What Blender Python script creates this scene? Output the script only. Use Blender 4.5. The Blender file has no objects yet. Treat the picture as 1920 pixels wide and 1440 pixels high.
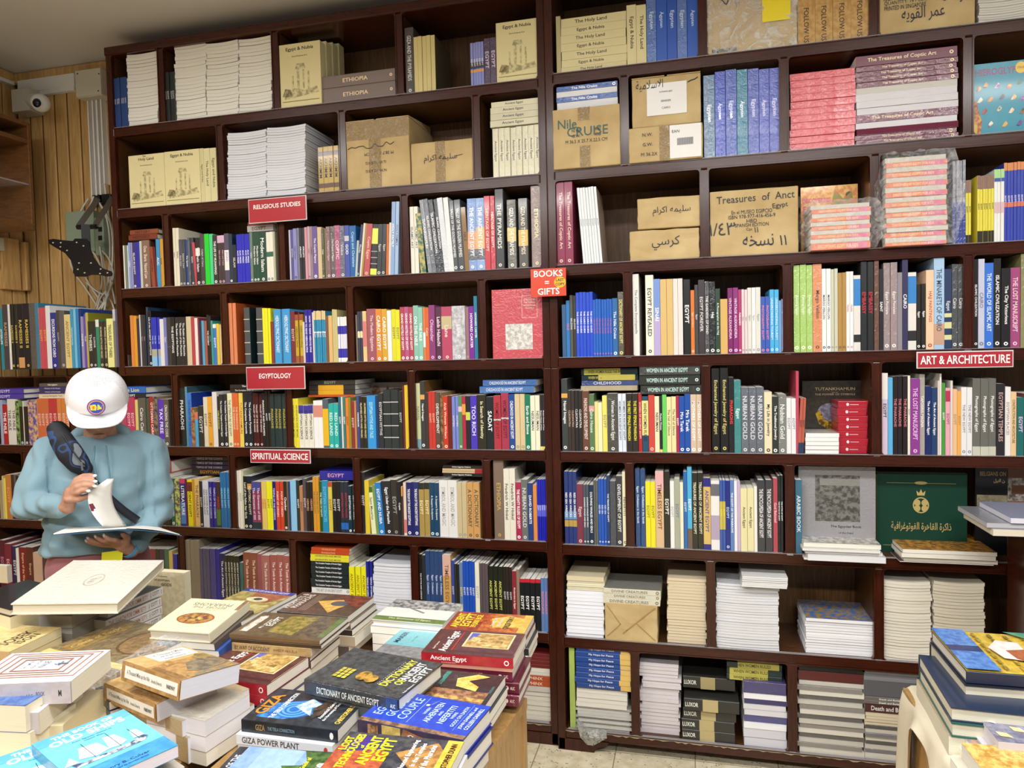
import bpy, bmesh, math, random
import numpy as np
from mathutils import Matrix, Vector
random.seed(7)
SC = bpy.context.scene
COL = SC.collection
R = math.radians
# ------------------------------------------------------------------ camera
YAW, PIT, ROL, FPX, CD, CZ = .2447, .0407, -.0228, 1341.0, 2.7304, 1.5524
def basis():
    cy, sy = math.cos(YAW), math.sin(YAW)
    right = np.array([cy, sy, 0.]); fwd = np.array([-sy, cy, 0.]); up = np.array([0, 0, 1.])
    cp, sp = math.cos(PIT), math.sin(PIT)
    f2 = fwd*cp - up*sp; u2 = up*cp + fwd*sp
    c, s = math.cos(ROL), math.sin(ROL)
    return right*c + u2*s, -right*s + u2*c, f2
CR, CU, CF = basis()
CP = np.array([0, -CD, CZ])
cam = bpy.data.cameras.new('camera'); camo = bpy.data.objects.new('camera', cam); COL.objects.link(camo)
cam.sensor_width = 36; cam.lens = FPX/1920*36; cam.clip_start = .05
camo.matrix_world = Matrix(((CR[0], CU[0], -CF[0], CP[0]), (CR[1], CU[1], -CF[1], CP[1]), (CR[2], CU[2], -CF[2], CP[2]), (0, 0, 0, 1)))
SC.camera = camo
SC.view_settings.view_transform = 'Standard'; SC.view_settings.look = 'None'
SC.view_settings.gamma = 1; SC.view_settings.use_curve_mapping = False
SC.view_settings.exposure = 0.22
W = bpy.data.worlds.new('world'); SC.world = W; W.use_nodes = True
W.node_tree.nodes['Background'].inputs[0].default_value = (1, .97, .93, 1)
W.node_tree.nodes['Background'].inputs[1].default_value = .2
def area(x, y, z, sx, sy, power, rx=0, rz=0, col=(1, .995, .98)):
    l = bpy.data.lights.new('ceiling_lamp_and_fill', 'AREA'); l.shape = 'RECTANGLE'; l.size = sx; l.size_y = sy; l.energy = power; l.color = col
    o = bpy.data.objects.new('ceiling_lamp_and_fill', l); COL.objects.link(o); o.location = (x, y, z); o.rotation_euler = (rx, 0, rz)
    return o
LZ = 2.93
LAMPS = ((-2.1, -1.75, 26), (-.3, -1.85, 26), (1.3, -1.75, 26), (-1.6, -3.7, 62), (.6, -3.7, 62))
for x_, y_, p_ in LAMPS:
    area(x_, y_, LZ, 1.2, .25, p_)
    area(x_, y_, LZ-.12, 1.2, .1, 9.5, math.pi)          # added upward fill, put in to brighten the ceiling
def ray(px, py): return CF + (px-960)/FPX*CR - (py-720)/FPX*CU
def hy(px, py, Y=0.):
    d = ray(px, py); return CP + d*((Y-CP[1])/d[1])
def hz(px, py, Z):
    d = ray(px, py); return CP + d*((Z-CP[2])/d[2])
def hx(px, py, X):
    d = ray(px, py); return CP + d*((X-CP[0])/d[0])
def proj(X):
    v = np.array(X)-CP; z = v@CF
    return 960+FPX*(v@CR)/z, 720-FPX*(v@CU)/z
# ------------------------------------------------------------------ colour and materials
def lin(c): return c/12.92 if c <= .04045 else ((c+.055)/1.055)**2.4
def hexc(s):
    s = s.strip('#')
    if len(s) < 6: s = (s+'000')[:3]; s = ''.join(ch*2 for ch in s)
    return tuple(lin(int(s[i:i+2], 16)/255) for i in (0, 2, 4))
class NT:
    def __init__(s, name):
        s.m = bpy.data.materials.new(name); s.m.use_nodes = True; s.t = s.m.node_tree; s.b = s.t.nodes['Principled BSDF']
    def n(s, ty, **k):
        o = s.t.nodes.new(ty)
        for a, v in k.items():
            if a.startswith('_'): o.inputs[int(a[1:])].default_value = v
            else: setattr(o, a, v)
        return o
    def l(s, a, b): s.t.links.new(a, b)
def principled(name, col=(.8, .8, .8), rough=.5, spec=.5, metal=0, coat=0):
    t = NT(name); b = t.b
    b.inputs['Base Color'].default_value = (*col, 1); b.inputs['Roughness'].default_value = rough
    b.inputs['Specular IOR Level'].default_value = spec; b.inputs['Metallic'].default_value = metal; b.inputs['Coat Weight'].default_value = coat
    return t
def bump(t, height, strength, dist=.001):
    bn = t.n('ShaderNodeBump'); bn.inputs['Strength'].default_value = strength; bn.inputs['Distance'].default_value = dist
    t.l(height, bn.inputs['Height']); t.l(bn.outputs[0], t.b.inputs['Normal'])
def noise(t, scale, detail=3, vec=None, rough=.5):
    n = t.n('ShaderNodeTexNoise'); n.inputs['Scale'].default_value = scale; n.inputs['Detail'].default_value = detail; n.inputs['Roughness'].default_value = rough
    if vec is not None: t.l(vec, n.inputs['Vector'])
    return n
def ramp(t, fac, stops):
    r = t.n('ShaderNodeValToRGB'); e = r.color_ramp.elements
    while len(e) < len(stops): e.new(.5)
    for i, (p, c) in enumerate(stops): e[i].position = p; e[i].color = (*c, 1)
    t.l(fac, r.inputs[0]); return r
def printmat(name, rough, coat, bumpy=0., spec=.5, nscale=55):
    # printed card: two printed inks per face, mixed in a mottled pattern where they differ
    t = NT(name); a1 = t.n('ShaderNodeAttribute', attribute_name='ink'); a2 = t.n('ShaderNodeAttribute', attribute_name='ink_two')
    uv = t.n('ShaderNodeUVMap'); n = noise(t, nscale, 4, uv.outputs[0], .6)
    r = ramp(t, n.outputs[0], [(.42, (0, 0, 0)), (.58, (1, 1, 1))])
    mx = t.n('ShaderNodeMix', data_type='RGBA'); t.l(r.outputs[0], mx.inputs[0]); t.l(a1.outputs['Color'], mx.inputs[6]); t.l(a2.outputs['Color'], mx.inputs[7])
    t.l(mx.outputs[2], t.b.inputs['Base Color']); t.b.inputs['Roughness'].default_value = rough
    t.b.inputs['Coat Weight'].default_value = coat; t.b.inputs['Coat Roughness'].default_value = .08; t.b.inputs['Specular IOR Level'].default_value = spec
    if bumpy:
        w = t.n('ShaderNodeTexNoise'); w.inputs['Scale'].default_value = 60; w.inputs['Detail'].default_value = 4; w.inputs['Distortion'].default_value = 1.5; t.l(uv.outputs[0], w.inputs['Vector'])
        bump(t, w.outputs[0], bumpy, .004)
        bn = t.t.nodes['Bump']; t.l(bn.outputs[0], t.b.inputs['Coat Normal'])
    return t.m
M_GLOSS = printmat('glossy_printed_card', .33, .25)
M_MATTE = printmat('matt_printed_card', .55, 0, spec=.3)
M_WRAP = printmat('printed_card_in_shrink_wrap', .3, .9, .55)
def pagemat():
    t = NT('page_edges'); a = t.n('ShaderNodeAttribute', attribute_name='ink'); uv = t.n('ShaderNodeUVMap')
    mp = t.n('ShaderNodeMapping'); mp.inputs['Scale'].default_value = (900, 12, 1); t.l(uv.outputs[0], mp.inputs[0])
    n = noise(t, 1, 2, mp.outputs[0]); r = ramp(t, n.outputs[0], [(.3, (.88, .88, .88)), (.55, (1, 1, 1))])
    mx = t.n('ShaderNodeMix', data_type='RGBA', blend_type='MULTIPLY'); mx.inputs[0].default_value = .7
    t.l(a.outputs['Color'], mx.inputs[6]); t.l(r.outputs[0], mx.inputs[7]); t.l(mx.outputs[2], t.b.inputs['Base Color'])
    t.b.inputs['Roughness'].default_value = .8; t.b.inputs['Specular IOR Level'].default_value = .2
    return t.m
M_PAGE = pagemat()
BOOKMATS = [M_GLOSS, M_MATTE, M_WRAP, M_PAGE]
def woodmat(name, dark, light, rough, coat, scale=(3, 3, .6), strength=.25, grain=14):
    t = NT(name); tc = t.n('ShaderNodeTexCoord'); mp = t.n('ShaderNodeMapping'); mp.inputs['Scale'].default_value = scale
    t.l(tc.outputs['Object'], mp.inputs[0]); n = noise(t, grain, 6, mp.outputs[0], .65); n.inputs['Distortion'].default_value = .8
    r = ramp(t, n.outputs[0], [(.3, dark), (.7, light)]); t.l(r.outputs[0], t.b.inputs['Base Color'])
    t.b.inputs['Roughness'].default_value = rough; t.b.inputs['Coat Weight'].default_value = coat; t.b.inputs['Coat Roughness'].default_value = .15
    bump(t, n.outputs[0], strength, .0006); return t.m
M_CASE = woodmat('dark_varnished_wood', hexc('2c120a'), hexc('481d10'), .24, .12, (8, 8, .8))
M_CASEBOARD = woodmat('dark_varnished_wood_boards', hexc('2c120a'), hexc('481d10'), .24, .12, (.8, 8, 8))
for m_ in (M_CASE, M_CASEBOARD): m_.node_tree.nodes['Principled BSDF'].inputs['Specular IOR Level'].default_value = .38
M_INNER = woodmat('brown_inner_varnish', hexc('3a2211'), hexc('5c3a1c'), .35, .1, (.8, 8, 8))
M_CASEBACK = woodmat('brown_plywood_back', hexc('4a3018'), hexc('785228'), .5, .1, (9, 2, .5))
M_PINE = woodmat('varnished_pine_boards', hexc('b0884e'), hexc('d8b276'), .33, .35, (14, 14, 1.1), .15, 5)
def plankify(m):
    t = m.node_tree; N = t.nodes; L = t.links; b = N['Principled BSDF']; src = b.inputs['Base Color'].links[0].from_socket
    tc = [n for n in N if n.type == 'TEX_COORD'][0]; sp = N.new('ShaderNodeSeparateXYZ'); L.new(tc.outputs['Object'], sp.inputs[0])
    ad = N.new('ShaderNodeMath'); L.new(sp.outputs[0], ad.inputs[0]); L.new(sp.outputs[1], ad.inputs[1])
    a2 = N.new('ShaderNodeMath'); a2.inputs[1].default_value = 3.36; L.new(ad.outputs[0], a2.inputs[0])
    dv = N.new('ShaderNodeMath'); dv.operation = 'DIVIDE'; dv.inputs[1].default_value = .078; L.new(a2.outputs[0], dv.inputs[0])
    fl = N.new('ShaderNodeMath'); fl.operation = 'FLOOR'; L.new(dv.outputs[0], fl.inputs[0]); wn = N.new('ShaderNodeTexWhiteNoise'); wn.noise_dimensions = '1D'; L.new(fl.outputs[0], wn.inputs['W'])
    mr = N.new('ShaderNodeMapRange'); mr.inputs[3].default_value = .78; mr.inputs[4].default_value = 1.08; L.new(wn.outputs[0], mr.inputs[0])
    vo = N.new('ShaderNodeTexVoronoi'); vo.inputs['Scale'].default_value = 1; mp = N.new('ShaderNodeMapping'); mp.inputs['Scale'].default_value = (5, 5, 2.6); L.new(tc.outputs['Object'], mp.inputs[0]); L.new(mp.outputs[0], vo.inputs['Vector'])
    r = N.new('ShaderNodeValToRGB'); r.color_ramp.elements[0].position = .035; r.color_ramp.elements[0].color = (.35, .2, .1, 1); r.color_ramp.elements[1].position = .075; r.color_ramp.elements[1].color = (1, 1, 1, 1); L.new(vo.outputs['Distance'], r.inputs[0])
    m1 = N.new('ShaderNodeMix'); m1.data_type = 'RGBA'; m1.blend_type = 'MULTIPLY'; m1.inputs[0].default_value = 1; L.new(src, m1.inputs[6]); L.new(mr.outputs[0], m1.inputs[7])
    m2 = N.new('ShaderNodeMix'); m2.data_type = 'RGBA'; m2.blend_type = 'MULTIPLY'; m2.inputs[0].default_value = 1; L.new(m1.outputs[2], m2.inputs[6]); L.new(r.outputs[0], m2.inputs[7]); L.new(m2.outputs[2], b.inputs['Base Color'])
plankify(M_PINE)
M_OAK = woodmat('light_oak_veneer', hexc('9a7442'), hexc('bd965c'), .4, .25, (16, 16, 1.0), .15, 6)
M_WHITEPLASTIC = principled('white_plastic', hexc('e6e6e2'), .4).m
M_GREYBOX = principled('warm_grey_plastic', hexc('c9c6b6'), .5).m
M_BLACK = principled('black_metal', hexc('15161a'), .42, .5).m
M_BRONZE = principled('bronze_grey_metal', hexc('6a6358'), .4, .5, .3).m
M_GREEN = principled('grey_green_panel', hexc('8b9c86'), .6).m
M_LENS = principled('dark_lens', hexc('10162a'), .12, .6).m
def cardmat():
    t = NT('corrugated_cardboard'); tc = t.n('ShaderNodeTexCoord'); n = noise(t, 9, 5, tc.outputs['Object']); r = ramp(t, n.outputs[0], [(.3, hexc('b59b6c')), (.7, hexc('ccb586'))])
    t.l(r.outputs[0], t.b.inputs['Base Color']); t.b.inputs['Roughness'].default_value = .75; t.b.inputs['Specular IOR Level'].default_value = .25
    bump(t, n.outputs[0], .3, .004); return t.m
M_CARD = cardmat()
def filmmat(name, alpha, tint, rough=.12, scale=28, st=1.0):
    t = NT(name); tc = t.n('ShaderNodeTexCoord'); n = t.n('ShaderNodeTexNoise'); n.inputs['Scale'].default_value = scale; n.inputs['Detail'].default_value = 5; n.inputs['Distortion'].default_value = 2.5
    t.l(tc.outputs['Object'], n.inputs['Vector']); t.b.inputs['Base Color'].default_value = (*tint, 1); t.b.inputs['Roughness'].default_value = rough
    r = ramp(t, n.outputs[0], [(.4, (alpha*.5,)*3), (.7, (min(1, alpha*2.0),)*3)]); t.l(r.outputs[0], t.b.inputs['Alpha'])
    t.b.inputs['Specular IOR Level'].default_value = .9
    bump(t, n.outputs[0], st, .012); return t.m
M_FILM = filmmat('clear_crinkled_film', .14, (.95, .97, 1))
M_TAPE = filmmat('brown_packing_tape', .75, hexc('a08862'), .12, 40, .6)
M_STRIP = principled('clear_acrylic_lip', (.75, .75, .78), .15, .8).m; M_STRIP.node_tree.nodes['Principled BSDF'].inputs['Alpha'].default_value = .35
M_LABEL = principled('paper_label', hexc('e9e8e6'), .5).m
M_INK = principled('marker_ink', hexc('2b2f3c'), .6).m
# ------------------------------------------------------------------ mesh helpers
class MB:
    def __init__(s): s.v = []; s.f = []; s.m = []
    def add(s, vs, fs, mi=0):
        o = len(s.v); s.v += [tuple(map(float, p)) for p in vs]; s.f += [tuple(i+o for i in f) for f in fs]; s.m += [mi]*len(fs); return s
    def box(s, x0, x1, y0, y1, z0, z1, mi=0, c=0.):
        if c <= 0:
            vs = [(x, y, z) for x in (x0, x1) for y in (y0, y1) for z in (z0, z1)]
            return s.add(vs, [(0, 1, 3, 2), (4, 6, 7, 5), (0, 4, 5, 1), (2, 3, 7, 6), (0, 2, 6, 4), (1, 5, 7, 3)], mi)
        bm = bmesh.new(); bmesh.ops.create_cube(bm, size=1)
        for v in bm.verts: v.co = Vector(((x0+x1)/2+v.co.x*(x1-x0), (y0+y1)/2+v.co.y*(y1-y0), (z0+z1)/2+v.co.z*(z1-z0)))
        bmesh.ops.bevel(bm, geom=bm.edges[:], offset=c, segments=2, affect='EDGES', profile=.5)
        bm.verts.index_update(); s.add([v.co for v in bm.verts], [[v.index for v in f.verts] for f in bm.faces], mi); bm.free(); return s
    def prism(s, pts, z0, z1, axis='z', mi=0):
        n = len(pts); f3 = {'z': lambda p, z: (p[0], p[1], z), 'y': lambda p, z: (p[0], z, p[1]), 'x': lambda p, z: (z, p[0], p[1])}[axis]
        return s.add([f3(p, z0) for p in pts]+[f3(p, z1) for p in pts], [tuple(range(n))[::-1], tuple(range(n, 2*n))]+[(i, (i+1) % n, n+(i+1) % n, n+i) for i in range(n)], mi)
    def tube(s, pts, r, seg=8, mi=0, cap=True):
        pts = [Vector(p) for p in pts]; rs = r if isinstance(r, (list, tuple)) else [r]*len(pts); o = []; up = Vector((0, 0, 1))
        for i, p in enumerate(pts):
            d = (pts[min(i+1, len(pts)-1)]-pts[max(i-1, 0)]).normalized()
            a = d.cross(up if abs(d.z) < .95 else Vector((1, 0, 0))).normalized(); b = d.cross(a)
            o += [p+(a*math.cos(t)+b*math.sin(t))*rs[i] for t in (2*math.pi*k/seg for k in range(seg))]
        fs = [(i*seg+k, i*seg+(k+1) % seg, (i+1)*seg+(k+1) % seg, (i+1)*seg+k) for i in range(len(pts)-1) for k in range(seg)]
        if cap: fs += [tuple(range(seg))[::-1], tuple(range((len(pts)-1)*seg, len(pts)*seg))]
        return s.add(o, fs, mi)
    def xf(s, M):
        s.v = [tuple(M @ Vector(p)) for p in s.v]; return s
    def build(s, name, mats, parent=None, smooth=False, loc=None):
        me = bpy.data.meshes.new(name); me.from_pydata(s.v, [], s.f)
        for m in (mats if isinstance(mats, (list, tuple)) else [mats]): me.materials.append(m)
        me.polygons.foreach_set('material_index', s.m)
        if smooth: me.polygons.foreach_set('use_smooth', [True]*len(s.f))
        me.update(); o = bpy.data.objects.new(name, me); COL.objects.link(o)
        if parent: o.parent = parent
        if loc is not None: o.location = loc
        return o
def tag(o, label=None, cat=None, group=None, kind=None):
    if label: o['label'] = label
    if cat: o['category'] = cat
    if group: o['group'] = group
    if kind: o['kind'] = kind
    return o
def empty(name, loc, rz=0, label=None, cat=None, group=None):
    o = bpy.data.objects.new(name, None); COL.objects.link(o); o.location = loc; o.rotation_euler = (0, 0, rz); o.empty_display_size = .05
    return tag(o, label, cat, group)
def rebase(o, parent, loc):
    "give a world-space mesh its own origin at loc, under parent (whose origin is loc)"
    o.data.transform(Matrix.Translation(-Vector(loc))); o.parent = parent; return o
# ------------------------------------------------------------------ lettering
_g = {}
def glyphs(s, bold=0.):
    k = (s, bold)
    if k not in _g:
        cu = bpy.data.curves.new('lettering', 'FONT'); cu.body = s; cu.resolution_u = 2; cu.offset = bold; cu.size = 1
        ob = bpy.data.objects.new('lettering', cu); COL.objects.link(ob)
        dg = bpy.context.evaluated_depsgraph_get(); me = bpy.data.meshes.new_from_object(ob.evaluated_get(dg))
        v = np.array([(p.co.x, p.co.y) for p in me.vertices]) if len(me.vertices) else np.zeros((0, 2)); f = [tuple(p.vertices) for p in me.polygons]
        if len(v):
            v -= v.min(0); bb = v.max(0)
        else: bb = np.array([1, 1])
        _g[k] = (v, f, bb); bpy.data.objects.remove(ob); bpy.data.curves.remove(cu); bpy.data.meshes.remove(me)
    return _g[k]
# ------------------------------------------------------------------ books
class Acc:
    def __init__(s): s.v = []; s.f = []; s.m = []; s.c = []; s.c2 = []; s.uv = []
    def face(s, pts, uvs, mi, c, c2=None):
        o = len(s.v); s.v += pts; s.f.append(tuple(range(o, o+len(pts)))); s.m.append(mi); s.c.append(c); s.c2.append(c2 or c); s.uv += uvs
    def merge(s, o, M):
        k = len(s.v); a = np.array(o.v) @ np.array(M.to_3x3()).T + np.array(M.translation)
        s.v += a.tolist(); s.f += [tuple(i+k for i in f) for f in o.f]; s.m += o.m; s.c += o.c; s.c2 += o.c2; s.uv += o.uv
    def build(s, name, parent=None):
        me = bpy.data.meshes.new(name); me.from_pydata(s.v, [], s.f)
        for m in BOOKMATS: me.materials.append(m)
        me.polygons.foreach_set('material_index', s.m)
        n = [len(f) for f in s.f]
        for nm, c in (('ink', s.c), ('ink_two', s.c2)):
            at = me.attributes.new(nm, 'FLOAT_COLOR', 'CORNER'); a = np.ones((sum(n), 4), dtype=np.float32); a[:, :3] = np.repeat(np.array(c), n, axis=0); at.data.foreach_set('color', a.ravel())
        uv = me.uv_layers.new(name='UVMap'); uv.data.foreach_set('uv', np.array(s.uv, dtype=np.float32).ravel())
        me.update(); o = bpy.data.objects.new(name, me); COL.objects.link(o)
        if parent: o.parent = parent
        return o
PAPER = hexc('e9e6dc')
def bookgeo(r):
    "r: dict w h d c fc fc2 pc hc fin sag dec -> (cover Acc, pages Acc); spine plane y=0 faces -y, thickness along +x, head of the spine at +z"
    w, h, d = r['w'], r['h'], r['d']; c = r['c']; hc = r.get('hc'); fin = r.get('fin', 0)
    fc = r.get('fc', c); fc2 = r.get('fc2', fc); bc = r.get('bc', c); pc = r.get('pc', PAPER); sag = r.get('sag', 0)
    t = min(.003 if hc else .0008, w*.22); ch = min(.0022 if hc else .0009, w*.25); z0, z1 = (0, h)
    A = Acc(); P = Acc(); ns = 8 if sag else 1
    def dx(z): q = z/h; return -sag*4*q*(1-q)
    out = [(0, d), (0, ch), (ch, 0), (w-ch, 0), (w, ch), (w, d), (w-t, d), (w-t, t), (t, t), (t, d)]
    sk = r.get('skew', 0)
    cols = [bc, c, c, c, fc, c, c, c, c, c]
    for k in range(ns):
        za, zb = h*k/ns, h*(k+1)/ns
        for i in range(10):
            (xa, ya), (xb, yb) = out[i], out[(i+1) % 10]
            A.face([(xa+dx(za), ya, za), (xb+dx(za), yb, za), (xb+dx(zb), yb, zb), (xa+dx(zb), ya, zb)], [(xa+ya, za), (xb+yb, za), (xb+yb, zb), (xa+ya, zb)], fin, cols[i], fc2 if i == 4 else None)
    A.face([(x, y, 0) for x, y in out][::-1], [(x, y) for x, y in out], fin, c); A.face([(x, y, h) for x, y in out], [(x, y) for x, y in out], fin, c)
    xa, xb = t*.9, w-t*.9; ya, yb = t, d-(.004 if hc else .0003); pa, pb = ((.003, h-.003) if hc else (.0004, h-.0004))
    for k in range(ns):
        za, zb = pa+(pb-pa)*k/ns, pa+(pb-pa)*(k+1)/ns
        P.face([(xa+dx(za), yb, za), (xa+dx(zb), yb, zb), (xb+dx(zb), yb, zb), (xb+dx(za), yb, za)], [(xa, za), (xa, zb), (xb, zb), (xb, za)], 3, pc)
        for X in (xa, xb): P.face([(X+dx(za), ya, za), (X+dx(zb), ya, zb), (X+dx(zb), yb, zb), (X+dx(za), yb, za)], [(X, 0)]*4, 3, pc)
    for Z in (pa, pb): P.face([(xa+dx(Z), ya, Z), (xb+dx(Z), ya, Z), (xb+dx(Z), yb, Z), (xa+dx(Z), yb, Z)], [(xa, ya), (xb, ya), (xb, yb), (xa, yb)], 3, pc)
    # printing
    e = .00025
    def pos(f, x, y, lay):
        if f == 's': return (y*w, -e*lay, h*(1-x))
        return (w+e*lay, x*d, y*h)
    def uvp(f, x, y): return (x*h, y*w+.3) if f == 's' else (x*d+.7, y*h)
    for k, D in enumerate(r.get('dec', ())):
        lay = D[-1] if False else 1+k*.35; ty, f = D[0], D[1]
        fw, fh = (h, w) if f == 's' else (d, h)
        if ty == 'r':
            _, _, x0, y0, x1, y1, cc = D[:7]; c2_ = D[7] if len(D) > 7 else None; q = [(x0, y0), (x1, y0), (x1, y1), (x0, y1)]
            A.face([pos(f, a, b, lay) for a, b in q], [uvp(f, a, b) for a, b in q], fin, cc, c2_)
        elif ty == 'p':
            q = D[2]; A.face([pos(f, a, b, lay) for a, b in q], [uvp(f, a, b) for a, b in q], fin, D[3], D[4] if len(D) > 4 else None)
        elif ty == 'e':
            _, _, cx, cy, rx, ry, cc = D[:7]; c2_ = D[7] if len(D) > 7 else None; nn = 20 if rx*fw > .01 else 8; q = [(cx+rx*math.cos(2*math.pi*i/nn), cy+ry*math.sin(2*math.pi*i/nn)) for i in range(nn)]
            A.face([pos(f, a, b, lay) for a, b in q], [uvp(f, a, b) for a, b in q], fin, cc, c2_)
        elif ty == 't':
            # (t, face, text, cx, cy, max width fraction, letter height fraction, colour, quarter turns, bold)
            _, _, s, cx, cy, mw, mh, cc = D[:8]; rot = D[8] if len(D) > 8 else 0; bold = D[9] if len(D) > 9 else .012
            gv, gf, bb = glyphs(s, bold)
            if not len(gv): continue
            if rot % 2: sw, sh = fh*mw, fw*mh
            else: sw, sh = fw*mw, fh*mh
            sy = min(sh, .0165 if f == 's' else 9)/bb[1]; sx = min(sw/bb[0], sy*1.15); sy = min(sy, sx*1.9)
            vv = (gv-bb/2)*np.array([sx, sy])
            if rot == 1: vv = np.stack([-vv[:, 1], vv[:, 0]], 1)
            elif rot == 2: vv = -vv
            elif rot == 3: vv = np.stack([vv[:, 1], -vv[:, 0]], 1)
            vv = vv/np.array([fw, fh])+np.array([cx, cy])
            o = len(A.v); A.v += [pos(f, a, b, lay) for a, b in vv]
            for q in gf: A.f.append(tuple(i+o for i in q)); A.m.append(fin); A.c.append(cc); A.c2.append(cc); A.uv += [(0, 0)]*len(q)
        elif ty == 'k':   # pen stroke: polyline with width in metres
            _, _, q, wd, cc = D[:5]
            q = [np.array([a*fw, b*fh]) for a, b in q]
            for a, b in zip(q, q[1:]):
                n_ = np.array([-(b-a)[1], (b-a)[0]]); L_ = np.linalg.norm(n_) or 1; n_ = n_/L_*wd/2; qq = [(a-n_), (b-n_), (b+n_), (a+n_)]
                A.face([pos(f, p[0]/fw, p[1]/fh, lay) for p in qq], [(0, 0)]*4, fin, cc)
    return A, P
BOOKS = []
def addbook(**r):
    BOOKS.append(r); return r
def mat_from(o, X, Y, Z):
    return Matrix(((X[0], Y[0], Z[0], o[0]), (X[1], Y[1], Z[1], o[1]), (X[2], Y[2], Z[2], o[2]), (0, 0, 0, 1)))
ONES = 'zeroth first second third fourth fifth sixth seventh eighth ninth tenth eleventh twelfth thirteenth fourteenth fifteenth sixteenth seventeenth eighteenth nineteenth'.split()
def ordw(n):
    if n < 20: return ONES[n]
    t, o = divmod(n, 10); b = {2: 'twenty', 3: 'thirty', 4: 'forty', 5: 'fifty', 6: 'sixty'}[t]
    return b+'-'+ONES[o] if o else b[:-1]+'ieth'
def cname(c):
    import colorsys
    r, g, b = [min(1, x**(1/2.2)) for x in c]; h, s, v = colorsys.rgb_to_hsv(r, g, b); h *= 360
    if v < .22: return 'black'
    if s < .13: return 'white' if v > .85 else 'pale grey' if v > .68 else 'grey' if v > .4 else 'charcoal'
    if v < .34 and s < .35: return 'charcoal'
    if h < 15 or h >= 345: return 'dark red' if v < .5 else ('pink' if s < .45 else 'red')
    if h < 42: return 'brown' if v < .62 else ('cream' if s < .25 else 'tan' if s < .5 else 'orange')
    if h < 70: return 'olive' if v < .65 else ('cream' if s < .35 else 'yellow')
    if h < 165: return 'dark green' if v < .45 else ('pale green' if s < .3 else 'green')
    if h < 195: return 'teal' if v < .75 else 'turquoise'
    if h < 258: return 'navy' if v < .48 else ('slate blue' if s < .35 and v < .75 else 'light blue' if s < .6 and v > .7 else 'blue')
    if h < 300: return 'purple' if s > .3 else 'lilac'
    return 'magenta' if s > .5 else ('plum' if v < .6 else 'mauve')
# ------------------------------------------------------------------ the room
SZ = [.084, .449, .814, 1.175, 1.537, 1.889, 2.246, 2.608]
YF = {'L': 0., 'R': -.0233}
CEIL = 3.05; YB = .30; XL = -3.36
M_GRV_SHADE = principled('pine_groove_painted_shade', hexc('6a4620'), .5).m  # shade between the planks, painted as a darker brown on the groove strips
def stroom():
    t = principled('painted_ceiling', hexc('cfcdc9'), .8); tc = t.n('ShaderNodeTexCoord'); n = noise(t, 1.3, 6, tc.outputs['Object']); bump(t, n.outputs[0], .3, .02)
    tag(MB().box(-3.5, 3.6, -4.6, .45, CEIL, CEIL+.08).build('ceiling', t.m), kind='structure')
    t = NT('terrazzo_tiles'); tc = t.n('ShaderNodeTexCoord')
    v = t.n('ShaderNodeTexVoronoi'); v.inputs['Scale'].default_value = 75; t.l(tc.outputs['Object'], v.inputs['Vector'])
    n = noise(t, 24, 4, tc.outputs['Object']); r0 = ramp(t, n.outputs[0], [(.35, hexc('cfc2a2')), (.65, hexc('e6dcc2'))])
    r = ramp(t, v.outputs['Distance'], [(.2, (0, 0, 0)), (.27, (1, 1, 1))])
    n2 = noise(t, 40, 1, tc.outputs['Object']); r2 = ramp(t, n2.outputs[0], [(.5, (1, 1, 1)), (.56, (0, 0, 0))])
    mm = t.n('ShaderNodeMath', operation='MAXIMUM'); t.l(r.outputs[0], mm.inputs[0]); t.l(r2.outputs[0], mm.inputs[1])
    mx = t.n('ShaderNodeMix', data_type='RGBA'); t.l(mm.outputs[0], mx.inputs[0]); mx.inputs[6].default_value = (*hexc('86734f'), 1); t.l(r0.outputs[0], mx.inputs[7])
    br = t.n('ShaderNodeTexBrick'); br.offset = 0; br.inputs['Scale'].default_value = 1; br.inputs['Brick Width'].default_value = .3; br.inputs['Row Height'].default_value = .3; br.inputs['Mortar Size'].default_value = .002; br.inputs['Mortar Smooth'].default_value = 0
    t.l(tc.outputs['Object'], br.inputs['Vector'])
    m2 = t.n('ShaderNodeMix', data_type='RGBA'); t.l(br.outputs['Fac'], m2.inputs[0]); t.l(mx.outputs[2], m2.inputs[6]); m2.inputs[7].default_value = (*hexc('8f8468'), 1)
    t.l(m2.outputs[2], t.b.inputs['Base Color']); t.b.inputs['Roughness'].default_value = .3
    tag(MB().box(-3.5, 3.6, -4.6, .45, -.08, 0).build('floor', t.m), kind='structure')
    w = MB(); x = XL; k = 0
    while x < 3.5:
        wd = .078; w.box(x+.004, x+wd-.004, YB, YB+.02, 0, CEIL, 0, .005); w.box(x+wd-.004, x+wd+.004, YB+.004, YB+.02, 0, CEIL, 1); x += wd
    w.box(-3.5, 3.6, YB+.02, YB+.1, 0, CEIL)
    tag(w.build('wall_back', [M_PINE, M_GRV_SHADE]), kind='structure')
    w = MB(); y = YB
    while y > -4.5:
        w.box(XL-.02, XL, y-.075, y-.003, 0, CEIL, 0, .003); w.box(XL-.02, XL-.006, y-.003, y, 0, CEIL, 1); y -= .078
    w.box(XL-.1, XL-.02, -4.6, YB+.1, 0, CEIL)
    tag(w.build('wall_left', [M_PINE, M_GRV_SHADE]), kind='structure')
    w = MB().box(XL, 3.5, YB-.03, YB, CEIL-.055, CEIL, 0, .012).box(XL, XL+.03, -4.5, YB-.03, CEIL-.055, CEIL, 0, .012)
    tag(w.build('trim_1', M_PINE), kind='structure')
stroom()
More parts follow.
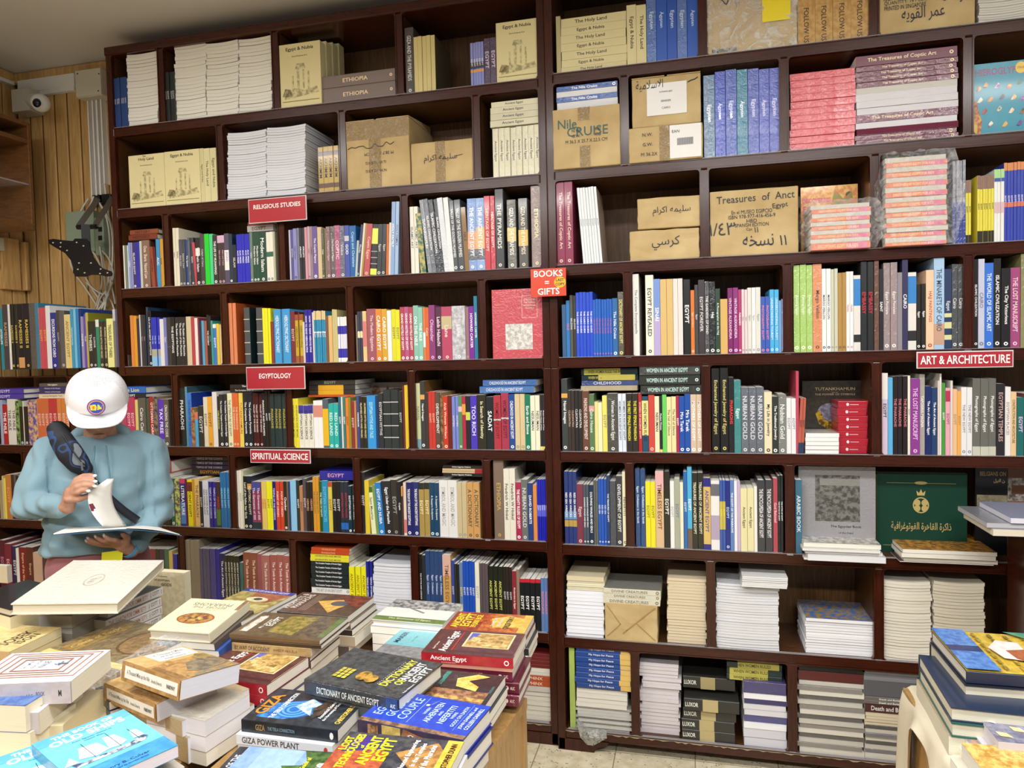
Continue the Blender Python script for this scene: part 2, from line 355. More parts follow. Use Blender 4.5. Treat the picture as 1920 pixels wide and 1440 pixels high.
# ------------------------------------------------------------------ bookcases
TD = .038; TV = .030
M_CHIP = principled('chipped_cream_paint', hexc('a8977c'), .7).m
def case(label, x0, x1, rows, divs, YFr, top=None, depth=.295, feet=False):
    "rows: shelf indices from low to high; divs: {row: [x...]}"
    r = empty('bookcase', (x0, YFr, 0), 0, label, 'bookcase')
    def part(name, mb, mat=M_CASE):
        o = rebase(mb.build(name, [mat, M_INNER] if name in ('shelf', 'divider', 'side_panel') else mat), r, (x0, YFr, 0))
        if name in ('shelf', 'divider', 'side_panel'):
            for f in o.data.polygons: f.material_index = 1 if (abs(f.normal.y) < .25 and f.center.y > .02) else 0
        return o
    y1 = YFr+depth; zb = SZ[rows[0]]-TD; zt = top if top else SZ[rows[-1]+1]-TD
    for xa in (x0, x1-TV): part('side_panel', MB().box(xa, xa+TV, YFr, y1, 0 if feet else zb, zt+ (TD if top else 0), 0, .004))
    part('back_panel', MB().box(x0+TV, x1-TV, y1-.008, y1, zb, zt), M_CASEBACK)
    for i in rows:
        s = part('shelf', MB().box(x0+TV, x1-TV, YFr+.001, y1-.008, SZ[i]-TD, SZ[i], 0, .005), M_CASEBOARD)
        lip = MB().box(x0+TV+.004, x1-TV-.004, YFr-.001, YFr+.012, SZ[i]+.0002, SZ[i]+.0022)
        st = lip.build('clear_edge_strip', M_STRIP); st.data.transform(Matrix.Translation((-x0, -YFr, 0))); st.parent = s; tag(st, 'clear acrylic edge strip')
        zc = (SZ[i+1]-TD) if i != rows[-1] else zt
        for x in divs.get(i, ()):
            m = MB().box(x-TV/2, x+TV/2, YFr+.002, y1-.008, SZ[i], zc, 0, .004)
            part('divider', m)
        # rounded opening frame of every cubby
        xs = [x0+TV]+[v for x in divs.get(i, ()) for v in (x-TV/2, x+TV/2)]+[x1-TV]; q = .012
        for a, b in zip(xs[::2], xs[1::2]):
            e = .0012; A = (a+e, SZ[i]+e, b-e, zc-e); arc = (0, .52, 1.05, 1.5708); inn = []
            for cx, cz, t0 in ((A[2]-q, A[3]-q, 0), (A[0]+q, A[3]-q, 1.5708), (A[0]+q, A[1]+q, 3.1416), (A[2]-q, A[1]+q, 4.7124)):
                inn += [(cx+q*math.cos(t0+t), cz+q*math.sin(t0+t)) for t in arc]
            out = []
            for cx, cz in ((b+.004, zc+.004), (a-.004, zc+.004), (a-.004, SZ[i]-.004), (b+.004, SZ[i]-.004)): out += [(cx, cz)]*4
            n = 16; m = MB(); ya, yb = YFr-.0006, YFr+.018
            m.add([(p[0], ya, p[1]) for p in inn]+[(p[0], ya, p[1]) for p in out]+[(p[0], yb, p[1]) for p in inn],
                  [(k, n+k, n+(k+1) % n, (k+1) % n) for k in range(n)]+[(k, (k+1) % n, 2*n+(k+1) % n, 2*n+k) for k in range(n)])
            part('opening_frame', m)
    if top: part('top_panel', MB().box(x0-.004, x1+.004, YFr-.004, y1, zt, zt+TD, 0, .006), M_CASEBOARD)
    if feet:
        m = MB(); n = 160; rr = random.Random(int(x1*10)); e = []
        for i in range(n+1):
            x = x0+TV+(x1-x0-2*TV)*i/n; q = rr.random(); e += [(x, YFr-.0016, SZ[0]-.003-.001*q), (x, YFr-.0016, SZ[0]-.0045-.006*q*q)]
        m.add(e, [(2*i, 2*i+1, 2*i+3, 2*i+2) for i in range(n)]); m.add([], []); tag(part('chipped_edge', m, M_CHIP), 'cream chipped paint along the bottom shelf edge')
        prof = lambda a, s: [(a, 0), (a+s*.14, 0), (a+s*.15, .018), (a+s*.185, .03), (a+s*.2, SZ[0]-TD), (a, SZ[0]-TD)][::(1 if s > 0 else -1)]
        part('foot', MB().prism(prof(x0, 1), YFr, YFr+.03, 'y')); part('foot', MB().prism(prof(x1, -1), YFr, YFr+.03, 'y'))
    return r
def PX(px, py, side): return float(hy(px, py, YF[side])[0])
LD = {7: [(303, 190), (516, 130), (748, 90)], 6: [(413, 310), (642, 280), (893, 250)], 5: [(312, 470), (527, 450), (759, 440)], 4: [(421, 620), (657, 620), (904, 600)],
      3: [(134, 770), (329, 770), (542, 780), (773, 790)], 2: [(48, 920), (230, 920), (437, 930), (670, 940), (913, 950)], 1: [(341, 1070), (550, 1080), (778, 1100)], 0: [(500, 1250), (760, 1270)]}
RD = {7: [(1317, 60), (1639, 30)], 6: [(1171, 240), (1470, 190), (1816, 160)], 5: [(1321, 400), (1641, 380)], 4: [(1177, 580), (1477, 570), (1816, 560)],
      3: [(1324, 780), (1644, 780)], 2: [(1181, 950), (1481, 960)], 1: [(1333, 1130), (1648, 1150)], 0: [(1191, 1290), (1486, 1330), (1780, 1380)]}
dl = {k: [PX(x, y, 'L') for x, y in v] for k, v in LD.items()}; dr = {k: [PX(x, y, 'R') for x, y in v] for k, v in RD.items()}
XC = -.523
case('upper half of the left dark wooden bookcase, rising to the ceiling', -2.525, XC, [4, 5, 6, 7], dl, 0, top=2.93)
case('long lower left dark wooden bookcase behind the person', XL+.005, XC, [0, 1, 2, 3], dl, 0, feet=True)
case('upper half of the right dark wooden bookcase with cardboard boxes', XC+.002, 1.75, [4, 5, 6, 7], dr, YF['R'], top=2.98, depth=.318)
case('lower half of the right dark wooden bookcase with white paper piles', XC+.002, 1.75, [0, 1, 2, 3], dr, YF['R'], depth=.318, feet=True)
# ------------------------------------------------------------------ book runs
SHN = {7: 'top shelf', 6: 'second shelf', 5: 'third shelf', 4: 'fourth shelf', 3: 'fifth shelf', 2: 'sixth shelf', 1: 'seventh shelf', 0: 'bottom shelf'}
WHITE = hexc('f2f2ee')
def parseflags(fl, rec, tcol):
    dec = []
    for f in fl:
        if f == 'o': dec.append(('e', 's', .94, .5, .0, .0, tcol))
        elif f == 'g': rec['fin'] = 2
        elif f == 'm': rec['fin'] = 1
        elif f == 'hc': rec['hc'] = True
        elif f[0] == '@':
            a, b, c = f[1:].split(','); dec.append(('r', 's', float(a), 0, float(b), 1, hexc(c)))
        elif f[0] == 'x' and f[1:].isdigit(): rec['n'] = int(f[1:])
        elif f[0] == 'L': rec['lean'] = float(f[1:])
        elif f[0] == 'd' and f[1:].isdigit(): rec['d'] = float(f[1:])/100
        elif f[:3] == 'pic': rec['pic'] = hexc(f[3:])
        elif f[:2] == 'fc': rec['fc'] = hexc(f[2:])
        elif f[:2] == 'pc': rec['pc'] = hexc(f[2:])
        elif f[0] == 'i': rec['inset'] = float(f[1:])/1000
        elif f[:2] == 'fp': rec['fc2'] = hexc(f[2:])
        elif f[0] == 'c' and f[1:2] == '.': rec['tcx'] = float(f[1:])
        elif f == 'p': rec['page'] = True
        elif f[:3] == 'sag': rec['sag'] = float(f[3:])/1000
        elif f == 'f': rec['face'] = True
    return dec
def spinedecs(r, title, tcol, fl_dec, pic=None):
    h, w = r['h'], r['w']; dec = []
    if pic: dec.append(('r', 's', 0, 0, 1, 1, r['c'], pic))
    for D in fl_dec:
        if D[0] == 'e':
            rad = min(w*.33, .0065); dec.append(('e', 's', 1-.055, .5, rad/h, rad/w, tcol)); dec.append(('e', 's', 1-.055, .5, rad/h*.45, rad/w*.45, r['c']))
        else: dec.append(D)
    if title != '-':
        s = title.replace('_', ' '); tcx = r.pop('tcx', .46); dec.append(('t', 's', s, tcx, .5, .68 if tcx > .3 else tcx*1.7, .5 if len(s) > 12 else .58, tcol, 0, .015))
    return dec
def G(side, row, cub, ox, oy, s, data, end, h0=None):
    Y0 = YF[side]; toks = [t.split() for t in data.replace('\n', ';').split(';') if t.strip()]
    xs = [float(t[0]) for t in toks]+[end]; cnt = 0; z0 = SZ[row]; zc = SZ[row+1]-TD if row < 7 else 2.9
    for i, t in enumerate(toks):
        if t[1] == 'gap': continue
        rec = {'n': 1}; c = hexc(t[2]); tc = hexc(t[3]) if len(t) > 3 and t[3] != '-' else (WHITE if sum(c) < 1.2 else hexc('333')); title = t[4] if len(t) > 4 else '-'
        fl = parseflags(t[5:], rec, tc); n = rec.pop('n'); pic = rec.pop('pic', None); lean = rec.pop('lean', 0)
        ax, bx = ox+xs[i]/s, ox+xs[i+1]/s; ty = oy+float(t[1])/s
        inset = rec.pop('inset', None)
        zt = float(hy((ax+bx)/2, ty, Y0+.008)[2]); h = max(.05, min(zt-z0, zc-z0-.004)); pm = proj(((hy((ax+bx)/2, ty, Y0+.008)[0]), Y0+.008, z0+h/2))[1]
        XA, XB = float(hy(ax, pm, Y0+.008)[0]), float(hy(bx, pm, Y0+.008)[0]); w = (XB-XA)/n
        for k in range(n):
            cnt += 1; ins = inset if inset is not None else (.006+random.random()*.006+(.0 if n == 1 else .0))
            r = dict(rec); r.update(w=w-.0006, h=h-(random.random()*.002 if n > 1 else 0), c=c, d=min(r.get('d', max(.13, min(.2, h*.7))), .277)); x = XA+k*w
            r['dec'] = spinedecs(r, title, tc, fl, pic)
            a = R(lean)
            if a: x -= math.tan(a)*h/2
            if a > 0: M = Matrix.Translation((x+w, Y0+ins, z0+.0006)) @ Matrix.Rotation(a, 4, 'Y') @ Matrix.Translation((-w, 0, 0))
            elif a < 0: M = Matrix.Translation((x, Y0+ins, z0+.0006)) @ Matrix.Rotation(a, 4, 'Y')
            else: M = Matrix.Translation((x, Y0+ins, z0+.0006))
            r['M'] = M; lt = f' with {cname(tc)} lettering' if title != '-' else ' with plain spine'
            r['label'] = f"{cname(c)} book{lt}, {ordw(cnt)} from left, {cub} cubby, {SHN[row]}, {'left' if side == 'L' else 'right'} bookcase"
            r['group'] = f"books in the {cub} cubby, {SHN[row]}, {'left' if side == 'L' else 'right'} bookcase"; addbook(**r)
def S(side, row, where, ox, oy, s, xa, xb, data, base=None, depth=.16, y=None, d0=None, jit=.003):
    "pile of books lying flat, bottom to top; data rows: TOP col tcol title flags"
    Y0 = YF[side]+(.012 if y is None else y); toks = [t.split() for t in data.replace('\n', ';').split(';') if t.strip()]
    px0, px1 = ox+xa/s, ox+xb/s; zb = SZ[row]+.0006 if base is None else float(hy((px0+px1)/2, oy+base/s, Y0)[2]); cnt = 0
    for t in toks:
        rec = {'n': 1}; c = hexc(t[1]); tc = hexc(t[2]) if len(t) > 2 and t[2] != '-' else WHITE; title = t[3] if len(t) > 3 else '-'
        fl = parseflags(t[4:], rec, tc); n = rec.pop('n'); pic = rec.pop('pic', None); page = rec.pop('page', False); face = rec.pop('face', False)
        zt = float(hy((px0+px1)/2, oy+float(t[0])/s, Y0)[2]); th = (zt-zb)/n
        for k in range(n):
            cnt += 1; XA, XB = float(hy(px0, proj((-1 if side == 'L' else .3, Y0, zb))[1], Y0)[0]), 0
            pz = proj((float(hy(px0, oy+float(t[0])/s, Y0)[0]), Y0, zb+th/2))[1]; XA = float(hy(px0, pz, Y0)[0]); XB = float(hy(px1, pz, Y0)[0])
            j = (random.random()-.5)*2*jit; jy = random.random()*jit*1.5; L = XB-XA
            r = dict(rec); r.update(w=th-.0004, h=L, c=c, d=r.get('d', depth)); r['dec'] = spinedecs(r, title, tc, fl, pic)
            d = r['d']
            if page:
                r['dec'] = []; r.setdefault('fc', c); r['pc'] = c; kq = random.choice((.45, .8, .85, .9)); r['c'] = tuple(q*kq for q in c)
            if page: M = mat_from((XA+j, Y0+d+jy, zb), (0, 0, 1), (0, -1, 0), (1, 0, 0))
            else: M = mat_from((XB+j, Y0+jy, zb), (0, 0, 1), (0, 1, 0), (-1, 0, 0))
            r['M'] = M; zb += th
            kind = 'page edges outward' if page else 'spine outward'
            r['label'] = f"{cname(c)} book lying {kind}, {ordw(cnt)} from bottom, {where}, {SHN[row]}, {'left' if side == 'L' else 'right'} bookcase"
            r['group'] = f"piled books, {where}, {SHN[row]}, {'left' if side == 'L' else 'right'} bookcase"; addbook(**r)
def FO(side, row, ox, oy, s, xa, xb, top, label, th=.02, y=.02, **k):
    "a book standing face outward"
    Y0 = YF[side]+y; px0, px1, py = ox+xa/s, ox+xb/s, oy+top/s
    zt = float(hy((px0+px1)/2, py, Y0)[2]); zm = (zt+SZ[row])/2; pm = proj((float(hy(px0, py, Y0)[0]), Y0, zm))[1]
    XA, XB = float(hy(px0, pm, Y0)[0]), float(hy(px1, pm, Y0)[0]); z0 = k.pop('z0', SZ[row]+.0006)
    r = dict(w=th, h=zt-z0, d=XB-XA, c=k.pop('c', WHITE), dec=k.pop('dec', [])); r.update(k)
    r['M'] = mat_from((XA, Y0+th, z0), (0, -1, 0), (1, 0, 0), (0, 0, 1)); r['label'] = label; r.setdefault('group', None); r['force'] = True; addbook(**r); return r

def shorten(l):
    for a, b in ((' with plain spine', ''), ('book lying spine outward', 'book'), ('book lying page edges outward', 'book lying edge-on'), ('page edges outward', 'edge-on'), (' lettering', ' print'), ('shrink-wrapped ', 'wrapped '), ('upon the upright books', 'atop the uprights'), (', left bookcase', ', left case'), (' from bottom', ' up'), (' with plain', ''), (', right bookcase', ', right case'), (' of the ', ', ')):
        if len(l.split()) > 16: l = l.replace(a, b)
    if len(l.split()) > 16:
        import re
        l = re.sub(r' with [a-z ]+ print', '', l)
    return l
# ------------------------------------------------------------------ left bookcase, third shelf
G('L', 5, 'first', 220, 420, 6.4, """75 258 e8e6d8 555;93 258 7c8672 ddd;120 256 d8dde6 668;140 225 8da0d8 fff CAIRO;165 222 a79cc4 333;185 222 3f3f78 fff ISLAM_IN_EGYPT o;225 218 3a34a8 ccf
270 205 c9d4c4 577;302 195 8a6d60 f4e8d8 Ousa__Sharia__Natural_Law o;392 200 57301f;402 275 9a4c33 4a1a10 HISTORY L-3;440 275 6b1f1e - - L-3;468 180 3d96d0 fff AUC;512 178 d59a3c 7a4a10 ISLAM;540 178 dba848 7a4a10;562 178 c8922e""", 590)
G('L', 5, 'second', 220, 420, 6.4, """670 48 e9e2cc 665 Islam;700 46 ece5d0 665 Islam;740 185 50555f d0d4dc Early_Islam o g;778 185 454a52 ccc Islamic_Law o g;815 190 2b4a86 fff The_Quran o;850 165 5f6470 ccd - g;878 162 40444c ddd Islam o;915 220 c94a5c fff - L-3
945 165 26262b fff Wahhabi_Islam o @.22,.38,e4e4dc;1000 130 4a4548 ddd Caliph_of_Cairo o;1050 118 20d838 0a9a20;1105 118 4fd896 2a9a60;1150 135 33302f fff THE_LIFE_OF_MUHAMMAD o;1205 135 42363c e8b8c8 Islam_and_Copts o @0,.15,e0b8d8 x2
1290 115 55506a b890c8 JIHAD @.33,.73,f0f0ee;1345 120 23384a fff - o;1385 250 222a3a ddd ISLAM;1430 118 2a2fc4 fff AUC_PRESS x5;1590 100 6f8478 ddd Islam o;1625 95 23503f fff Modern_Islam o x2;1705 95 1f4a40 fff Modern_Islam o;1790 92 ecebdc 2a5a4a - @.4,.5,3a6a5a o x2;1875 92 b8b69c""", 1900)
G('L', 5, 'third', 510, 370, 7.385, """235 452 c8c4d8 334;258 448 5a5a9a ccc MYSTIC;295 432 8f90c8 335 Coptic_Voices o;345 425 7a7a90 ddd - g;380 420 2a2f38 fff AMULETS @.45,.62,1c2a2c x2;455 415 d89aa8 844;490 402 c8a8b0 644 Coptic o;525 402 9a8890 333 CHRIST;560 402 6f5a98 fff The_Coptic_Papacy o
630 412 d8c09a 886;690 445 5a5c4c ddd Faith o g;728 430 8a7a5a;750 405 8a6a70 e8d0d8 The_Popes_of_Egypt o g;805 400 6a6468 eee The_Popes_of_Egypt o g;865 388 b05a80 f8e0f0 COPTIC g;940 395 6a6a80 ddd Voice o g;1008 390 4a5ab0 fff GOD @.2,.3,c8c8d0;1072 392 2868a8 b8d8f0 Copts_and_Christians d20
1165 600 b8c8c0 555 - L5 ;1195 378 3a3f6a ddd Monks o L8;1240 358 e8dcc8 885 - L7;1268 360 a8904a - - L7;1292 370 c05a60 f0d0c0 Coptic_Egypt o L6;1372 375 3a3c40 f0f08a - @.08,.38,e6f06a @.52,.53,ddd @.64,.65,ddd @.76,.77,ddd @.86,.98,e6f06a hc L5;1462 375 40454a ddd Egypt o L4;1525 372 43474c ddd Egypt o L4
1582 372 d8722e - - L3;1612 350 e8dcd0 - - L3;1650 65 90b0d8 fff HOLY_FAMILY L3;1705 60 a8c0e0 557 HOLY_FAMILY L3""", 1755)
G('L', 5, 'fourth', 760, 330, 6.857, """62 388 ece8da 666 ISLAMIC_ART x2;165 480 3a6f68 - - picc8b868 L-4;235 300 8a8f98 fff TUTANKHAMUN g L-6;288 290 6f7480 fff ISLAMIC_CIVILIZATION g L-6;342 298 3a4048 fff ISLAMIC_CIVILIZATION g L-6;405 290 2c3440 fff ISLAMIC_CIVILIZATION g L-5
455 278 d8dce4 999 - g L-5;525 275 e4e6e8 888 - g L-4;590 315 54585c eee VALLEY_OF_THE_GOLDEN_MUMMIES o hc L-3;652 305 4a5054 eee VALLEY_OF_THE_GOLDEN_MUMMIES o hc L-3;738 400 8a6838 4a2a1a NILE L-3;800 290 7f9fd8 fff THE_ANCIENT_EGYPT @.45,.7,e0a080 @.7,.85,5a5e6a o g
912 285 8aa8dc fff THE_ANCIENT_EGYPT @.4,.7,e8b878 @.7,.85,5a5e6a o g;1020 260 c8404e f0d8c0 HERITAGE_OF_EGYPT;1093 255 c03a4c f0e0d0 HERITAGE_OF_EGYPT g;1155 170 3f4244 f0f0e8 THE_PYRAMIDS o hc d24;1268 gap;1310 305 6a6a62 f4f4ec GIZA_AND_THE_PYRAMIDS o g @.4,.6,d8c078;1425 gap;1452 285 5c5854 f0e8d0 GIZA_AND_THE_PYRAMIDS o @.45,.68,d8b860 hc;1575 gap;1615 95 93807c f0e0a8 ETHIOPIA o g hc d24""", 1755)
# fourth shelf (and the books on top of the low case)
G('L', 4, 'far left', 0, 550, 8, """0 230 2a8a9a fff AFTERLIFE;45 95 4a4448 c8a878 RAMESSES d24;125 88 f0eeea;168 85 2a2622 e0c860 RAMESSES_II o d22;215 85 2e2a26 e0c860 RAMESSES_II o d22;262 80 1a1a22 e0c860 RAMESSES_II @.82,.98,d8a068 d22;350 80 1c1c26 ecd060 RAMESSES_II o @.0,.01,000 d24;445 85 5a5450 999 - g
535 95 3a7a9a - - g d28 fc2f7f9f;592 215 c8505c f0b040 EGYPT x2;700 185 e4e4e8 aaa - d26 fce8e8ec;768 290 2a3290 fff EXCURSIONS_FROM_CAIRO o;858 255 4a4238 bbb EGYPT;900 260 5a5a60 ccc - g o;978 318 e2cc8a 8a7a4a ANCIENT_EGYPT;1070 240 3f98c0 bfe6f4 NAVIGATION d24;1110 235 7ac0dc 2a5a90 - hc
1150 232 2f80c0 ddd;1195 230 1e2e66 ddd - d26 fc28489a;1225 350 9a90c0 fff PALESTINE;1262 310 6a4ab0 fff ISLAM;1290 290 b8b050 664 - d24 fc8f8a30;1330 420 2e2e2a eee THEBES o;1400 420 30302e eee LUXOR o;1445 395 2f8a6a fff - @0,.15,e8e8e0;1495 420 3a362e e0d0a0 MUMMIES_MYTH_AND_MAGIC o x2
1605 380 ecea9a 333 TREASURES_OF_THEBES;1702 240 7a7470 eee - g @0,.2,ccc;1742 240 55577a""", 1776)
G('L', 4, 'first', 230, 565, 9.6, """150 255 e08a48 fc8;205 265 e0a030 965;262 310 3a2e3a ccc;300 245 d8d6e0 445;335 245 3a3a3e 999 Egypt;380 245 2e3036 b8b Egypt;425 105 2a3e5a 9ad - d24;462 170 16161c f0f0f0 Life_of_the_ANCIENT_EGYPTIANS o d26;522 285 2e38b8 cdf Daily_Life @.65,.8,b0b0a0 @.8,1,8cc4e8 x3
670 320 e6e4e2 999;745 295 7a80c0 dde Egypt;800 290 3a3a3a 998 - @.6,.61,777;870 285 1e2024 fff THE_EGYPTIANS;945 280 26282a fff The_Realm_of_the_Pharaohs x3;1140 275 d8c8a4 aa9;1230 285 b84650 f0d0c8 - ;1295 300 f0e6dc ccb;1350 300 8a3a50;1375 355 28284a c05060 - ;1430 350 5aa8c8 fff
1475 355 a85a50 fcc;1520 245 20201e fff THE_ANCIENT d24 fc4a2a3a;1562 270 2c2a2c 6aa EGYPT;1600 350 3aa090;1635 410 3f78c8 fff EGYPT @0,.1,e8e8e8;1695 405 e8c838 444;1745 420 e0c8a0 443;1778 480 e0b890 443""", 1810)
G('L', 4, 'second', 420, 565, 8, """75 20 e08a60 b05030 - x2 hc d28 fcc05a2c;180 gap;305 95 4a5054 ddd - @.2,.215,c8c8b0 @.41,.425,c8c8b0 @.61,.625,c8c8b0 @.81,.825,c8c8b0 hc d24 fc1e3032;392 gap;490 95 4a5054 ddd - @.2,.215,c8c8b0 @.41,.425,c8c8b0 @.61,.625,c8c8b0 @.81,.825,c8c8b0 hc d20
585 100 f0ea30 9a9a20 - x3;702 305 8a3a38 ddd;750 120 3f9cd8 e8f4ff HIEROGLYPHIC_DICTIONARY;855 120 2a6a98;885 115 3f9cd8 e8f4ff HIEROGLYPHIC_DICTIONARY;1000 150 7a3038 e0c0b0 EGYPT;1065 200 c8a830 5a6a20 HIEROGLYPHS @0,.12,a05038 @.85,1,a06038;1115 160 6a3028;1132 195 c8a830 5a6a20 HIEROGLYPHS @0,.12,a05038 @.85,1,a06038
1185 310 d8d0d0;1215 120 26249a fff HOW_TO_READ_HIEROGLYPHS x2;1322 165 e8d8d0 b55;1352 140 3090b8 fff EGYPT @0,.17,e8cc90 @.4,.42,fff x6;1525 220 7a5a48;1572 215 e0b878 976;1628 120 ccc088 998 - x2;1708 230 3a38b0 fff - @0,.2,f0f0f0 @.38,.7,e6e6f4 @.9,1,f0f0f0 x4""", 1850)
G('L', 4, 'third', 660, 550, 7.385, """55 300 7a7068;80 250 3a3e50 fff EGYPT @.4,.52,d8d090 x2;152 248 e8c890 c86060 - @.2,.7,d88080;205 215 a05a68 f0d8d8 The_Modern_Egyptians o d17;332 218 e09038 fff CAIRO_EGYPT o;413 218 d8a83a fff CAIRO_EGYPT o;488 238 f0efef 667;548 222 e0dc30 776 EGYPT;606 230 e4e034 776 EGYPT
665 190 b04858 fff GRAND_HOTELS_OF_EGYPT o;728 188 b85a88 fff GRAND_HOTELS_OF_EGYPT o;788 190 b04858 fff GRAND_HOTELS_OF_EGYPT o;850 170 8cc0b0 fff ON_THE_NILE o;922 195 8cc8b4 fff THE_NILE o;985 195 e08050 - - @.47,.75,e8e8f0;1018 200 d8683a f4d8c0 Cairo;1070 165 8a3f78 e8b8e0 Oleander o;1155 190 5a3048 f0e8f0 Labib_Habachi o
1243 185 b84a68 f4dcd8 Lane o @.18,.42,c8b890;1385 175 a8a8b0 f4f4f4 Lane o picd0d0d4 g;1570 190 98707a c8a080 - o;1620 180 7a2a9a fff HOWARD_CARTER;1690 40 2a7a9a fff HOWARD_CARTER""", 1742)
# fifth shelf
G('L', 3, 'first', 0, 700, 9.6, """0 480 9aa8c8;50 560 a82028 fff THE_NILE;132 465 dcd8d0 444 THE_NILE x2;290 500 8aaa60 eee - pic2a3a20;350 600 26241a ddd - o;415 500 d8d8d0;432 600 26241a ddd - o;505 480 dcb078 6a4a9a - pic5a4a9a;670 450 c86a40 ecc EGYPT x3;880 450 b83a3a ecc EGYPT x2;1030 450 d08040 ecc EGYPT x3""", 1255)
G('L', 3, 'second', 225, 700, 9.6, """-700 440 6a4a48 c;-600 430 8a3a3a ecc;-500 440 4a5a48;-400 440 d8c8a0;-300 430 6a2a3a;-180 440 3a4a6a;-80 440 7a6a5a;20 440 b04a68;115 430 b83a60 f4c8d0 EGYPT x2;275 480 d8cc78 665;335 450 5a5a50 eee Cairo_Cats;472 460 4a5040;530 420 a8282e f8f0e8 OTTOMAN_CAIRO;612 420 8a7a60 - - pic2a3a4a;685 470 5a34b8 f4f0ff TAX_FREE @.85,1,6a8ae0;790 470 5c5448 eee CRACKING_THE_CODE o""", 885)
G('L', 3, 'third', 330, 710, 8.348, """50 150 1e2426 eee PHARAOHS hc d20;142 130 5a90a8 - - d26 fc3a5a6a;178 225 3a78d0 1c3c7a THE_VALLEY_OF_THE_KINGS d26 fc1a3ca0;245 455 a89060 - - pic8a4030;300 530 4aa8e0 fff - @0,.2,e07050;348 430 30302a ddd EGYPT d16;435 290 e0d8c0 554 EGYPT;500 290 e8a838 854 EGYPT o;575 210 e4e0dc 99a;648 280 26281e e8e860 TOMB_OF_PHARAOH;685 245 2a2c30 fff The_Complete_Temples_of_Ancient_Egypt o x2
812 230 ece6b8 666 THE_LITERATURE_OF_EGYPT o;885 225 dc6a38 f8d0a8 THE_PHARAOHS o x2;985 228 ecd060 c05a30 TUTANKHAMUN;1048 225 26282e fff The_Complete_Pyramids o x2;1200 230 4a1e1e f4dcd0 VALLEY_OF_THE_KINGS o x3;1350 225 282022 fff PHARAOHS_AND_PYRAMIDS;1402 190 2a241c eee EGYPT x2;1482 240 2a3838 c8b848 PHARAOHS x4""", 1722)
G('L', 3, 'fourth', 540, 700, 8, """65 375 ecdf38 554 AKHENATEN_AND_MOSES x2 d22;165 480 ece8d8 222 EGYPTIAN_SCIENCE @0,.19,3a3898 x3;385 410 f2f0ee aaa - @.1,.35,d89080 x2;528 385 50606a 444 - @.2,.95,e8b828;615 455 24b0a8 e0fff8 RED_LAND o x2;762 350 2a6a84 fff EGYPT;800 355 e4e0d0;828 355 3a7a74 fff EGYPT;868 370 e8802a 7a3a10 EGYPT;915 364 8a8a30;950 420 8a3430 f0d0c0 EGYPT
1003 420 c88a58;1032 335 3a4a90 fff HANDBOOK;1072 350 26241c e8d8a0 MUMMIES_MYTH_AND_MAGIC x2;1188 340 3098dc b8ecf8 EGYPTIAN_MYTHS_AND_TALES hc;1318 335 20386a;1355 300 2a3032 ddd EGYPTIAN_MYTHS;1430 245 2c3434 ddd - @.2,.215,ccc @.4,.415,ccc @.6,.615,ccc @.8,.815,ccc hc x2;1660 270 2a2a26 ccc EGYPT;1715 190 6a2a2a;1755 180 e8c830""", 1815)
G('L', 3, 'fifth', 770, 700, 7.11, """68 135 ccd0a0 886 NAVAL @.85,1,7aa0a8;130 105 3a3a3c fff Naval_Images o @.2,.27,e0a860 d22 fc7a5a2a;190 260 3e3430 ccc;240 245 c83a30 f8c0a0 EGYPT x2;332 255 5f4a40 eee DEVELOPMENT o;395 260 9a7a4a - - pic5a4030;435 305 c83820 f8d8c8 Arab_Women_Writers o;500 300 6a2018;555 305 7a8ad0 dde WOMEN x2;640 300 5a8a58 e0e8e0 - o @.2,.3,e8b8c8
690 305 b02848 f8f0d0 - @.15,.35,e8a040;738 305 26242a fff - @.3,.45,c8d860;798 300 4a38b8 f0e8ff TOO_RICH;888 290 2c2a1c ece8b8 In_Search_of_Identity;1008 315 1c2428 fff SADAT;1108 300 b03844 6a1a20 WOMEN_OF_EGYPT @.43,.46,c8c8c8;1205 265 a83a50 5a1a28 WOMEN_OF_EGYPT @.43,.46,c8c8c8;1308 280 204a94 fff CHILDHOOD_IN_ANCIENT_EGYPT o
1390 275 d8c49a 997 - o x2;1525 285 1a7a5a fff Earth_and_Stone o;1600 295 ecead0 445 NESUMAN x2;1725 285 2a2a2e fff Modern_Women_of_Cairo @.93,1,e8d870 x3""", 1826)
# sixth shelf
G('L', 2, 'first', 0, 870, 11.08, "0 350 a09070;60 250 c8b880 443;95 300 e4d850 554;130 225 c07a3a e8a070 EGYPT;240 225 3a2830;300 230 5a5448 c;340 250 26221a eee LUXOR", 500)
G('L', 2, 'second', 0, 870, 11.08, "560 250 8a5a4a;640 240 3a4a5a;760 250 c8b890;900 240 6a3a3a;1050 250 2a3a3a;1200 240 a89a70;1400 250 4a3a5a;1600 240 7a3a3a;1800 250 2a4a4a;2100 250 5a4a3a", 2480)
G('L', 2, 'third', 300, 850, 9.6, """-560 460 3a3a5a;-440 460 7a4a3a;-300 450 2a4a3a;-160 460 5a2a2a;-20 460 203028;100 460 1c2420;190 455 22604a fff HIERO_GENESIS_REVISITED o;270 460 5a4a60 d8e060 - picc8d870;362 460 2a2c80 fff LITERATURE @0,.1,c83a6a @.5,.95,4a80c8;455 470 5a1a3a;490 480 ecdf18 222 ANCIENT_EGYPT @.05,.25,7a3020;582 470 c8982a 333;620 465 e8c078 554 THE_PHARAOH;708 505 1e2630 ddd EGYPT o;768 495 dce2ec 334 GIZA_POWER_PLANT x2
882 515 26208a d8d8ff TEMPLE_OF_THE_COSMOS x2;1012 520 3a2a2a c83a2a MAGIC @.6,.95,4a7a30;1085 345 1f6aa4 a0e0f0 HEALING_EGYPT x3""", 1255)
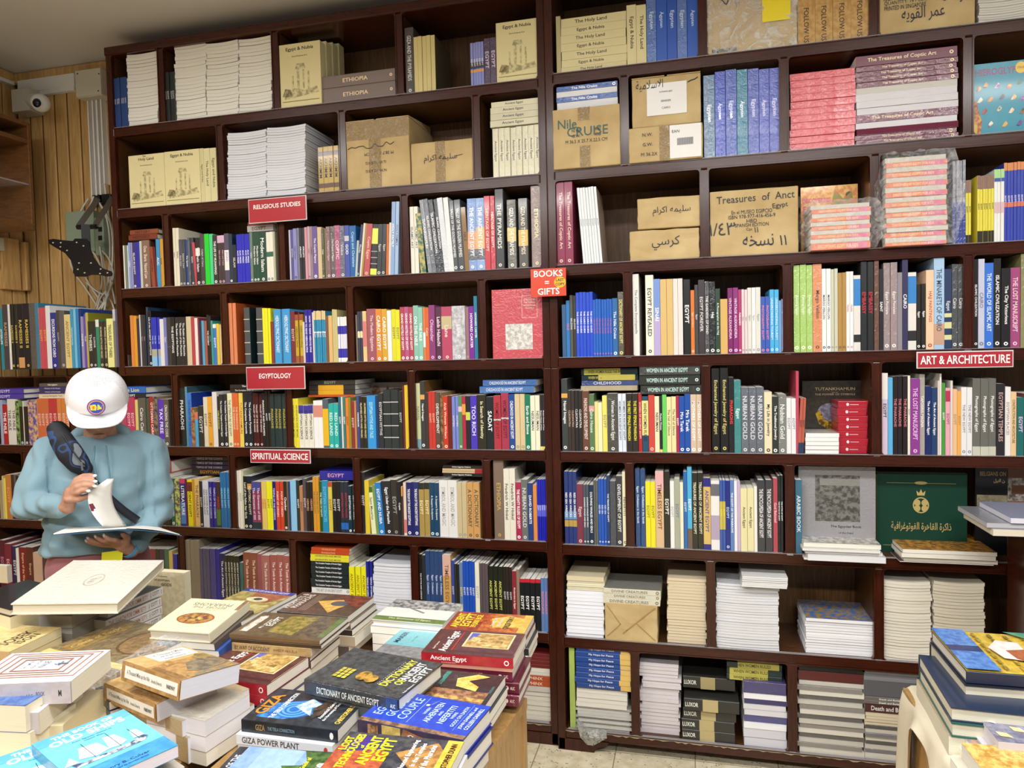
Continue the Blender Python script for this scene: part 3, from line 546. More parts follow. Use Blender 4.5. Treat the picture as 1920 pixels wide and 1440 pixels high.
G('L', 2, 'fourth', 430, 860, 8, """105 180 e8e0d0 998 EGYPT x2 d24;190 190 ccd0a8 554 EGYPT;218 265 1c1c1e f0f0d8 Land_of_the_Fallen_Star_Gods o;280 265 1c2438 e8dca8 ESOTERIC_EGYPT o @.14,.25,c89850;345 345 8a3a58 f0d8e0 The_Garments_of_ISIS @0,.2,4a4a90 @.85,1,2a3a3c x2;480 345 e4c868 c84a30 NUBIAN x2;560 340 ecea20 554 EGYPT x2;655 345 1f1f78 e0e0ff TEMPLE_OF_THE_COSMOS;705 345 cc4428 f8e0d8 POINT_OF_ORIGIN x2
815 345 26301c fff Chamber o;870 345 7a5a50;895 345 2a3e70;920 325 8cc4e8 5a90b8 - ;1008 330 2a342c eee EGYPT;1055 415 b88058 7a3a28 EGYPT;1105 305 54484c ddd EGYPT;1155 350 1c1a1a d8a080 HERMES x2;1260 270 d8982e 554 THE_SACRED_EGYPT x2;1350 345 1f5a2a f0f8d0 THE_TREES_OF_EGYPT;1397 330 1f8ab8 6acae0 EGYPTIAN_SCIENCES;1485 350 d8c850 a84a2a EGYPT @0,.1,b85030
1545 345 181a20 ddd EGYPT x2;1672 345 26303c c03a4a EGYPTIAN_MAGIC @.8,.93,2a68b8 x2;1785 410 18323c fff EGYPTIAN_MAGIC o x2""", 1895)
G('L', 2, 'fifth', 670, 860, 7.68, """55 200 2c2c30 eee EGYPT;108 315 e4c838;172 410 e8ecc0 666 Saint_Macarius @0,.12,4a6a30 L-4;240 385 7a9a50 - - L-4;282 350 2a80c8 fff EGYPT_AND_NUBIA o L-4;365 330 2e2e32 fff Egypt_Under_the_Pharaohs o L-3;495 310 38342e aaa EGYPT o L-2;585 335 26262a fff Coptic L-2;640 400 4a3a34 - - @0,.2,d89a48;665 345 e8d0b8 - - @.7,.95,d87a78;708 345 24286a fff THE_REALM_OF_THE_ANCIENT_EGYPTIANS o;785 340 24286a
812 340 2a3270 fff THE_REALM_OF_THE_ANCIENT_EGYPTIANS o;890 350 a89050 f0e8b0 EGYPT @0,.12,2a3228 x2;1040 345 1c4464 e0f0f8 A_Saqqara_Sculpture o x2;1178 310 e4e4e2 aaa SYMBOL_AND_MAGIC x2 hc;1440 340 c8b890 998 - o x2;1575 345 cc9c60 554 A_DICTIONARY o hc x2""", 1768)
G('L', 2, 'sixth', 910, 850, 6.857, """105 55 7c6a5c c8a858 ETHIOPIA o hc d20;240 200 e8e4d4 333 Friedrich_W_Hinkel g x2;390 375 a82c50 fff THE_MIGHTY_RULERS_OF_EGYPT o;465 340 6a706c ddd NUBIAN_GOLD o;548 385 264080 fff DAVID_ROBERTS;612 410 d88a4a f0e0c0;665 335 2024b0 e8e8ff EGYPT @.42,.6,5a60d8 x6""", 826)
# seventh shelf
G('L', 1, 'first', 0, 720, 3, "0 880 5a2030 c8a EGYPT;32 900 7a2a3a eab EGYPT;68 915 2a2a50 ddd EGYPT;95 925 e8e4d8 445;110 920 7a2428 f0c890 Empire_of_the_World;152 920 5a3028 e0b080 Empire;190 950 c8a890 - ;240 920 4a3a3a;330 920 8a7a5a;480 920 3a4a5a;600 920 6a3a3a;760 930 6a6a6a;850 930 8a3a4a;880 930 2a3a2a;905 930 4a3a5a;930 930 4a7a5a;955 940 d8c070;975 960 2a2aa0 fff EGYPT", 1000)
G('L', 1, 'second', 340, 1000, 7.385, """62 100 8f8672 c8c080 - x3 d24;262 215 4a4a70 - - g x3;400 220 3a388a - - g;480 225 24249a;532 285 16205a fff The_Art_of_Ancient_Egypt;605 310 26281c e8e8d0 ANCIENT_EGYPTIAN_LITERATURE x5;812 410 3a6a68 - - g;860 270 8a5038 f4dcc8 The_Tomb_in_Ancient_Egypt x2;1060 290 98585a f4dce0;1115 310 a86a60 f8e4dc The_Tomb_in_Ancient_Egypt;1230 305 a05a50 f8e4dc The_Tomb_in_Ancient_Egypt x3""", 1520)
G('L', 1, 'third', 570, 1010, 8.727, "740 465 ecea20 a05a20 ANCIENT_EGYPT;828 gap;848 465 ecea20 a05a20 ANCIENT_EGYPT;932 gap;942 470 ecea20 a05a20 ANCIENT_EGYPT;1025 370 1e2890 fff TEMPLE_OF_KARNAK d24 fc16205a x2", 1122)
G('L', 1, 'fourth', 770, 1010, 6.857, """85 200 1a1c1c eee THE_MYTHS_AND_LEGENDS x2;155 215 2a3034;195 160 2c4878 e0e8ff Egypt__Civilization g x4;420 210 c8a060 8a5a30 TIMELESS_EGYPT @0,.3,d8b0a0;525 285 3a4a9a ddf EGYPT;565 325 2c302c ddd;600 335 2a2a2a;630 310 6a80a8 ecdf40 EGYPT;675 290 1e50b8 e8f0ff EGYPT o x4;830 310 e8e6d0 aaa EGYPT;888 320 5a5054 bbb - x3
1000 360 22261e e0e070 ANCIENT_EGYPT x3 hc;1190 365 2c2622 ddd EGYPT x3;1308 420 8a2c38 f8f0e0 Modernism_in_Egypt;1365 400 8a7a68;1405 520 181c20 fff EGYPT @0,.07,c02838 x4;1675 510 5a7ab0 f08088 PHOTOGRAPHY x3""", 1812)
# ------------------------------------------------------------------ right bookcase, fourth shelf
G('R', 4, 'first', 1040, 535, 8, """110 290 3a6088 c33;175 230 2f78c0 e07080 NILE;230 150 55554c ddd BELZONI;278 155 3c3a36 ddd BELZONI;322 100 2a50d0 fff THE_CAIRO_GUIDE x5;578 205 2664c4 c86aa0 THE_NILE_CRUISE o x7;865 195 2f68a8 e8f0ff The_Nile_Cruise o;948 100 55564a ece08a DICTIONARY_OF_ANCIENT_EGYPT o g hc""", 1046)
G('R', 4, 'second', 640, 360, 3, "1640 462 e8e6e0 667 The_Complete_Encyclopaedia;1676 gap;1712 468 ecead8 334 EGYPT_REVEALED o;1758 490 7a98d8 fff SINAI @.5,1,b8a8d8;1795 490 d8b878 997 - x2;1867 485 e4dcd8 887 - x2", 1922)
G('R', 4, 'second', 1270, 500, 8.47, """98 205 1c1e20 fff EGYPT hc;214 375 d87a38 f8d8b8 Egypt_Caricature o;277 290 43474a ddd Egypt;335 210 3f373a ddd EGYPT_FOREVER;437 235 4a4c50 eee THE_GARDENS_OF_SAND o g;512 240 1c2024 fff Hajj o g;605 350 2a4636 e8f0e8 A_Photographer_on_the_Hajj o;685 515 d8b068;802 340 7a2468 f0c8e8 VINTAGE_ALEXANDRIA o;887 335 8a2c78 f8d8f0 VINTAGE_ALEXANDRIA o
970 365 b03a70 fff PARADISO o;1022 360 e0d0d4 a88 Egypt o x2;1118 335 dcdad4 998 Egypt o;1182 335 f0f0ee 999 Egypt o;1245 330 dcdcd4 999 Egypt o;1325 470 3c5cb8 f08898 PHOTOGRAPHY_EGYPT o x2;1470 360 4ab0e4 d8f0ff UNDERSTANDING_TOURISM o x2;1615 540 7aa8d8 468;1655 515 8898c8 - - g""", 1715)
G('R', 4, 'third', 1480, 480, 7.577, """62 118 a8cc70 f0f8e0 Painting_Egypt o g x3;335 105 dc9066 6a4a3a Margo_Veillon o g;465 180 ecefee 335 MARGO_VEILLON o x2;592 180 ccccb8 997 - o x2;692 235 b08a48 654 - o x2;812 215 eeecee b88 Nubia o x2;915 275 e0ddd8 333 - @.05,.4,3a84cc @.78,.88,2a2a2e;1015 60 24282c c83040 EMBASSY hc x2;1205 55 6a4a3c 977 - g;1275 190 24262c fff SAINT;1340 95 9a8a8c f4ecec Egypt_Portraits g o x2;1535 235 8f8a90 667""", 1622)
G('R', 4, 'third', 1690, 470, 7.385, """12 110 38345a fff CAIRO;95 300 e4e0dc 333 - @.05,.4,3a84cc @.75,.88,2a2a2e;215 460 26221e fff Egypt o x2;340 270 ecc8a8 c05040 HAJJ_PAINTINGS o fc8f7f3a;452 100 a8c8e8 46546a THE_MINARETS_OF_CAIRO @.72,.95,c8a088 bc1f4f8f;600 255 2c3e64 ddd Egypt @.55,.6,d8d8a0 @.66,.74,d8d8a0 @.82,.88,d8d8a0;702 185 4c5055 ddd Cairo o g x2""", 868)
G('R', 4, 'fourth', 1690, 470, 7.385, """1005 120 1c1c1e f4f4f4 ISLAMIC_CIVILIZATION o;1070 115 c4c8e0 778 CAIRO o;1160 170 3a74d8 e8f4ff THE_WORLD_OF_ISLAMIC_ART o;1285 110 222222 fff ISLAMIC_CIVILIZATION o;1385 245 1e1e24 fff The_City_Victorious o;1512 235 a04a7c f4d0e0 THE_LOST_MANUSCRIPT o;1655 10 8a8a60 - - g;1800 200 3a4a5a;1950 200 8a3a3a;2100 200 d8c8a0""", 2260)
# fifth shelf
G('R', 3, 'first', 1040, 670, 6.62, """88 270 3c4240 fff Naval_Images o @.2,.26,e0a850 d22;165 410 3a302c c8a890 CLEOPATRA x2;250 410 2a2826 ddd CLEOPATRA x2;345 420 6a4538 f0e0d8 FASHIONS_AND_DEVELOPMENT o;430 460 5a7a54 e0ecd8 Cairo_House o @.2,.3,d8a0a0;495 555 e8dc90 c55;540 565 ece8c0 776;592 480 ece070 887 EGYPT;655 450 4a4a44 e8f0e8 Women_in_Ancient_Egypt o g;788 450 dfe8f4 334 WOMEN_IN_ANCIENT_EGYPT x2;890 450 302a26 f0e838 THE_FIRST_FEMALE_PHARAOH x2
1038 450 b8282e f4d0c8 WOMEN_OF_ANCIENT_EGYPT;1085 485 24506a 223 WHEN_WOMEN_RULED hc @.08,.7,e4e090;1165 470 cc4a40 f4c8b8 - o;1243 485 ece4c0 333 NESUMAN;1302 480 222a24 fff Modern_Women @.95,1,e8d870;1338 465 6ad060 fff - ;1392 488 ecdfa8 554 The_Veil_of_Silence x2;1510 480 a82850 fff EGYPT;1548 485 1e50a8 fff Mrs_Tarek o;1615 455 1e50a8 fff Mrs_Tarek o;1688 460 d4bca4 fff MOTHERS_OF_EGYPT o x2""", 1835)
G('R', 3, 'second', 1320, 690, 5.647, """78 0 16181a d8c878 Enchanted_Jewelry_of_Egypt o hc x2;262 100 1e1e20 f04040 PHARAOHS;320 130 3f8a8a e8ffff Egypt g;395 205 636a74 e0e0e8 NUBIAN_GOLD o g x3;638 255 e8dcb8 333 My_Life_in_Jewelry o;722 305 2e3430 fff The_Traditional_Jewelry o;790 280 7c807c eee Nubian_Gold o g;875 320 e8e8ea 889 EGYPT x2;975 35 c04a60 fff;1008 320 b8604a 222 EGYPT @.8,1,2a3a5a x2 L3""", 1072)
G('R', 3, 'third', 1640, 690, 6.857, """95 68 d4c0d4 222 EGYPT @0,.32,e8e0dc;172 125 5ab0e0;236 105 22181c d88088 THE_PHARAOHS x3;425 100 e8e4d4 888 EGYPT;460 140 8a3a90 ecc0ec THE_LOST_MANUSCRIPT o;582 85 a8a49c f4f4ec TAPOSIRIS_MAGNA g;652 235 182a64 fff The_Art_of_Ancient_Egypt;733 255 1e3f6a fff The_Art_of_Ancient_Egypt;812 165 e0d0c8;840 75 e8e8e0 667;867 195 4a9a40 fff EGYPT;910 260 e8a8b8 a04060 EGYPT @.04,.2,b8305a;972 165 d8d4cc;1005 275 ecbc90 a85 EGYPT;1065 300 e8ac58 a85 EGYPT
1118 250 e8e8ea 889 THE_NEW_EGYPT o x2;1260 135 6a6a64 f4f4f0 Photographs_of_Egypt @.88,1,c8c8b8 x3;1568 205 26242a c8a8a0 EGYPTIAN_TEMPLES;1680 245 eceae8 a88 EGYPTIAN_PLACES;1757 310 ecc898 443 CONSTRUCTION_AND_ARCHITECTURE;1832 380 1e6a68 e8c8f0 EGYPT;1920 330 6a2a3a;2000 330 c8b890;2100 330 3a4a5a""", 2220)
# sixth shelf
G('R', 2, 'first', 910, 850, 6.857, """1018 235 2a3a78 fff RED_SEA_WRECKS @.55,.66,6a90c0 @.67,.76,b89a50 x3;1175 400 7a3a4c e8c8c8 Egypt o;1262 400 4a5460 fff DOLPHINS_WHALES_AND_SEALS o x2;1335 410 1e3450 fff DOLPHINS_WHALES_AND_SEALS o;1393 350 5f625c ccc - g x2;1452 330 2858b8 d8e8ff RED_SEA o x3;1562 285 2c406c fff THE_TREASURES_OF_EGYPT o;1603 360 4a4e54 - - g;1682 295 3c3c42 eee DEVELOPMENT_OF_EGYPT o;1765 240 e8e6c0 665 NEFERTITI o""", 1825)
G('R', 2, 'second', 1180, 870, 6.19, """68 60 2a4a7c e8f0ff Egypt__Civilization_in_the_Sands g hc x2;190 205 ecdf28 7a7a20 EGYPT x2;305 90 d8b890 7a4a2a TIMELESS_EGYPT @0,.25,e0b0b0;402 90 26241c f0f0e8 EGYPT hc;475 200 ececea aaa EGYPT;525 175 a8ac98 6a7a90 EGYPT;590 215 ece8cc 333;630 90 2a68b0 d8ecff EGYPT;675 38 50b0dc fff EGYPT @.75,1,6a5a48;730 100 26281f f0e8c8 TREASURES_OF_ANCIENT_EGYPT x2;860 165 d8b868 5a4a9a ANCIENT_EGYPT @0,.12,2a2a80 @.92,1,2a2a80 hc
948 195 e8e6e4 444 - @.05,.22,6a6a70 @.5,.85,b0a0b8;1050 190 3a5aa8 ecdf40 EGYPT @.3,.7,c8b850 x2;1118 195 1e2a80 c8d8f0 EGYPT o;1172 190 5a80b8 fff THE_EGYPT_OF_THE_PHARAOHS;1218 195 e8e8ec 889;1255 210 c8b0d0 7a5a8a;1292 280 e4dcaa 222 Ancient_Egypt x2;1448 260 eceae0 889;1487 190 3e3e42 f0f0f0 THE_ENCYCLOPEDIA_OF_ANCIENT_EGYPT hc x2;1672 170 b04a58 f4c8d0 God_Beloved;1725 135 1c2426 fff THE_MYTHS_OF_EGYPT x2;1790 gap""", 1800)
# ------------------------------------------------------------------ top shelves
G('L', 7, 'first', 0, 0, 3, "640 435 2c4680 ccd SINAI m x6", 714)
S('L', 7, 'first cubby', 0, 0, 3, 712, 888, "295 f2f2ec - - p sag4 x22", depth=.2)
G('L', 7, 'second', 0, 0, 3, "925 405 1e2628 ccc EGYPT x4", 985)
S('L', 7, 'leftmost pile of the second cubby', 0, 0, 3, 980, 1158, "245 f2f2ea - - p sag4 x21", depth=.2)
S('L', 7, 'middle pile of the second cubby', 0, 0, 3, 1160, 1340, "232 f2f2ea - - p sag4 x21", depth=.2)
S('L', 7, 'rightmost pile of the second cubby', 0, 0, 3, 1342, 1528, "208 f2f2ea - - p sag4 x22", depth=.2)
INK = hexc('4a4334')
def plate(sub=True):
    "engraved plate on the cream slip cases: columns, ruins and ground"
    b = hexc('a59a70'); b2 = hexc('d8d0a0'); d = []
    d += [('p', 'f', [(.1, .13), (.95, .2), (.9, .3), (.6, .25), (.35, .3), (.12, .22)], b, b2), ('r', 'f', .42, .26, .48, .62, b, b2), ('r', 'f', .56, .28, .6, .58, b, b2), ('p', 'f', [(.38, .6), (.64, .6), (.6, .68), (.42, .68)], b, b2), ('p', 'f', [(.05, .18), (.3, .16), (.26, .28), (.12, .3)], hexc('6e6548'), b), ('r', 'f', .3, .22, .34, .5, b2, b), ('r', 'f', .68, .25, .72, .55, b2, b), ('r', 'f', .05, .09, .95, .1, hexc('8a8058'))]
    return d
def slip(t1): return [('t', 'f', t1, .5, .91, .8, .07, INK, 0, .02), ('t', 'f', 'David Roberts R.A.', .5, .8, .4, .022, INK)]+plate()
CREAM = hexc('e3d9a6')
for k in range(4):
    FO('L', 7, 0, 0, 3, 1575+k*36, 1805+k*36, 240+k*6, ['cream slip-cased book with Egypt & Nubia title, beside the wide white piles, top shelf', 'second cream slip-cased book behind the faced-out one, top shelf', 'third cream slip-cased book in the receding row, top shelf', 'rearmost cream slip-cased book in the receding row, top shelf'][k], th=.045, y=.005+k*.05, c=CREAM, dec=slip('Egypt & Nubia') if k == 0 else [('t', 's', 'Egypt & Nubia', .4, .5, .6, .4, INK)], fin=1, pc=CREAM, hc=False, group='cream slip-cased books on the top shelf')
S('L', 7, 'third cubby', 640, 0, 3, -110, 302, "475 7a6a64 f0d8b0 ETHIOPIA hc o x1;405 7a6a64 f0d8b0 ETHIOPIA hc o x1", depth=.2)
G('L', 7, 'fourth', 640, 0, 3, "358 155 4a4644 ddd GIZA_AND_THE_PYRAMIDS o hc;408 200 d8c888 a98 - fc4a4434 d19 x5", 528)
G('L', 7, 'fourth', 640, 0, 3, "726 235 8a90d0 fff EGYPT @.45,.6,3a3a50 @.62,.68,e0a050 x5;802 212 4a3a58 d8c8e0 EGYPT g x2", 872)
FO('L', 7, 640, 0, 3, 872, 1110, 115, 'cream slip-cased book faced out at the right end of the top shelf, left bookcase', th=.045, y=.006, c=CREAM, dec=slip('Egypt & Nubia'), fin=1, pc=CREAM)
# second shelf
FO('L', 6, 0, 0, 3, 727, 928, 868, 'cream slip-cased book faced out with The Holy Land title, second shelf', th=.045, y=.01, c=CREAM, dec=slip('Holy Land')+[('t', 'f', 'The', .45, .97, .12, .03, INK)], fin=1, pc=CREAM)
FO('L', 6, 0, 0, 3, 928, 1127, 845, 'cream slip-cased book with Egypt & Nubia title right of The Holy Land one, second shelf', th=.045, y=.01, c=CREAM, dec=slip('Egypt & Nubia'), fin=1, pc=CREAM)
G('L', 6, 'first', 0, 0, 3, "1128 835 d8cf9c 554 Egypt_and_Nubia m;1150 835 ddd5a4 554 The_Holy_Land m;1184 832 ddd5a4 554 Egypt_and_Nubia m", 1220)
S('L', 6, 'left shrink-wrapped pile of the second cubby', 0, 0, 3, 1278, 1496, "735 dfe2ea - - p g sag5 x28", depth=.22)
S('L', 6, 'right shrink-wrapped pile of the second cubby', 0, 0, 3, 1498, 1716, "705 dfe2ea - - p g sag5 x28", depth=.25)
G('L', 6, 'second', 0, 0, 3, "1790 822 b89a48 3a2a1a AKHMIM @.1,.2,5a3a20 @.8,.9,5a3a20 x4", 1905)
S('L', 6, 'fourth cubby upon the upright books', 640, 0, 3, 838, 1118, "665 d6d2b4 333 Ancient_Egypt x1;628 d0ccb0 333 Ancient_Egypt x1;592 d6d2b4 333 Ancient_Egypt x1;560 dcd8ba 333 Ancient_Egypt", base=703, depth=.2)
G('L', 6, 'fourth', 640, 0, 3, "852 712 d6d2b4 333 Ancient_Egypt g x8", 1120)
# right bookcase, top shelf
S('R', 7, 'first cubby', 640, 0, 3, 1236, 1604, "360 ddd3a4 4a4334 The_Holy_Land m;318 ddd3a4 4a4334 Egypt_&_Nubia m;270 ddd3a4 4a4334 The_Holy_Land m;225 ddd3a4 4a4334 Egypt_&_Nubia m;178 ddd3a4 4a4334 The_Holy_Land m;132 ddd3a4 4a4334 Egypt_&_Nubia m;80 ddd3a4 4a4334 The_Holy_Land m", depth=.22)
G('R', 7, 'first', 640, 0, 3, "1208 90 b8ae84 443 - m", 1234)
G('R', 7, 'first', 640, 0, 3, "1606 28 ddd3a4 4a4334 Egypt_&_Nubia m;1660 28 ddd3a4 4a4334 The_Holy_Land m;1716 -90 4a70b8 c8d8f0 Egypten g;1772 -90 1f55b8 c8d8f0 Ägypten;1832 -90 2050b4 c8d8f0 Egypten;1888 -90 4a70b8 c8d8f0 Egypten g;1945 -90 1f55b8 c8d8f0 Ägypten", 2010)
G('R', 7, 'second', 1280, 0, 3, "648 -60 c8a060 3a2a1a FOLLOW_US c.62 picb48a48 x4", 1048)
S('R', 7, 'third cubby', 1280, 0, 3, 1665, 1935, "-40 dcdad2 - - p sag4 x12", depth=.2)
# right, second shelf
S('R', 6, 'first cubby upon the box', 640, 0, 3, 1210, 1553, "562 e4e6ea - - p;532 2a5aa8 fff The_Nile_Cruise g;500 e4e6ea - - p;470 2a5aa8 fff The_Nile_Cruise g o", base=605, depth=.2)
G('R', 6, 'third', 1280, 0, 3, "118 425 5a7a9a dde Egypten g;182 402 2a48b8 c8d8ff Ägypten g;242 392 3a55b0 c8d8ff Egypten g;305 392 2a7a98 e8f4ff Ägypten g;367 388 4458b0 d8d8ff Egypten g;430 390 4a5ab8 d8d8ff Ägypten g;488 382 4a5ab8 d8d8ff Egypten g", 545)
S('R', 6, 'left pile of the fourth cubby', 1280, 0, 3, 606, 972, "395 d0505a a84048 - g x11", depth=.2)
S('R', 6, 'maroon pile of the fourth cubby', 1280, 0, 3, 976, 1548, "738 6a2a40 e8d0a0 The_Treasures_of_Coptic_Art g o x2;702 6a2a40 - - p g;668 dcdae0 - - p g;622 6a2a44 e8d0a0 The_Treasures_of_Coptic_Art g;585 dcdae0 - - p g;545 dcdae0 - - p g;505 dcdae0 - - p g;468 d0cec8 - - p g;345 6a2a40 f0dcb0 The_Treasures_of_Coptic_Art g o x4;285 6a2a40 f0dcb0 The_Treasures_of_Coptic_Art o", depth=.24)
TQ = hexc('2a90aa')
hd = [('t', 'f', 'HIEROGLYPHS', .47, .88, .86, .1, hexc('8a4a78'), 0, .03), ('e', 'f', .82, .9, .09, .08, hexc('e8c030')), ('t', 'f', 'STENCIL', .82, .9, .13, .03, hexc('7a2a20'))]
for i, (x, y) in enumerate([(.1, .66), (.22, .7), (.42, .68), (.62, .66), (.8, .7), (.12, .5), (.3, .5), (.5, .52), (.7, .5), (.86, .48), (.2, .34), (.45, .36), (.66, .32), (.85, .3), (.3, .16), (.55, .14), (.8, .14)]):
    cc = hexc(['5a3a4a', 'e0b050', '8a4ab0', 'c84a30', '3a6a3a', 'e8e0d0', 'd88a30'][i % 7]); cc2 = hexc(['e0b050', '3a3a3a', 'e8e0d0'][i % 3])
    hd.append(('p', 'f', [(x-.05, y-.03), (x-.01, y+.02), (x+.02, y+.045), (x+.055, y+.01), (x+.03, y-.02), (x, y-.035)], cc, cc2))
hd += [('p', 'f', [(0, .05), (.13, .02), (.16, .2), (.1, .34), (.06, .5), (0, .48)], hexc('a03a28'), hexc('d8a040')), ('p', 'f', [(0, .05), (.07, .05), (.08, .16), (0, .18)], hexc('e8c040'))]
FO('R', 6, 1280, 0, 3, 1632, 1960, 348, 'turquoise stencil book of hieroglyphs faced out on the second shelf of the right bookcase', th=.012, y=.03, c=TQ, dec=hd)
# right, third shelf
G('R', 5, 'first', 640, 360, 3, "1210 -62 8a2a4c f0d0c0 The_Treasures_of_Coptic_Art o;1256 -60 8a2a4c f0d0c0 The_Treasures_of_Coptic_Art o d24;1303 gap;1342 -30 dfe6ea 99a EGYPT L-4 fcb8a898 x7", 1452)
G('R', 5, 'fourth', 1600, 270, 6, """1120 180 8a8c98 ddd - g @.5,1,3a4a9a x4;1268 400 e4d850 443 EGYPT @0,.2,8a6a60 @.86,1,2a2418 d20 x2;1330 gap;1395 350 e4d850 443 EGYPT @0,.2,8a6a60 @.82,1,2a2418 x6;1585 280 e8e8e6 b88 - @0,.12,a8d890 @.12,.17,3a5aa8 @.45,.6,d8b8c0 x3;1698 200 3a4ab0 e8e8ff EGYPT @0,.1,d88a50 @.5,.56,d87a60 x8""", 1990)
# ------------------------------------------------------------------ piles upon rows
S('L', 5, 'first cubby upon the upright books', 220, 420, 6.4, 140, 480, "122 7a3a28 3a1a10 HISTORY hc;62 8a4a30 3a1a10 HISTORY hc", base=188, depth=.17, y=.004)
S('L', 5, 'second cubby under the sign', 220, 420, 6.4, 1560, 1870, "10 b8b4b4 555 EGYPT;-30 8a3a40", base=85, depth=.17)
S('L', 3, 'left end upon the upright books', 0, 700, 9.6, -200, 415, "370 4a3aa0 d8d0f8 EGYPT hc;275 4a3aa0 d8d0f8 EGYPT hc", base=462, depth=.2)
S('L', 3, 'cream book pile upon the orange spines', 0, 700, 9.6, 695, 1220, "368 e4d0b0 876 Learning_Hieroglyphic_Texts;305 3a3668 c8c8e8 Wisdom_of_the_People;240 3a3668 c8c8e8 Wisdom_of_the_People;175 5a5450 e8e8c8 Hieroglyphs", base=452, depth=.2)
S('L', 3, 'second cubby upon the upright books', 225, 700, 9.6, -60, 440, "362 1e2430 eee EGYPT hc;240 2f68c0 e8e070 The_Lion hc", base=440, depth=.22)
S('L', 3, 'third cubby upon the upright books', 330, 710, 8.348, 850, 1500, "150 202022 ddd The_Complete_Gods_and_Goddesses;88 2a2626 fff The_Complete", base=215, depth=.18, y=.02)
S('L', 3, 'fourth cubby upon the upright books', 540, 700, 8, 310, 1000, "320 c8501e - - ;250 2a2c30 - - @.2,.75,e0a828;172 2a2c30 - - @.2,.75,e0a828;100 2e2e2c 998 EGYPT", base=355, depth=.2, y=.05)
FO('L', 3, 540, 700, 8, 1218, 1800, 135, 'pale book with two brown figures standing behind the black spines, fifth shelf', th=.012, y=.2, c=hexc('9a8c84'), dec=[('e', 'f', .2, .84, .12, .12, hexc('5a3a28'), hexc('8a6a50')), ('p', 'f', [(.4, .8), (.5, .95), (.56, .85), (.7, .92), (.6, .78), (.5, .74)], hexc('4a2a20')), ('r', 'f', .78, .8, .95, .93, hexc('6a4a3a'), hexc('9a8c84'))])
S('L', 3, 'fifth cubby upon the upright books', 770, 700, 7.11, 915, 1640, "172 4a78b8 e0e8f8 CHILDHOOD_IN_ANCIENT_EGYPT g", base=262, depth=.17)
S('L', 3, 'fifth cubby, upper of the two wrapped blue ones', 770, 700, 7.11, 965, 1685, "85 3f68a8 e0e8f8 CHILDHOOD_IN_ANCIENT_EGYPT g", base=168, depth=.17)
S('R', 3, 'blue and tan pile upon the upright books', 1040, 670, 6.62, 330, 1030, "350 b0a284 - - g;285 3a4a80 d8d8e8 CHILDHOOD g;215 0c2a2c c0b050 WHEN_WOMEN_RULED_THE_WORLD hc @.3,.95,b8b050;135 0c2a2c 2a2a10 WHEN_WOMEN_RULED_THE_WORLD hc @.05,.7,b8b050", base=415, depth=.17, y=.03)
S('R', 3, 'black pile upon the upright books', 1040, 670, 6.62, 1055, 1812, "342 2e302e c8e8e0 WOMEN_IN_ANCIENT_EGYPT hc o g;222 2e302e c8e8e0 WOMEN_IN_ANCIENT_EGYPT hc o;95 3e403e c8e8e0 WOMEN_IN_ANCIENT_EGYPT hc o g", base=458, depth=.17, y=.003)
S('L', 2, 'third cubby upon the upright books', 300, 850, 9.6, 560, 1250, "290 1a1a1c c88a3a EGYPTIAN;215 1c1a48 c8c8e0 TEMPLE_OF_THE_COSMOS;140 1c1a48 c8c8e0 TEMPLE_OF_THE_COSMOS;60 1c1a48 c8c8e0 TEMPLE_OF_THE_COSMOS", base=385, depth=.17, y=.08)
S('L', 2, 'third cubby, thick ones beside the person', 300, 850, 9.6, -300, 180, "350 1a1a1e - - ;130 b04038 fff EGYPT hc", base=445, depth=.22)
S('L', 2, 'fourth cubby upon the upright books', 430, 860, 8, 1350, 1880, "185 1f2490 d8a0c0 EGYPT", base=320, depth=.2)
S('L', 2, 'fifth cubby upon the upright books', 670, 860, 7.68, 1230, 1815, "212 1e1e22 fff Ancient_Egyptian_Medicine;182 c8b088 855 - @.8,1,a02828;145 c8b088 855 - @.8,1,a02828;100 26221e fff Ancient_Egyptian_Medicine", base=260, depth=.16, y=.01)
# seventh shelf piles
S('L', 1, 'third cubby', 570, 1010, 8.727, 110, 735, "905 d8d4c8 - - p x3;805 eeeeee 999 THE_ART_OF_ANCIENT_EGYPT o;380 1f2c2e fff The_Complete_Temples_of_Ancient_Egypt x6;262 e4dc38 665 AKHENATEN_AND_MOSES x2;155 c04a20 f0b080 PHARAOHS x2", depth=.2)
S('L', 1, 'white pile of the third cubby', 570, 1010, 8.727, 1130, 1772, "400 dfe2ea - - p sag3 x19", depth=.22)
FO('L', 1, 1, 1020, 5.333, -20, 90, 390, 'cream book standing behind the table piles at the frame edge', th=.02, y=-.55, c=hexc('d8cdb0'), z0=.78)
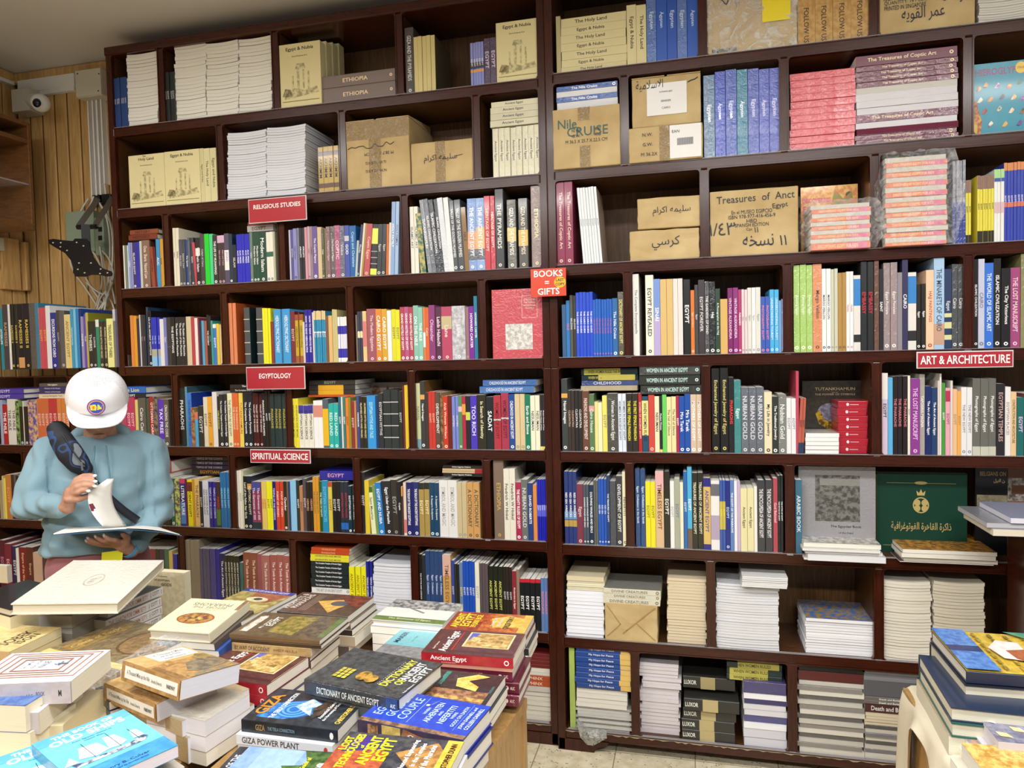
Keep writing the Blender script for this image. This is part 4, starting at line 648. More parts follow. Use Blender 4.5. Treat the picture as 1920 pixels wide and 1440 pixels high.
# right, fifth shelf extras
S('R', 3, 'white pile beside the red boxes', 1320, 690, 5.647, 1072, 1428, "690 eceded - - p g x5", depth=.14)
TD_ = [('t', 'f', 'TUTANKHAMUN', .5, .88, .7, .045, hexc('c8b890')), ('r', 'f', .15, .84, .85, .842, hexc('8a7a5a')), ('t', 'f', 'THE POWER OF SYMBOLS', .5, .8, .62, .03, hexc('c8b890')), ('t', 'f', 'AND THE', .5, .828, .1, .012, hexc('c8b890')),
       ('e', 'f', .42, .5, .2, .17, hexc('5a5a6a'), hexc('8a8aa0')), ('p', 'f', [(.2, .52), (.26, .36), (.4, .28), (.55, .3), (.5, .38), (.34, .42), (.28, .56)], hexc('c8a020'), hexc('4a3a10')), ('p', 'f', [(.38, .16), (.5, .28), (.62, .24), (.55, .12)], hexc('b89028'), hexc('5a4a20'))]
FO('R', 3, 1320, 690, 5.647, 1040, 1740, 135, 'dark book faced out with a golden mask, behind the red boxes', th=.02, y=.17, c=hexc('24211c'), fc=hexc('2a2720'), fc2=hexc('3a3428'), dec=TD_)
# right, sixth shelf large books
gd = [('r', 'f', .12, .87, .88, .874, hexc('b8a468')), ('e', 'f', .5, .875, .07, .02, hexc('b8a468')), ('p', 'f', [(.46, .72), (.45, .78), (.48, .75), (.5, .8), (.52, .75), (.55, .78), (.54, .72)], hexc('b8a468')),
      ('e', 'f', .5, .6, .09, .1, hexc('b8a468')), ('e', 'f', .5, .6, .075, .085, hexc('0c3a2c')), ('e', 'f', .46, .63, .035, .04, hexc('b8a468')), ('e', 'f', .54, .63, .035, .04, hexc('b8a468')), ('e', 'f', .46, .56, .035, .04, hexc('b8a468')), ('e', 'f', .54, .56, .035, .04, hexc('b8a468')),
      ('t', 'f', 'ﺔﻴﻓﺍﺮﻏﻮﺗﻮﻔﻟﺍ ﺓﺮﻫﺎﻘﻟﺍ ﺓﺮﻛﺍﺫ', .5, .33, .66, .12, hexc('b8a468'), 0, .01), ('r', 'f', .08, .09, .92, .094, hexc('b8a468'))]
FO('R', 2, 1280, 720, 3, 1087, 1600, 500, 'large dark green book with gold crest and Arabic title, sixth shelf of right bookcase', th=.02, y=.08, c=hexc('0b3426'), fc=hexc('0c3a2c'), dec=gd, fin=1)
ed = [('r', 'f', .22, .36, .8, .9, hexc('4a4a48'), hexc('7c7c78')), ('r', 'f', .28, .78, .8, .86, hexc('8a8a84')), ('t', 'f', 'The Egyptian Book', .62, .3, .6, .035, hexc('3a3a44')), ('t', 'f', 'of the Dead', .62, .23, .3, .02, hexc('4a4a54'))]
FO('R', 2, 1280, 720, 3, 652, 1085, 465, 'grey wrapped book with dark picture plate and Egyptian title, sixth shelf', th=.02, y=.05, c=hexc('8c8b8f'), fc=hexc('9a999d'), dec=ed, fin=2)
FO('R', 2, 1280, 720, 3, 985, 1095, 510, 'olive green book peeping out left of the dark green one', th=.015, y=.075, c=hexc('2c3818'), dec=[('r', 'f', .5, .2, .9, .7, hexc('8a9098'), hexc('c8c8c0'))])
G('R', 2, 'third', 1280, 720, 3, "634 540 3a6a84 d8e8f0 ARABIC_BOOK", 672)
FO('R', 2, 1280, 720, 3, 1645, 1826, 465, 'black book faced out with BELGIANS ON in gold, right end, sixth shelf', th=.015, y=.1, c=hexc('141418'), dec=[('t', 'f', 'BELGIANS ON', .55, .92, .8, .05, hexc('c8b070')), ('t', 'f', 'ﻞﻴﻨﻟﺍ ﻦ', .75, .84, .35, .05, hexc('c8b070')), ('r', 'f', .05, .45, 1, .68, hexc('8a8068'), hexc('6a6450'))])
FO('R', 2, 1280, 720, 3, 1828, 2040, 470, 'brown landscape book faced out at the right frame edge, sixth shelf', th=.015, y=.1, c=hexc('7a5234'), dec=[('r', 'f', 0, .62, 1, .88, hexc('4a4640'), hexc('9a9288')), ('r', 'f', .1, .7, .5, .8, hexc('5a3a28'))])
S('R', 2, 'third cubby protruding', 1280, 720, 3, 690, 1130, "1003 eceae8 - - p;968 e4e4e6 - - p g;932 e8e6e2 - - p g x2;905 e6e4d8 - - p fcd0ccc4 fp8a8680", y=-.055, depth=.26, jit=.012)
S('R', 2, 'third cubby right, protruding', 1280, 720, 3, 1240, 1772, "1012 eae6da - - p fc5a3434;986 eae6da - - p fc5a3434;960 eae6da - - p fc5a3434;938 eae6da - - p fcc48c38 fp7a5428", y=-.05, depth=.28, jit=.01)
# right, seventh shelf
S('R', 1, 'leftmost white pile', 1050, 1050, 6.4, 82, 530, "370 f0f2fa - - p x13;255 e6e0c2 - - p x5;195 dccfae - - p", depth=.21)
S('R', 1, 'upon the brown paper parcel', 1050, 1050, 6.4, 522, 1205, "470 d8d4c0 776 DIVINE_CREATURES o g x1;415 d8d4c0 776 DIVINE_CREATURES o g;352 d8d4c0 776 DIVINE_CREATURES o g fc8a8a84", base=540, depth=.19, y=0)
S('R', 1, 'cream pile of the first cubby', 1050, 1050, 6.4, 1290, 1755, "225 dccdb0 - - p x22", depth=.2, y=.02)
S('R', 1, 'glossy white pile of the second cubby', 1280, 1080, 3, 188, 540, "45 dfe0e4 - - p g sag3 x24", depth=.2)
S('R', 1, 'topping the glossy white pile', 1280, 1080, 3, 335, 592, "5 e6e6e6 - - p x6", base=68, depth=.2, y=-.02)
S('R', 1, 'pile with a landscape cover on top', 1280, 1080, 3, 692, 1074, "265 eeeef2 - - p x12;245 eeeef2 - - p fca8883a fp3f70b4", depth=.2, y=.02)
S('R', 1, 'left pile of the third cubby', 1280, 1080, 3, 1128, 1400, "28 e4decf - - p sag5 x26", depth=.2)
S('R', 1, 'right pile of the third cubby', 1280, 1080, 3, 1412, 1700, "35 dcd4c0 - - p sag5 x26", depth=.2)
# right, bottom shelf
G('R', 0, 'first', 1050, 1200, 6.4, "112 85 a8c060 6a7a30 - g", 180)
S('R', 0, 'first cubby', 1050, 1200, 6.4, 200, 850, "825 cac9c4 - - p g x9", depth=.22, jit=.008)
S('R', 0, 'first cubby upon the wrinkled wrapped ones', 1050, 1200, 6.4, 190, 800, "600 e6e4da - - p x4", base=822, depth=.2)
S('R', 0, 'first cubby blue pile', 1050, 1200, 6.4, 186, 852, "95 1f4690 e8ecf4 My_Hope_for_Peace @.8,1,dcb868 hc x8", base=598, depth=.18, y=.004)
S('R', 0, 'second cubby', 1050, 1200, 6.4, 975, 1440, "285 d8d2d6 - - p g x20", depth=.2, y=.03, jit=.008)
S('R', 0, 'second cubby black pile', 1280, 1080, 3, -2, 296, "755 2c2c28 f0f0e8 LUXOR hc c.14 @.34,.62,b8a878 x3", depth=.2, y=.01)
S('R', 0, 'second cubby black pile, turned ones', 1280, 1080, 3, 6, 316, "700 2c2c28 f0f0e8 LUXOR hc c.14 @.34,.62,b8a878 x1", base=768, depth=.2, y=-.008)
S('R', 0, 'second cubby black pile, uppermost', 1280, 1080, 3, 0, 292, "572 2c2c28 f0f0e8 LUXOR hc c.14 @.34,.62,a89868", base=640, depth=.2, y=.04)
S('R', 0, 'second cubby right pile', 1280, 1080, 3, 345, 586, "865 d0d0d8 - - p g x2;830 eceef2 - - p;790 4a4a80 - - g;728 d8d8dc - - p g x2;698 3c3a68;668 f0f0f4 - - p;602 443f70 - - g", depth=.2)
S('R', 0, 'dark green pile under the shelf board', 1280, 1080, 3, 250, 560, "562 0e2a2c 2a2a10 WHEN_WOMEN_RULED hc @.05,.75,b8b050;525 0e2a2c 2a2a10 WHEN_WOMEN_RULED hc @.05,.75,b8b050;490 0e2a2c 2a2a10 WHEN_WOMEN_RULED hc @.2,.95,b8b050;455 0e2a2c 2a2a10 WHEN_WOMEN_RULED hc @.2,.95,b8b050", base=594, depth=.2, y=.03)
S('R', 0, 'striped magazine pile of the third cubby', 1280, 1080, 3, 652, 1018, "978 d8d4c8 - - p;951 8a8680 - - g;924 c8c4ba - - p;897 5f5d5a - - g;870 d8d4c8 - - p;843 8a8680 - - g;816 c8c4ba - - p;789 5f5d5a - - g;762 d8d4c8 - - p;735 8a8680 - - g;708 c8c4ba - - p;681 5f5d5a - - g;654 d8d4c8 - - p;627 8a8680 - - g;600 c8c4ba - - p;545 5a2a28 - -;512 2e2e2c - - x2", depth=.21, jit=.005)
S('R', 0, 'right pile of the third cubby', 1280, 1080, 3, 1026, 1330, "1008 d8d4c8 - - p;985 77747a - - g;962 c8c4ba - - p;940 4f4d4a - - g;918 d8d4c8 - - p;895 77747a - - g;872 c8c4ba - - p;850 4f4d4a - - g;782 d8ccb0 - - p x4;730 4a2a26 ddd Death_and_Burial x1;690 6a625e eee Death_and_Burial x2;600 5a5a5e;520 7c7c80 - - x4", depth=.21, jit=.004)
S('L', 0, 'last cubby', 640, 1080, 3, 985, 1195, "650 d8d4c8 - - p x6;620 c8c4bc - - p;560 b04a28 f0d8c0 SPHINX x2;520 d8d4c8 - - p x2;440 6a2020 - - x4", depth=.21, jit=.006)
# ------------------------------------------------------------------ cartons, parcels, signs
def decal(parent, name, mat, prims, O, U, V, label=None):
    "ink, tape or paper lying on a face: O origin, U right, V up (unit vectors), prims in metres"
    O, U, V = Vector(O), Vector(U), Vector(V); N = U.cross(V); mb = MB(); k = 0
    def P(a, b, e): return tuple(O+U*a+V*b+N*e)
    for p in prims:
        e = .0006+k*.00004; k += 1
        if p[0] == 'r': _, a, b, c, d = p[:5]; mb.add([P(a, b, e), P(c, b, e), P(c, d, e), P(a, d, e)], [(0, 1, 2, 3)])
        elif p[0] == 't':
            _, s, cx, cy, h, mw = p[:6]; rot = p[6] if len(p) > 6 else 0; bold = p[7] if len(p) > 7 else .0
            gv, gf, bb = glyphs(s, bold)
            if not len(gv): continue
            sy = h/bb[1]; sx = min(sy, mw/bb[0]); q = (gv-bb/2)*np.array([sx, sy]); c, si = math.cos(rot), math.sin(rot)
            mb.add([P(cx+x*c-y*si, cy+x*si+y*c, e) for x, y in q], gf)
        elif p[0] == 'k':
            _, pts, w = p
            for (x0, y0), (x1, y1) in zip(pts, pts[1:]):
                dx, dy = x1-x0, y1-y0; L = math.hypot(dx, dy) or 1; nx, ny = -dy/L*w/2, dx/L*w/2; ex, ey = dx/L*w*.3, dy/L*w*.3
                mb.add([P(x0-nx-ex, y0-ny-ey, e), P(x1-nx+ex, y1-ny+ey, e), P(x1+nx+ex, y1+ny+ey, e), P(x0+nx-ex, y0+ny-ey, e)], [(0, 1, 2, 3)])
        elif p[0] == 'p': mb.add([P(a, b, e) for a, b in p[1]], [tuple(range(len(p[1])))])
        elif p[0] == 'e': _, cx, cy, rx, ry = p; mb.add([P(cx+rx*math.cos(t*math.pi/12), cy+ry*math.sin(t*math.pi/12), e) for t in range(24)], [tuple(range(24))])
    o = mb.build(name, mat); o.parent = parent
    if label: o['label'] = label
    return o
def scrawl(x, y, w, h, n=9, seed=1):
    rr = random.Random(seed); pts = [(x+w*i/n, y+h*(rr.random()-.5)) for i in range(n+1)]; out = []
    for (a, b), (c, d) in zip(pts, pts[1:]):
        for t in (0, .25, .5, .75): s = t*t*(3-2*t); out.append((a+(c-a)*t, b+(d-b)*s))
    return out+[pts[-1]]
def carton(side, row, px0, py0, px1, label, y=.005, depth=.27, z0=None, mat=None, c=.004, flaps=False, dents=.004, cat='box', name='cardboard_box', group=None, rz=0):
    "front face spans px0..px1 with its top edge at py0; stands on the shelf or at z0"
    Y = YF[side]+y; z0 = SZ[row]+.001 if z0 is None else z0
    zt = float(hy((px0+px1)/2, py0, Y)[2]); pm = proj((float(hy(px0, py0, Y)[0]), Y, (z0+zt)/2))[1]
    XA, XB = float(hy(px0, pm, Y)[0]), float(hy(px1, pm, Y)[0]); w, h = XB-XA, zt-z0
    r = empty(name, (XA, Y, z0), rz, label, cat, group)
    bm = bmesh.new(); bmesh.ops.create_cube(bm, size=1)
    for v in bm.verts: v.co = Vector(((v.co.x+.5)*w, (v.co.y+.5)*depth, (v.co.z+.5)*h))
    bmesh.ops.subdivide_edges(bm, edges=bm.edges[:], cuts=5, use_grid_fill=True)
    rr = random.Random(int(px0))
    for v in bm.verts:
        if v.co.z > .002: v.co += Vector(((rr.random()-.5)*dents*.5, (rr.random()-.5)*dents*.4, (rr.random()-.5)*dents*.5))
    me = bpy.data.meshes.new('body'); bm.to_mesh(me); bm.free(); me.materials.append(mat or M_CARD)
    o = bpy.data.objects.new('body', me); COL.objects.link(o); o.parent = r
    md = o.modifiers.new('edges', 'BEVEL'); md.width = c; md.segments = 2; md.limit_method = 'ANGLE'; md.angle_limit = R(50)
    if flaps:
        for q, (ax, bx) in enumerate(((.0, .48), (.52, 1.0))):
            f = MB().add([(w*ax, .0, h), (w*bx, .0, h), (w*bx, depth*.9, h), (w*ax, depth*.9, h), (w*ax, .0, h+.003), (w*bx, .0, h+.003+(.04 if q == 0 else .03)*0), (w*bx, depth*.9, h+.03), (w*ax, depth*.9, h+.006)],
                     [(0, 3, 2, 1), (4, 5, 6, 7), (0, 1, 5, 4), (1, 2, 6, 5), (2, 3, 7, 6), (3, 0, 4, 7)]).build('flap', mat or M_CARD); f.parent = r
    return r, w, h, depth
U_, V_ = (1, 0, 0), (0, 0, 1); FO_ = (0, -.0015, 0)
def ins(w, h, d):   # tape straps down the front
    return [('r', w*.42, -.0, w*.58, h)]
M_FILM2 = filmmat('shrink_film_over_carton', .3, (.9, .9, .88), .1, 18, 1.2)
def wrapbox(r, w, h, d, name='shrink_wrap'):
    e = .003; bm = bmesh.new(); bmesh.ops.create_cube(bm, size=1)
    for v in bm.verts: v.co = Vector(((v.co.x+.5)*(w+2*e)-e, (v.co.y+.5)*(d+e)-e, (v.co.z+.5)*(h+e)))
    bmesh.ops.subdivide_edges(bm, edges=bm.edges[:], cuts=7, use_grid_fill=True)
    for v in bm.verts: v.co += Vector((random.random()-.5, random.random()-.5, random.random()-.5))*.003
    me = bpy.data.meshes.new(name); bm.to_mesh(me); bm.free(); me.materials.append(M_FILM2); o = bpy.data.objects.new(name, me); COL.objects.link(o); o.parent = r
    return o
# left case, second shelf
r, w, h, d = carton('L', 6, 643, 224, 768, 'large taped cardboard box with upside-down printing, second shelf of left bookcase', flaps=True, depth=.28)
decal(r, 'packing_tape', M_TAPE, [('r', 0, h*.72, w, h), ('r', w*.4, 0, w*.58, h*.72)], FO_, U_, V_)
decal(r, 'printing', M_INK, [('t', 'M 38.7 X 26.4 CM', w*.55, h*.5, .012, w*.6, math.pi), ('t', 'N.W. 12.6 KG', w*.5, h*.25, .011, w*.6, math.pi), ('t', 'G.W. 12.8 KG', w*.5, h*.37, .011, w*.6, math.pi), ('k', scrawl(w*.08, h*.62, w*.7, .02, 12, 3), .0025)], FO_, U_, V_)
r, w, h, d = carton('L', 6, 771, 264, 887, 'small cardboard box with Arabic handwriting, right of the large taped one, second shelf', depth=.2)
decal(r, 'packing_tape', M_TAPE, [('r', w*.4, 0, w*.56, h)], FO_, U_, V_)
decal(r, 'handwriting', M_INK, [('t', 'ﻡﺍﺮﻛﺍ ﻪﻤﻴﻠﺳ', w*.48, h*.58, .034, w*.66), ('k', [(w*.7, h*.6), (w*.84, h*.63)], .002)], FO_, U_, V_)
# right case, top shelf
r, w, h, d = carton('R', 7, 1326, -60, 1494, 'film-wrapped cardboard box with a bright yellow label, top shelf of right bookcase', depth=.27)
wrapbox(r, w, h, d)
decal(r, 'yellow_label', principled('yellow_paper', hexc('f0dc20'), .35).m, [('r', w*.62, h*.32, w*.93, h*.98)], (0, -.0035, 0), U_, V_)
decal(r, 'printing', M_INK, [('k', scrawl(w*.1, h*.7, w*.3, .08, 5, 9), .003), ('r', w*.05, .006, w*.33, .018)], FO_, U_, V_)
r, w, h, d = carton('R', 7, 1649, -60, 1829, 'cardboard box printed ISBN and QUANTITY with Arabic handwriting, top shelf', depth=.27)
decal(r, 'printing', M_INK, [('t', 'TITLE:', w*.12, h*.66, .014, w), ('t', 'ISBN:   977 424 876 1', w*.32, h*.58, .014, w*.55), ('t', 'QUANTITY: 16 PCS/CARTON', w*.36, h*.5, .014, w*.62), ('t', 'PRINTED IN SINGAPORE', w*.27, h*.42, .014, w*.44), ('t', 'ﻪﻳﻮﻘﻟﺍ ﺮﻤﻋ', w*.46, h*.27, .05, w*.45), ('t', 'ﺕﺎﺣﻮﻃ', w*.8, h*.5, .05, w*.28)], FO_, U_, V_)
# right case, second shelf
r, w, h, d = carton('R', 6, 1037, 200, 1163, 'cardboard box with Nile Cruise written in marker, second shelf of right bookcase', depth=.26, y=-.012)
decal(r, 'packing_tape', M_TAPE, [('r', w*.38, h*.78, w*.56, h)], FO_, U_, V_); decal(r, 'packing_tape', M_TAPE, [('r', w*.4, 0, w*.56, h*.36)], FO_, U_, V_)
decal(r, 'handwriting', principled('green_marker_ink', hexc('2a5a58'), .5).m, [('t', 'Nile', w*.22, h*.74, .034, w*.28), ('t', 'CRUISE', w*.52, h*.6, .034, w*.62)], FO_, U_, V_)
decal(r, 'printing', M_INK, [('t', 'M 36.5 X 25.7 X 22.5 CM', w*.5, h*.44, .012, w*.62), ('t', 'N.W.            KG', w*.5, h*.62, .011, w*.6), ('t', 'G.W.            KG', w*.5, h*.53, .011, w*.6)], FO_, U_, V_)
r, w, h, d = carton('R', 6, 1179, 235, 1318, 'lower cardboard box with printed weights and white EAN label, second cubby of the second shelf', depth=.26, y=-.01)
zt_ = SZ[6]+.001+h
decal(r, 'printing', M_INK, [('t', 'N.W.', w*.26, h*.78, .012, .1), ('t', 'G.W.', w*.26, h*.5, .012, .1), ('t', 'M 36.2X', w*.28, h*.22, .012, .12)], FO_, U_, V_)
l_ = decal(r, 'paper_label', M_LABEL, [('r', w*.56, h*.04, w*.98, h*.98)], FO_, U_, V_)
decal(l_, 'label_printing', M_INK, [('t', 'EAN', w*.64, h*.8, .01, .05)]+[('r', w*(.66+.012*i), h*.4, w*(.66+.012*i+.006), h*.6) for i in range(18)], (0, -.0024, 0), U_, V_)
decal(r, 'packing_tape', M_TAPE, [('r', w*.42, 0, w*.56, h)], FO_, U_, V_)
r, w, h, d = carton('R', 6, 1185, 142, 1314, 'upper open cardboard box with large white address label and Arabic marker writing', depth=.24, y=.0, z0=zt_+.002, flaps=True)
l_ = decal(r, 'paper_label', M_LABEL, [('r', w*.22, h*.22, w*.8, h*.86)], FO_, U_, V_)
decal(l_, 'label_printing', M_INK, [('t', 'KONINKLIJKE', w*.5, h*.68, .007, .08), ('t', 'SENDER', w*.5, h*.5, .007, .05), ('t', 'CAIRO', w*.5, h*.36, .007, .05)], (0, -.0024, 0), U_, V_)
decal(r, 'handwriting', M_INK, [('t', 'ﺔﻴﻣﻼﺳﻻﺍ', w*.26, h*.84, .04, w*.4), ('k', scrawl(w*.82, h*.8, w*.14, .04, 3, 5), .003)], FO_, U_, V_)
# right case, third shelf
M_KRAFT = cardmat(); M_KRAFT.name = 'kraft_wrapping_paper'
r, w, h, d = carton('R', 5, 1181, 430, 1312, 'lower brown paper parcel with Arabic handwriting, third shelf of right bookcase', mat=M_KRAFT, depth=.24, dents=.008, cat='parcel', name='paper_parcel', group='brown paper parcels on the third shelf')
decal(r, 'handwriting', M_INK, [('t', 'ﻲﺳﺮﻛ', w*.52, h*.55, .05, w*.4)], FO_, U_, V_); hh = h
r, w, h, d = carton('R', 5, 1195, 369, 1313, 'upper brown paper parcel with Arabic handwriting, third shelf of right bookcase', z0=SZ[5]+hh+.006, mat=M_KRAFT, depth=.22, dents=.006, cat='parcel', name='paper_parcel', group='brown paper parcels on the third shelf')
decal(r, 'handwriting', M_INK, [('t', 'ﻡﺍﺮﻛﺍ ﻪﻤﻴﻠﺳ', w*.55, h*.55, .034, w*.6)], FO_, U_, V_)
r, w, h, d = carton('R', 5, 1331, 354, 1497, 'cardboard box marked Treasures and SPANISH EDITION, third shelf of right bookcase', depth=.26)
decal(r, 'printing', M_INK, [('t', 'En el MUSEO EGIPCIO', w*.48, h*.66, .0135, w*.46), ('t', 'ISBN 978-977-416-456-9', w*.48, h*.59, .0135, w*.53), ('t', 'HBD', w*.48, h*.52, .0125, w*.3), ('t', 'SPANISH EDITION', w*.48, h*.46, .0125, w*.38), ('t', 'Cps', w*.45, h*.39, .0125, w*.2)], FO_, U_, V_)
decal(r, 'handwriting', M_INK, [('t', 'Treasures  of  Anct', w*.52, h*.87, .026, w*.88, .02), ('t', 'Egypt', w*.8, h*.72, .022, w*.25, .1), ('t', '١١', w*.53, h*.38, .02, .05), ('t', 'ﻪﺨﺴﻧ', w*.55, h*.22, .04, w*.35), ('t', '١١', w*.83, h*.2, .035, .06), ('t', '١/٤٣', w*.14, h*.42, .045, .09)], FO_, U_, V_)
gd_ = [('r', 'f', 0, .0, 1, 1, hexc('d87a30'), hexc('e8b850')), ('t', 'f', 'DISCOVERING', .28, .8, .5, .07, hexc('d03a80'), 0, .03), ('t', 'f', 'EGYPT', .22, .68, .36, .09, hexc('d03a80'), 0, .03), ('e', 'f', .85, .85, .06, .05, hexc('3a3a30')), ('p', 'f', [(.5, .6), (.6, .95), (.75, .8), (.9, .9), (.95, .6), (.7, .5)], hexc('c8682a'), hexc('7a8a30'))]
FO('R', 5, 1280, 0, 3, 665, 985, 1045, 'colourful book faced out behind the bagged books, right of the Treasures box', th=.01, y=.12, c=hexc('d8cfd8'), dec=gd_)
def bag(name, label, x0, x1, y0, y1, z0, z1, seed, puff=.018):
    rr = random.Random(seed); bm = bmesh.new(); bmesh.ops.create_cube(bm, size=1); w, d, h = x1-x0, y1-y0, z1-z0
    bmesh.ops.subdivide_edges(bm, edges=bm.edges[:], cuts=9, use_grid_fill=True)
    for v in bm.verts:
        c = v.co.copy(); side = (abs(c.x) > .49)*(1 if c.x > 0 else -1); s2 = math.cos(c.z*math.pi*.9)
        v.co = Vector((c.x*w, c.y*d, c.z*h))
        if side: v.co.x += side*(puff*s2*(1.0+rr.random()*1.2)) 
        if c.y < -.49: v.co.y -= .004+rr.random()*.006
        if c.z > .49: v.co.z += .002+rr.random()*.008
        if c.z < -.49: v.co.z = -h/2
        else: v.co += Vector((rr.random()-.5, 0, rr.random()-.5))*.005
    me = bpy.data.meshes.new(name); bm.to_mesh(me); bm.free(); me.materials.append(M_FILM); o = bpy.data.objects.new(name, me); COL.objects.link(o)
    o.location = ((x0+x1)/2, (y0+y1)/2, (z0+z1)/2); return tag(o, label, 'plastic bag')
def bagged(xa, xb, ytop, n, label, blabel, where):
    YY = YF['R']; toks = []
    yb = 462; ystep = (yb-ytop)/(2*n)
    for i in range(n):
        toks.append(f"{(yb-ystep*(2*i+1)):.1f} e07a58 f8d890 DISCOVERING_EGYPT_FOR_KIDS @.62,.95,d87090"); toks.append(f"{(yb-ystep*(2*i+2)):.1f} d0ccc0 - - p")
    S('R', 5, where, 0, 0, 1, xa, xb, ';'.join(toks), depth=.2, y=-.03)
    X0, X1 = PX(xa, 440, 'R'), PX(xb, 440, 'R'); zt = float(hy((xa+xb)/2, ytop, YY-.02)[2])
    bag('plastic_bag', blabel, X0-.006, X1+.006, YY-.038, YY+.19, SZ[5]+.0005, zt+.006, n)
bagged(1521, 1632, 382, 5, '', 'clear crinkled bag around the shorter pile of orange books, third shelf', 'shorter bagged pile')
bagged(1661, 1776, 292, 9, '', 'clear crinkled bag around the taller pile of orange books, third shelf', 'taller bagged pile')
# parcel on the seventh shelf
r, w, h, d = carton('R', 1, 1134, 1132, 1233, 'brown paper parcel under the three wrapped books, seventh shelf', mat=M_KRAFT, depth=.2, dents=.008, cat='parcel', name='paper_parcel', y=.0)
decal(r, 'paper_folds', principled('folded_kraft_paper', hexc('a98450'), .6).m, [('k', [(w*.05, h*.12), (w*.3, h*.45), (w*.05, h*.92)], .003), ('k', [(w*.95, h*.92), (w*.42, h*.3), (w*.35, h*.22)], .004), ('k', [(w*.6, h*.5), (w*.95, h*.08)], .003)], FO_, U_, V_)
# red gift boxes
M_RED = principled('red_glossy_card', hexc('b01c30'), .3, .5, 0, .3).m; M_PINKW = principled('white_print', hexc('f0d8dc'), .5).m
proto = None
X0, X1 = float(hy(1320+1415/5.647, 690+600/5.647, YF['R']+.03)[0]), float(hy(1320+1722/5.647, 690+600/5.647, YF['R']+.03)[0])
zt7 = float(hy(1320+1570/5.647, 690+352/5.647, YF['R']+.03)[2]); bh = (zt7-SZ[3])/7; nm = 'bottom second third fourth fifth sixth top'.split()
for col in (0, 1):
    for k in range(7):
        if proto is None:
            proto = empty('gift_box', (0, 0, 0)); b = MB().box(0, X1-X0, 0, .13, 0, bh*.45, 0, .0008).build('base', M_RED); b.parent = proto
            lid = MB().box(-.001, X1-X0+.001, -.001, .131, bh*.45, bh-.0008, 0, .0008).build('lid', M_RED); lid.parent = proto
            decal(lid, 'emblem', M_PINKW, [('e', (X1-X0)*.32, bh*.55, .0045, .0055), ('r', (X1-X0)*.4, bh*.5, (X1-X0)*.7, bh*.56)], (0, -.0012, 0), U_, V_); o = proto
        else:
            o = proto.copy(); COL.objects.link(o)
            for ch in list(proto.children):
                c_ = ch.copy(); COL.objects.link(c_); c_.parent = o
                for g_ in ch.children: q_ = g_.copy(); COL.objects.link(q_); q_.parent = c_
        o.location = (X0+col*(X1-X0+.004)+random.random()*.003, YF['R']+.03+col*.025+random.random()*.003, SZ[3]+.001+k*bh)
        tag(o, f"red gift box, {'topmost' if k == 6 else 'lowest' if k == 0 else nm[k]+' from bottom'} of the {'left' if col == 0 else 'partly hidden right'} pile, fifth shelf", 'box', 'red gift boxes on the fifth shelf')
# pink wrapped book
pk = hexc('c8505c'); pd = [('r', 'f', .58, .58, .88, .9, hexc('e8b0a8')), ('r', 'f', .59, .587, .87, .893, pk), ('t', 'f', 'A HISTORY OF', .73, .84, .22, .022, hexc('f0dcc8')), ('t', 'f', 'THE THEBAN', .73, .8, .22, .022, hexc('f0dcc8')), ('t', 'f', 'NECROPOLIS', .73, .76, .22, .022, hexc('f0dcc8')), ('t', 'f', 'VOLUME II', .73, .72, .16, .02, hexc('f0dcc8')),
      ('r', 'f', .26, .13, .78, .5, hexc('e6e4e0'), hexc('b8b4ae'))]
FO('L', 4, 640, 360, 3, 848, 1140, 545, 'large pink shrink-wrapped book with white pasted label, faced out below the red BOOKS sign', th=.035, y=.004, c=pk, fc=pk, dec=pd, fin=2, hc=True)
# signs hanging from shelf edges
M_SIGN = principled('red_sign_card', hexc('b02f3c'), .25, .5, 0, .3).m; M_SIGN2 = principled('orange_red_sign_card', hexc('d84a30'), .3, .5, 0, .2).m
M_SIGNW = principled('white_sign_print', hexc('f4f0ee'), .4).m; M_HOLD = principled('clear_sign_holder', hexc('d8d4d4'), .15, .7).m
def sign(px0, py0, px1, py1, label, text, Y=-.03, panel=M_SIGN, holder=True, tcy=.5, th=.34, tilt=0):
    a = hy(px0, py0, Y); b = hy(px1, py1, Y); pm = hy(px0, py1, Y); w = float(b[0]-pm[0]); h = float(a[2]-pm[2])
    r = empty('hanging_sign', (float(pm[0]), Y, float(pm[2])), 0, label, 'sign')
    if tilt: r.rotation_euler = (0, R(tilt), 0)
    if holder: o = MB().box(-.004, w+.004, .0006, .004, -.004, h+.004, 0, .001).build('clear_holder', M_HOLD); o.parent = r
    p = MB().box(0, w, -.001, .0005, 0, h, 0).build('panel', panel); p.parent = r
    decal(p, 'lettering', M_SIGNW, [('t', s, w*cx, h*cy, h*hh, w*ww, 0, .02) for s, cx, cy, hh, ww in text], (0, -.0012, 0), U_, V_)
    hk = MB().box(w*.5-.006, w*.5+.006, .001, .03, h-.002, h+.0, 0).build('hanging_tab', M_HOLD); hk.parent = r
    return r, w, h, p
sign(468, 376, 574, 418, 'red RELIGIOUS STUDIES sign hanging over the third shelf', [('RELIGIOUS STUDIES', .5, .68, .2, .84)])
sign(464, 690, 571, 729, 'red EGYPTOLOGY sign hanging above the fifth shelf', [('EGYPTOLOGY', .5, .6, .24, .56)])
sign(471, 844, 581, 866, 'narrow red SPIRITIUAL SCIENCE sign hanging above the sixth shelf', [('SPIRITIUAL SCIENCE', .5, .5, .55, .95)])
sign(1721, 662, 1898, 689, 'narrow red ART & ARCHITECTURE sign at the right, above the fifth shelf', [('ART & ARCHITECTURE', .5, .5, .6, .95)], Y=-.05)
